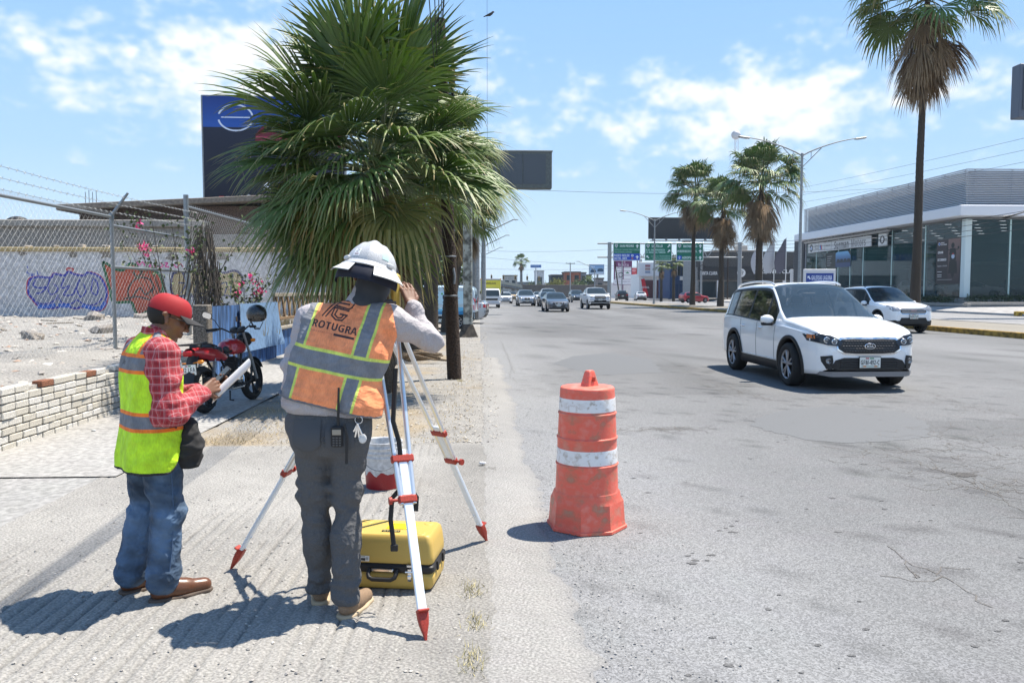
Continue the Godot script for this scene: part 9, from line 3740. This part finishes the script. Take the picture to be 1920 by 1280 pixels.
	for q in [[12,58,78],[104,46,84]]:
		poly_px(im,v2([q[0],q[1]+34,q[0]+6,q[1]+18,q[0]+22,q[1]+4,q[0]+q[2] - 24,q[1]+2,q[0]+q[2] - 4,q[1]+18,q[0]+q[2],q[1]+36,q[0]+q[2] - 8,q[1]+46,q[0]+8,q[1]+46]),Color(.10,.26,.38))
		poly_px(im,v2([q[0]+16,q[1]+16,q[0]+26,q[1]+7,q[0]+q[2] - 28,q[1]+6,q[0]+q[2] - 14,q[1]+17]),Color(.30,.42,.52))
	im.fill_rect(Rect2i(0,112,192,16),Color(.85,.88,.92))
	text_px(im,"Aveo",Rect2(16,18,56,16),Color(.95,.97,1))
	var cb := thing("billboard","small sky blue car advertisement billboard on a single post far off","billboard",Vector3(30.5,0,-209))
	g = G.new(); g.quad(Vector3(-1.9,5.9,.16),Vector3(-1.9,8.4,.16),Vector3(1.9,8.4,.16),Vector3(1.9,5.9,.16))
	part("print",g,pic(im,.6),cb)
	box_part("panel",Vector3(4.0,2.7,.25),Vector3(0,7.15,0),M.steel,cb,.03)
	g = G.new(); g.bar(Vector3(.3,0,-.2),Vector3(.3,6,-.2),.26,10)
	part("post",g,M.steel,cb)
	# lattice mast
	var am := thing("radio_mast","thin white lattice radio mast with a dish far behind the palms","mast",Vector3(57.0,0,-178))
	g = G.new()
	for s in 3:
		var a := TAU*s/3
		g.bar(Vector3(cos(a)*.9,0,sin(a)*.9),Vector3(cos(a)*.45,35.5,sin(a)*.45),.045,5)
	for k in 26:
		for s in 3:
			var a := TAU*(s+k)/3
			var b := TAU*(s+k+1)/3
			var r := lerpf(.9,.45,k/26.0)
			g.bar(Vector3(cos(a)*r,k*1.36,sin(a)*r),Vector3(cos(b)*r,k*1.36+1.3,sin(b)*r),.02,4)
	part("lattice",g,mat(lin(.62,.60,.60),.6),am).set_meta("kind","stuff")
	g = G.new(); g.lathe([[.001,0],[.8,.1],[1.0,.4],[1.0,.9],[.001,.95]],14,Vector3(-.3,36,0),Basis(Vector3.RIGHT,PI/2))
	part("dish",g,mat(lin(.6,.6,.62),.6),am)
	g = G.new(); g.lathe([[.4,0],[1.1,.1],[1.1,.25],[.4,.3]],12,Vector3(0,29,0))
	part("platform",g,M.steel,am)
	tree_blob("willow_tree","yellow green willow like tree far off left of the dark block",Vector3(20.2,0,-216),4.6,2.4,Color(.20,.20,.035))
	tree_blob("broadleaf_tree","mid green tree before the lime block far off",Vector3(27.8,0,-224),5.6,2.2,Color(.08,.11,.04))
	tree_blob("broadleaf_tree","low green shrubs like tree behind the brown boundary wall",Vector3(26.6,0,-206),3.9,2.6,Color(.10,.14,.05))
	tree_blob("broadleaf_tree","dark green round tree far off right of the tallest white shed",Vector3(20.5,0,-300),5.0,3.4,Color(.07,.10,.04))
	tree_blob("broadleaf_tree","leafy green bush tree behind the steel pole and the parked van",Vector3(-4.6,0,-52),5.0,2.6,Color(.06,.10,.03),1600)
	tree_blob("broadleaf_tree","tree beyond the parked cars behind the poles at left",Vector3(-3.0,0,-62),5.5,2.2,Color(.06,.09,.03),1200)

func lamp_post(called: String,label: String,pos: Vector3,h: float,arm: float) -> void:
	var o := thing(called,label,"street lamp",pos,0,"double armed street lamps on the median")
	var g := G.new()
	g.tube([Vector3(0,0,0),Vector3(0,h,0)],[.115,.065],12)
	g.lathe([[.2,0],[.2,.03],[.14,.04],[.13,.3]],12)
	part("pole",g,M.pole_grey,o)
	for s in [-1,1]:
		g = G.new()
		var a := [Vector3(0,h - .05,0)]
		for k in range(1,9):
			var t := k/8.0
			a.append(Vector3(s*arm*t,h - .05+1.28*pow(t,.85)*(1.0 - .18*t*t),0))
		g.tube(a,[.045,.045,.042,.040,.038,.036,.034,.032,.030],8)
		g.tube([Vector3(0,h - .75,0),Vector3(s*arm*.36,h+.42,0)],.026,6)
		g.bar(Vector3(s*arm*.17,h+.27,0),Vector3(s*arm*.17,h - .16,0),.018,6)
		part("arm",g,M.pole_grey,o)
		g = G.new()
		var e: Vector3 = a[-1]
		g.at(Transform3D(Basis(Vector3.BACK,s*.14),e+Vector3(s*.30,.02,0))).box(Vector3(.72,.09,.24),Vector3.ZERO,.035)
		part("lamp_head",g,M.pole_grey,o)
		g = G.new()
		g.at(Transform3D(Basis(Vector3.BACK,s*.14),e+Vector3(s*.34,-.035,0))).box(Vector3(.5,.02,.18),Vector3.ZERO,.005)
		part("lamp_lens",g,mat(lin(.5,.52,.54),.2),o)
	g = G.new(); g.lathe([[.07,h - .12],[.085,h - .10],[.085,h+.08],[.06,h+.12],[.001,h+.13]],12)
	part("cap",g,M.pole_grey,o)

func sag(a: Vector3,b: Vector3,s: float,n := 12) -> Array:
	var o := []
	for i in n+1:
		var t := float(i)/n
		o.append(a.lerp(b,t) - Vector3(0,s*4.0*t*(1 - t),0))
	return o
func cable(label: String,a: Vector3,b: Vector3,s: float,r: float,group := "overhead cables") -> void:
	var g := G.new()
	g.tube(sag(a,b,s,16),r,5,false)
	var o := part("cable",g,M.wire,self)
	tag(o,label,"cable",group)

func build_street_furniture() -> void:
	lamp_post("street_lamp","tall double armed street lamp nearest, in front of the showroom's left end",Vector3(19.4,.15,-48.0),9.6,3.25)
	lamp_post("street_lamp","farther double armed street lamp in front of the green road signs",Vector3(18.6,.15,-85.0),8.9,3.1)
	var g := G.new()
	# single arm lamp far off
	var sl := thing("street_lamp","small single armed street lamp far off before the lime block","street lamp",Vector3(23.0,0,-160))
	g = G.new(); g.tube([Vector3.ZERO,Vector3(0,5.6,0),Vector3(-.8,6.4,0),Vector3(-3.2,7.4,0)],[.1,.08,.06,.05],8)
	part("pole",g,M.pole_grey,sl)
	box_part("lamp_head",Vector3(.8,.1,.3),Vector3(-3.4,7.45,0),M.pole_grey,sl,.03)
	# ---- green overhead signs
	var o := thing("sign_gantry","grey gantry over the far carriageway carrying three green road signs","gantry",Vector3(17.2,.1,-106))
	g = G.new(); g.tube([Vector3.ZERO,Vector3(0,7.9,0)],.26,14)
	part("post",g,M.pole_grey,o)
	g = G.new(); g.tube([Vector3(17.5,0,0),Vector3(17.5,7.9,0)],.26,14)
	part("post",g,M.pole_grey,o)
	for y in [5.95,7.75]:
		g = G.new(); g.bar(Vector3(-1.6,y,-.15),Vector3(18,y,-.15),.10,8)
		part("beam",g,M.pole_grey,o)
	for k in 8:
		g = G.new(); g.bar(Vector3(k*2.2,5.95,-.15),Vector3(k*2.2+1.1,7.75,-.15),.05,6)
		g.bar(Vector3(k*2.2+1.1,7.75,-.15),Vector3(k*2.2+2.2,5.95,-.15),.05,6)
		part("brace",g,M.pole_grey,o)
	var green := Color(.03,.42,.33)
	var wt := Color(.88,.92,.92)
	for k in 3:
		var im := card(384,256,green)
		for e in [[0,0,384,5],[0,251,384,5],[0,0,5,256],[379,0,5,256]]: im.fill_rect(Rect2i(e[0],e[1],e[2],e[3]),wt)
		poly_px(im,v2([24,18,44,22,66,18,68,50,45,76,22,50]),Color(.72,.76,.76))
		text_px(im,"40",Rect2(34,32,22,20),Color(.25,.3,.3))
		var up := func(x: float,y: float,s: float) -> void:
			poly_px(im,v2([x,y - 26*s,x+26*s,y+2*s,x+9*s,y+2*s,x+9*s,y+26*s,x - 9*s,y+26*s,x - 9*s,y+2*s,x - 26*s,y+2*s]),wt)
		var ne := func(x: float,y: float,f: float) -> void:
			poly_px(im,v2([x+f*20,y - 20,x+f*20,y+10,x+f*10,y+2,x - f*12,y+22,x - f*22,y+12,x+f*0,y - 10,x - f*10,y - 20]),wt)
		if k == 0:
			text_px(im,"SAN PEDRO",Rect2(92,30,200,34),wt)
			up.call(342.0,48.0,1.0)
			text_px(im,"CENTRO DE CONVENCIONES TORREON",Rect2(12,92,360,20),Color(.7,.85,.82),400)
			text_px(im,"TSM ESTADIO CORONA",Rect2(12,126,256,20),Color(.7,.85,.82),400)
			im.fill_rect(Rect2i(5,156,374,95),Color(.08,.28,.72))
			text_px(im,"PASEO MILEX",Rect2(12,166,220,34),wt)
			text_px(im,"HOTEL IBIS",Rect2(12,210,184,30),wt)
			ell_px(im,Vector2(272,184),Vector2(17,17),wt)
			ell_px(im,Vector2(272,184),Vector2(8,8),Color(.08,.28,.72))
			im.fill_rect(Rect2i(258,212,28,26),Color(.55,.08,.16))
			im.fill_rect(Rect2i(260,224,24,4),wt)
			up.call(342.0,206.0,1.0)
		elif k == 1:
			text_px(im,"SALTILLO",Rect2(96,30,156,36),wt)
			text_px(im,"BLVD. INDEPENDENCIA",Rect2(14,92,272,24),Color(.78,.9,.88))
			text_px(im,"CD. INDUSTRIAL TORREON",Rect2(14,128,278,22),Color(.78,.9,.88))
			ne.call(342.0,46.0,1.0)
			ne.call(342.0,120.0,1.0)
			ne.call(42.0,204.0,-1.0)
			text_px(im,"LAS VILLAS DEL CARMEN RESIDENCIAL",Rect2(92,184,276,18),Color(.7,.85,.82),400)
			text_px(im,"LA VINCOLA RESIDENCIAL",Rect2(110,216,256,18),Color(.7,.85,.82),400)
		else:
			text_px(im,"MATAMOROS",Rect2(100,32,196,34),wt)
			text_px(im,"PERIFERICO R. L. S.",Rect2(14,106,284,32),wt)
			im.fill_rect(Rect2i(16,184,58,58),Color(.10,.30,.75))
			im.fill_rect(Rect2i(42,190,6,46),wt)
			im.fill_rect(Rect2i(24,206,42,6),wt)
			im.fill_rect(Rect2i(36,228,18,5),wt)
			text_px(im,"AEROPUERTO",Rect2(84,196,212,34),wt)
			for y in [46.0,120.0,214.0]: up.call(342.0,y,1.0)
		var s := thing("road_sign",["left green road sign with blue lower half","middle green road sign with two slanted arrows","right green road sign with airport symbol"][k],"road sign",Vector3(19.45+k*4.22,6.75,-105.82),0,"overhead road signs")
		g = G.new(); g.quad(Vector3(-1.80,-1.15,.03),Vector3(-1.80,1.2,.03),Vector3(1.80,1.2,.03),Vector3(1.80,-1.15,.03))
		part("face",g,pic(im,.5),s)
		box_part("back_panel",Vector3(3.64,2.4,.05),Vector3(0,.02,0),M.alu,s,.01)
	# ---- wooden utility pole
	o = thing("utility_pole","dark weathered wooden utility pole standing on the verge between palms and road","utility pole",Vector3(-.46,0,-14.4))
	g = G.new()
	var pts := []
	var rr := []
	for k in 14:
		var t := k/13.0
		pts.append(Vector3(-.24*t,6.45*t - .1,-.02*sin(t*6.0)))
		rr.append(lerpf(.130,.100,t)*(1.0+.02*sin(k*2.0)))
	g.tube(pts,rr,16)
	part("pole",g,M.wood_dark,o)
	g = G.new(); g.box(Vector3(.15,.30,.12),Vector3(-.06,5.75,.02),.01)
	part("meter_box",g,mat(lin(.42,.46,.47),.5),o)
	g = G.new(); g.lathe([[.05,0],[.055,.02],[.055,.35],[.05,.36]],12,Vector3(-.02,5.15,.10))
	g.tube([Vector3(-.03,5.2,.12),Vector3(.02,4.9,.13),Vector3(.06,4.55,.10),Vector3(-.06,4.3,.14)],.016,6)
	g.tube([Vector3(-.12,5.5,.12),Vector3(-.03,5.0,.14),Vector3(.0,4.5,.13),Vector3(-.08,3.2,.13)],.012,6)
	part("cable_splice",g,M.black,o)
	g = G.new(); g.tube([Vector3(-.01,2.0,.125),Vector3(.015,1.85,.14),Vector3(0,1.72,.13)],.022,6)
	part("iron_hook",g,M.steel,o)
	for y in [2.2,1.5,5.4]:
		g = G.new(); g.lathe([[.128 - y*.004,y],[.132 - y*.004,y+.004],[.132 - y*.004,y+.02],[.128 - y*.004,y+.024]],16,Vector3(-.24*y/6.4,0,0))
		part("band",g,M.steel,o)
	# bundle of cables coming over the camera to this pole and on along the verge
	for k in 6:
		var dx := -.10+k*.045
		cable(ordinal(k) + " black cable from below in the bundle passing over the surveyors to the wooden pole",Vector3(.35+k*.22,6.7+.22*k,16),Vector3(-.70+dx*.4,4.9+.25*k,-14.3),.7,.0065,"cables of the bundle over the surveyors")
		cable(ordinal(k) + " black cable from below running on from the wooden pole behind the palms",Vector3(-.70+dx*.4,5.0+.22*k,-14.4),Vector3(-.5+dx,6.0+.25*k,-46),.5,.010,"cables beyond the wooden pole")
	cable("thin single drop wire hanging against the sky right of the wooden pole",Vector3(.14,9.0,-14.6),Vector3(.14,3.6,-14.8),0.0,.003)
	# ---- riveted steel pole and grey poles behind it
	o = thing("steel_pole","pale riveted steel pole with flared base standing behind the wooden pole","utility pole",Vector3(-.42,0,-27.8))
	g = G.new()
	g.box(Vector3(.32,6.2,.32),Vector3(0,3.1,0),.04)
	part("shaft",g,mat(lin(.44,.46,.42),.7,.2,"blotch/fine_n",.8,.5),o)
	g = G.new()
	var rows := []
	for q in [[.72,0.0],[.66,.05],[.40,.38],[.33,.45]]:
		var row := []
		for v in rrect(q[0],q[0],.02,1): row.append(Vector3(v.x,q[1],-v.y))
		rows.append(row)
	g.grid(rows,[],true)
	part("base",g,mat(lin(.12,.10,.08),.8,.2,"blotch",.8),o)
	for k in 14:
		for s in [-1,1]:
			g = G.new(); g.ball(Vector3(s*.11,.7+k*.38,.165),Vector3(.022,.022,.012),8)
			part("rivet",g,mat(lin(.16,.10,.06),.8),o)
	for q in [[Vector3(-.15,0,-44),8.4,.15,"grey steel pole beyond the riveted pole, first of the group"],[Vector3(-.55,0,-43),7.8,.13,"grey steel pole beyond the riveted pole, left of the group"],[Vector3(.25,0,-52),8.8,.15,"pole with cross arms and insulators rising above the box truck"]]:
		o = thing("utility_pole",q[3],"utility pole",q[0],0,"poles beyond the verge")
		g = G.new(); g.tube([Vector3.ZERO,Vector3(0,q[1],0)],[q[2],q[2]*.75],10)
		part("pole",g,M.pole_grey,o)
		if q[1] > 8.5:
			for y in [7.9,7.0,6.3]:
				box_part("cross_arm",Vector3(1.1,.10,.10),Vector3(.3,y,0),M.wood_dark,o)
				for s in [-.1,.35,.8]:
					g = G.new(); g.lathe([[.03,0],[.05,.04],[.03,.10],[.045,.15],[.001,.17]],8,Vector3(s,y+.05,0))
					part("insulator",g,M.black,o)
	for q in [[-64,4.9,"upper"],[-82,4.6,"middle"],[-105,4.4,"lowest"]]:
		o = thing("street_lamp",q[2] + " curved grey lamp arm reaching over the road above the box truck","street lamp",Vector3(.2,0,q[0]),0,"single armed lamps on the left")
		g = G.new(); g.tube([Vector3(0,0,0),Vector3(0,5.4,0),Vector3(.5,6.3,0),Vector3(2.4,7.2,0)],[.09,.07,.05,.04],8)
		part("pole",g,M.pole_grey,o)
		box_part("lamp_head",Vector3(.5,.07,.2),Vector3(2.6,7.24,0),M.pole_grey,o,.02)
	# ---- digital screen box on a pole behind the palm
	o = thing("digital_billboard","grey boxed digital billboard sticking out from behind the big palm","billboard",Vector3(.0,0,-55))
	box_part("housing",Vector3(5.2,2.5,.7),Vector3(2.3,9.75,0),mat(lin(.16,.18,.17),.7,0,"dust",.5),o,.05)
	for k in 3: box_part("screen_module",Vector3(1.52,2.0,.04),Vector3(.55+k*1.58,9.8,.36),mat(lin(.075,.09,.105),.5),o)
	box_part("top_rail",Vector3(5.3,.10,.8),Vector3(2.3,11.02,0),mat(lin(.25,.27,.27),.7),o,.02)
	g = G.new(); g.bar(Vector3(-.3,0,-.2),Vector3(-.3,9,-.2),.22,12)
	part("post",g,M.steel,o)
	# dark screen box at the right edge
	o = thing("digital_billboard","dark screen box cut off by the right edge high above the showroom","billboard",Vector3(33.4,0,-48))
	box_part("housing",Vector3(6.0,3.2,.8),Vector3(2.0,13.6,0),mat(lin(.10,.12,.16),.6),o,.05)
	box_part("screen",Vector3(5.6,2.5,.05),Vector3(2.0,13.7,.42),mat(lin(.05,.06,.08),.4),o)
	g = G.new(); g.bar(Vector3(4.5,0,0),Vector3(4.5,12.2,0),.4,12)
	part("post",g,M.steel,o)
	# ---- cables across the road and on the right
	cable("thin cable crossing the road from the left poles to the median palms",Vector3(.3,8.2,-52),Vector3(38,10.8,-70),.5,.012)
	cable("thin far cable crossing above the overpass, upper",Vector3(-6,9.4,-150),Vector3(30,9.8,-150),.7,.022)
	cable("thin far cable crossing above the overpass, middle",Vector3(-6,9.4,-170),Vector3(34,6.4,-160),.5,.022)
	cable("thin far cable crossing above the overpass, lowest",Vector3(-6,6.8,-180),Vector3(34,6.6,-170),.5,.022)
	for k in 4:
		cable(["lowest","second lowest","second highest","highest"][k] + " of the cables sagging across the showroom glass",Vector3(26,6.6+k*.30,-95),Vector3(31.5,5.4+k*.34,-36),1.0,.016,"cables before the showroom")
	for k in 3: cable(["lowest","middle","highest"][k] + " thin cable rising over the showroom roof at the right edge",Vector3(30.5,11.0+k*.7,-95),Vector3(32.5,9.0+k*.7,-36),.3,.010,"cables above the showroom")
	o = thing("cable_splice","black cable splice hanging on the cables before the showroom","splice",Vector3(30.6,5.9,-45.0))
	g = G.new(); g.tube([Vector3(-.7,-.12,0),Vector3(-.5,-.10,0),Vector3(-.1,.0,0),Vector3(.6,.2,0),Vector3(3,.9,0)],[.03,.10,.05,.03,.03],8)
	part("sleeve",g,M.black,o)
	# far utility poles on the right
	var up := [[Vector3(24.6,0,-140),7.0,.12,0.0,"wooden pole leaning before the car advert billboard"],[Vector3(25.3,0,-142),9.0,.11,.0,"cross armed pole beside the car advert billboard"],[Vector3(20.9,0,-185),8.0,.14,.0,"T topped utility pole far off before the orange building"],[Vector3(29.6,0,-150),8.0,.12,.0,"dark pole in front of the purple totem sign"],[Vector3(30.4,0,-152),8.6,.14,.0,"grey pole with transformer in front of the purple totem sign"],[Vector3(35.6,.4,-114),6.0,.12,.0,"dark wooden pole before the black fascia shop"],[Vector3(31.2,.4,-112),8.0,.16,.0,"grey pole left of the middle median palm"],[Vector3(12.8,0,-250),7.5,.15,.0,"thin far pole right of the blue pole sign"]]
	for i in up.size():
		var q: Array = up[i]
		o = thing("utility_pole",q[4],"utility pole",q[0],0,"poles on the right side")
		g = G.new(); g.tube([Vector3.ZERO,Vector3(-1.0 if i == 0 else 0.0,q[1],0)],[q[2],q[2]*.8],8)
		part("pole",g,M.wood_dark if i in [0,3,5] else M.pole_grey,o)
		if i in [1,2]:
			box_part("cross_arm",Vector3(2.2,.12,.12),Vector3(0,q[1] - .1,0),M.wood_dark,o)
			for s in [-.9,0,.9]:
				g = G.new(); g.lathe([[.04,0],[.07,.06],[.04,.14],[.001,.2]],8,Vector3(s,q[1] - .04,0))
				part("insulator",g,M.black,o)
		if i in [1,4]:
			g = G.new(); g.lathe([[.2,0],[.24,.05],[.24,.8],[.2,.85],[.001,.88]],12,Vector3(.25,q[1] - 1.8,.1))
			part("transformer",g,mat(lin(.30,.32,.34),.6),o)
		if i == 0 or i == 6:
			g = G.new()
			for t in 3:
				var ring := []
				for k in 17: ring.append(Vector3(.1+cos(TAU*k/16)*.38,4.4+sin(TAU*k/16)*.38+t*.03,.2+t*.03))
				g.tube(ring,.03,5)
			part("cable_coil",g,M.wire,o)
	# ---- small bird on a frond tip
	o = thing("bird","small dark bird perched on a frond tip right of the wooden pole","bird",Vector3(.17,6.17,-13.6))
	g = G.new()
	g.tube([Vector3(-.10,-.035,0),Vector3(-.045,-.012,0),Vector3(0,.0,0),Vector3(.035,.022,0),Vector3(.055,.045,0),Vector3(.07,.047,0),Vector3(.085,.044,0)],[.006,.014,.026,.022,.017,.013,.002],10)
	part("body",g,mat(lin(.05,.05,.05),.8),o)
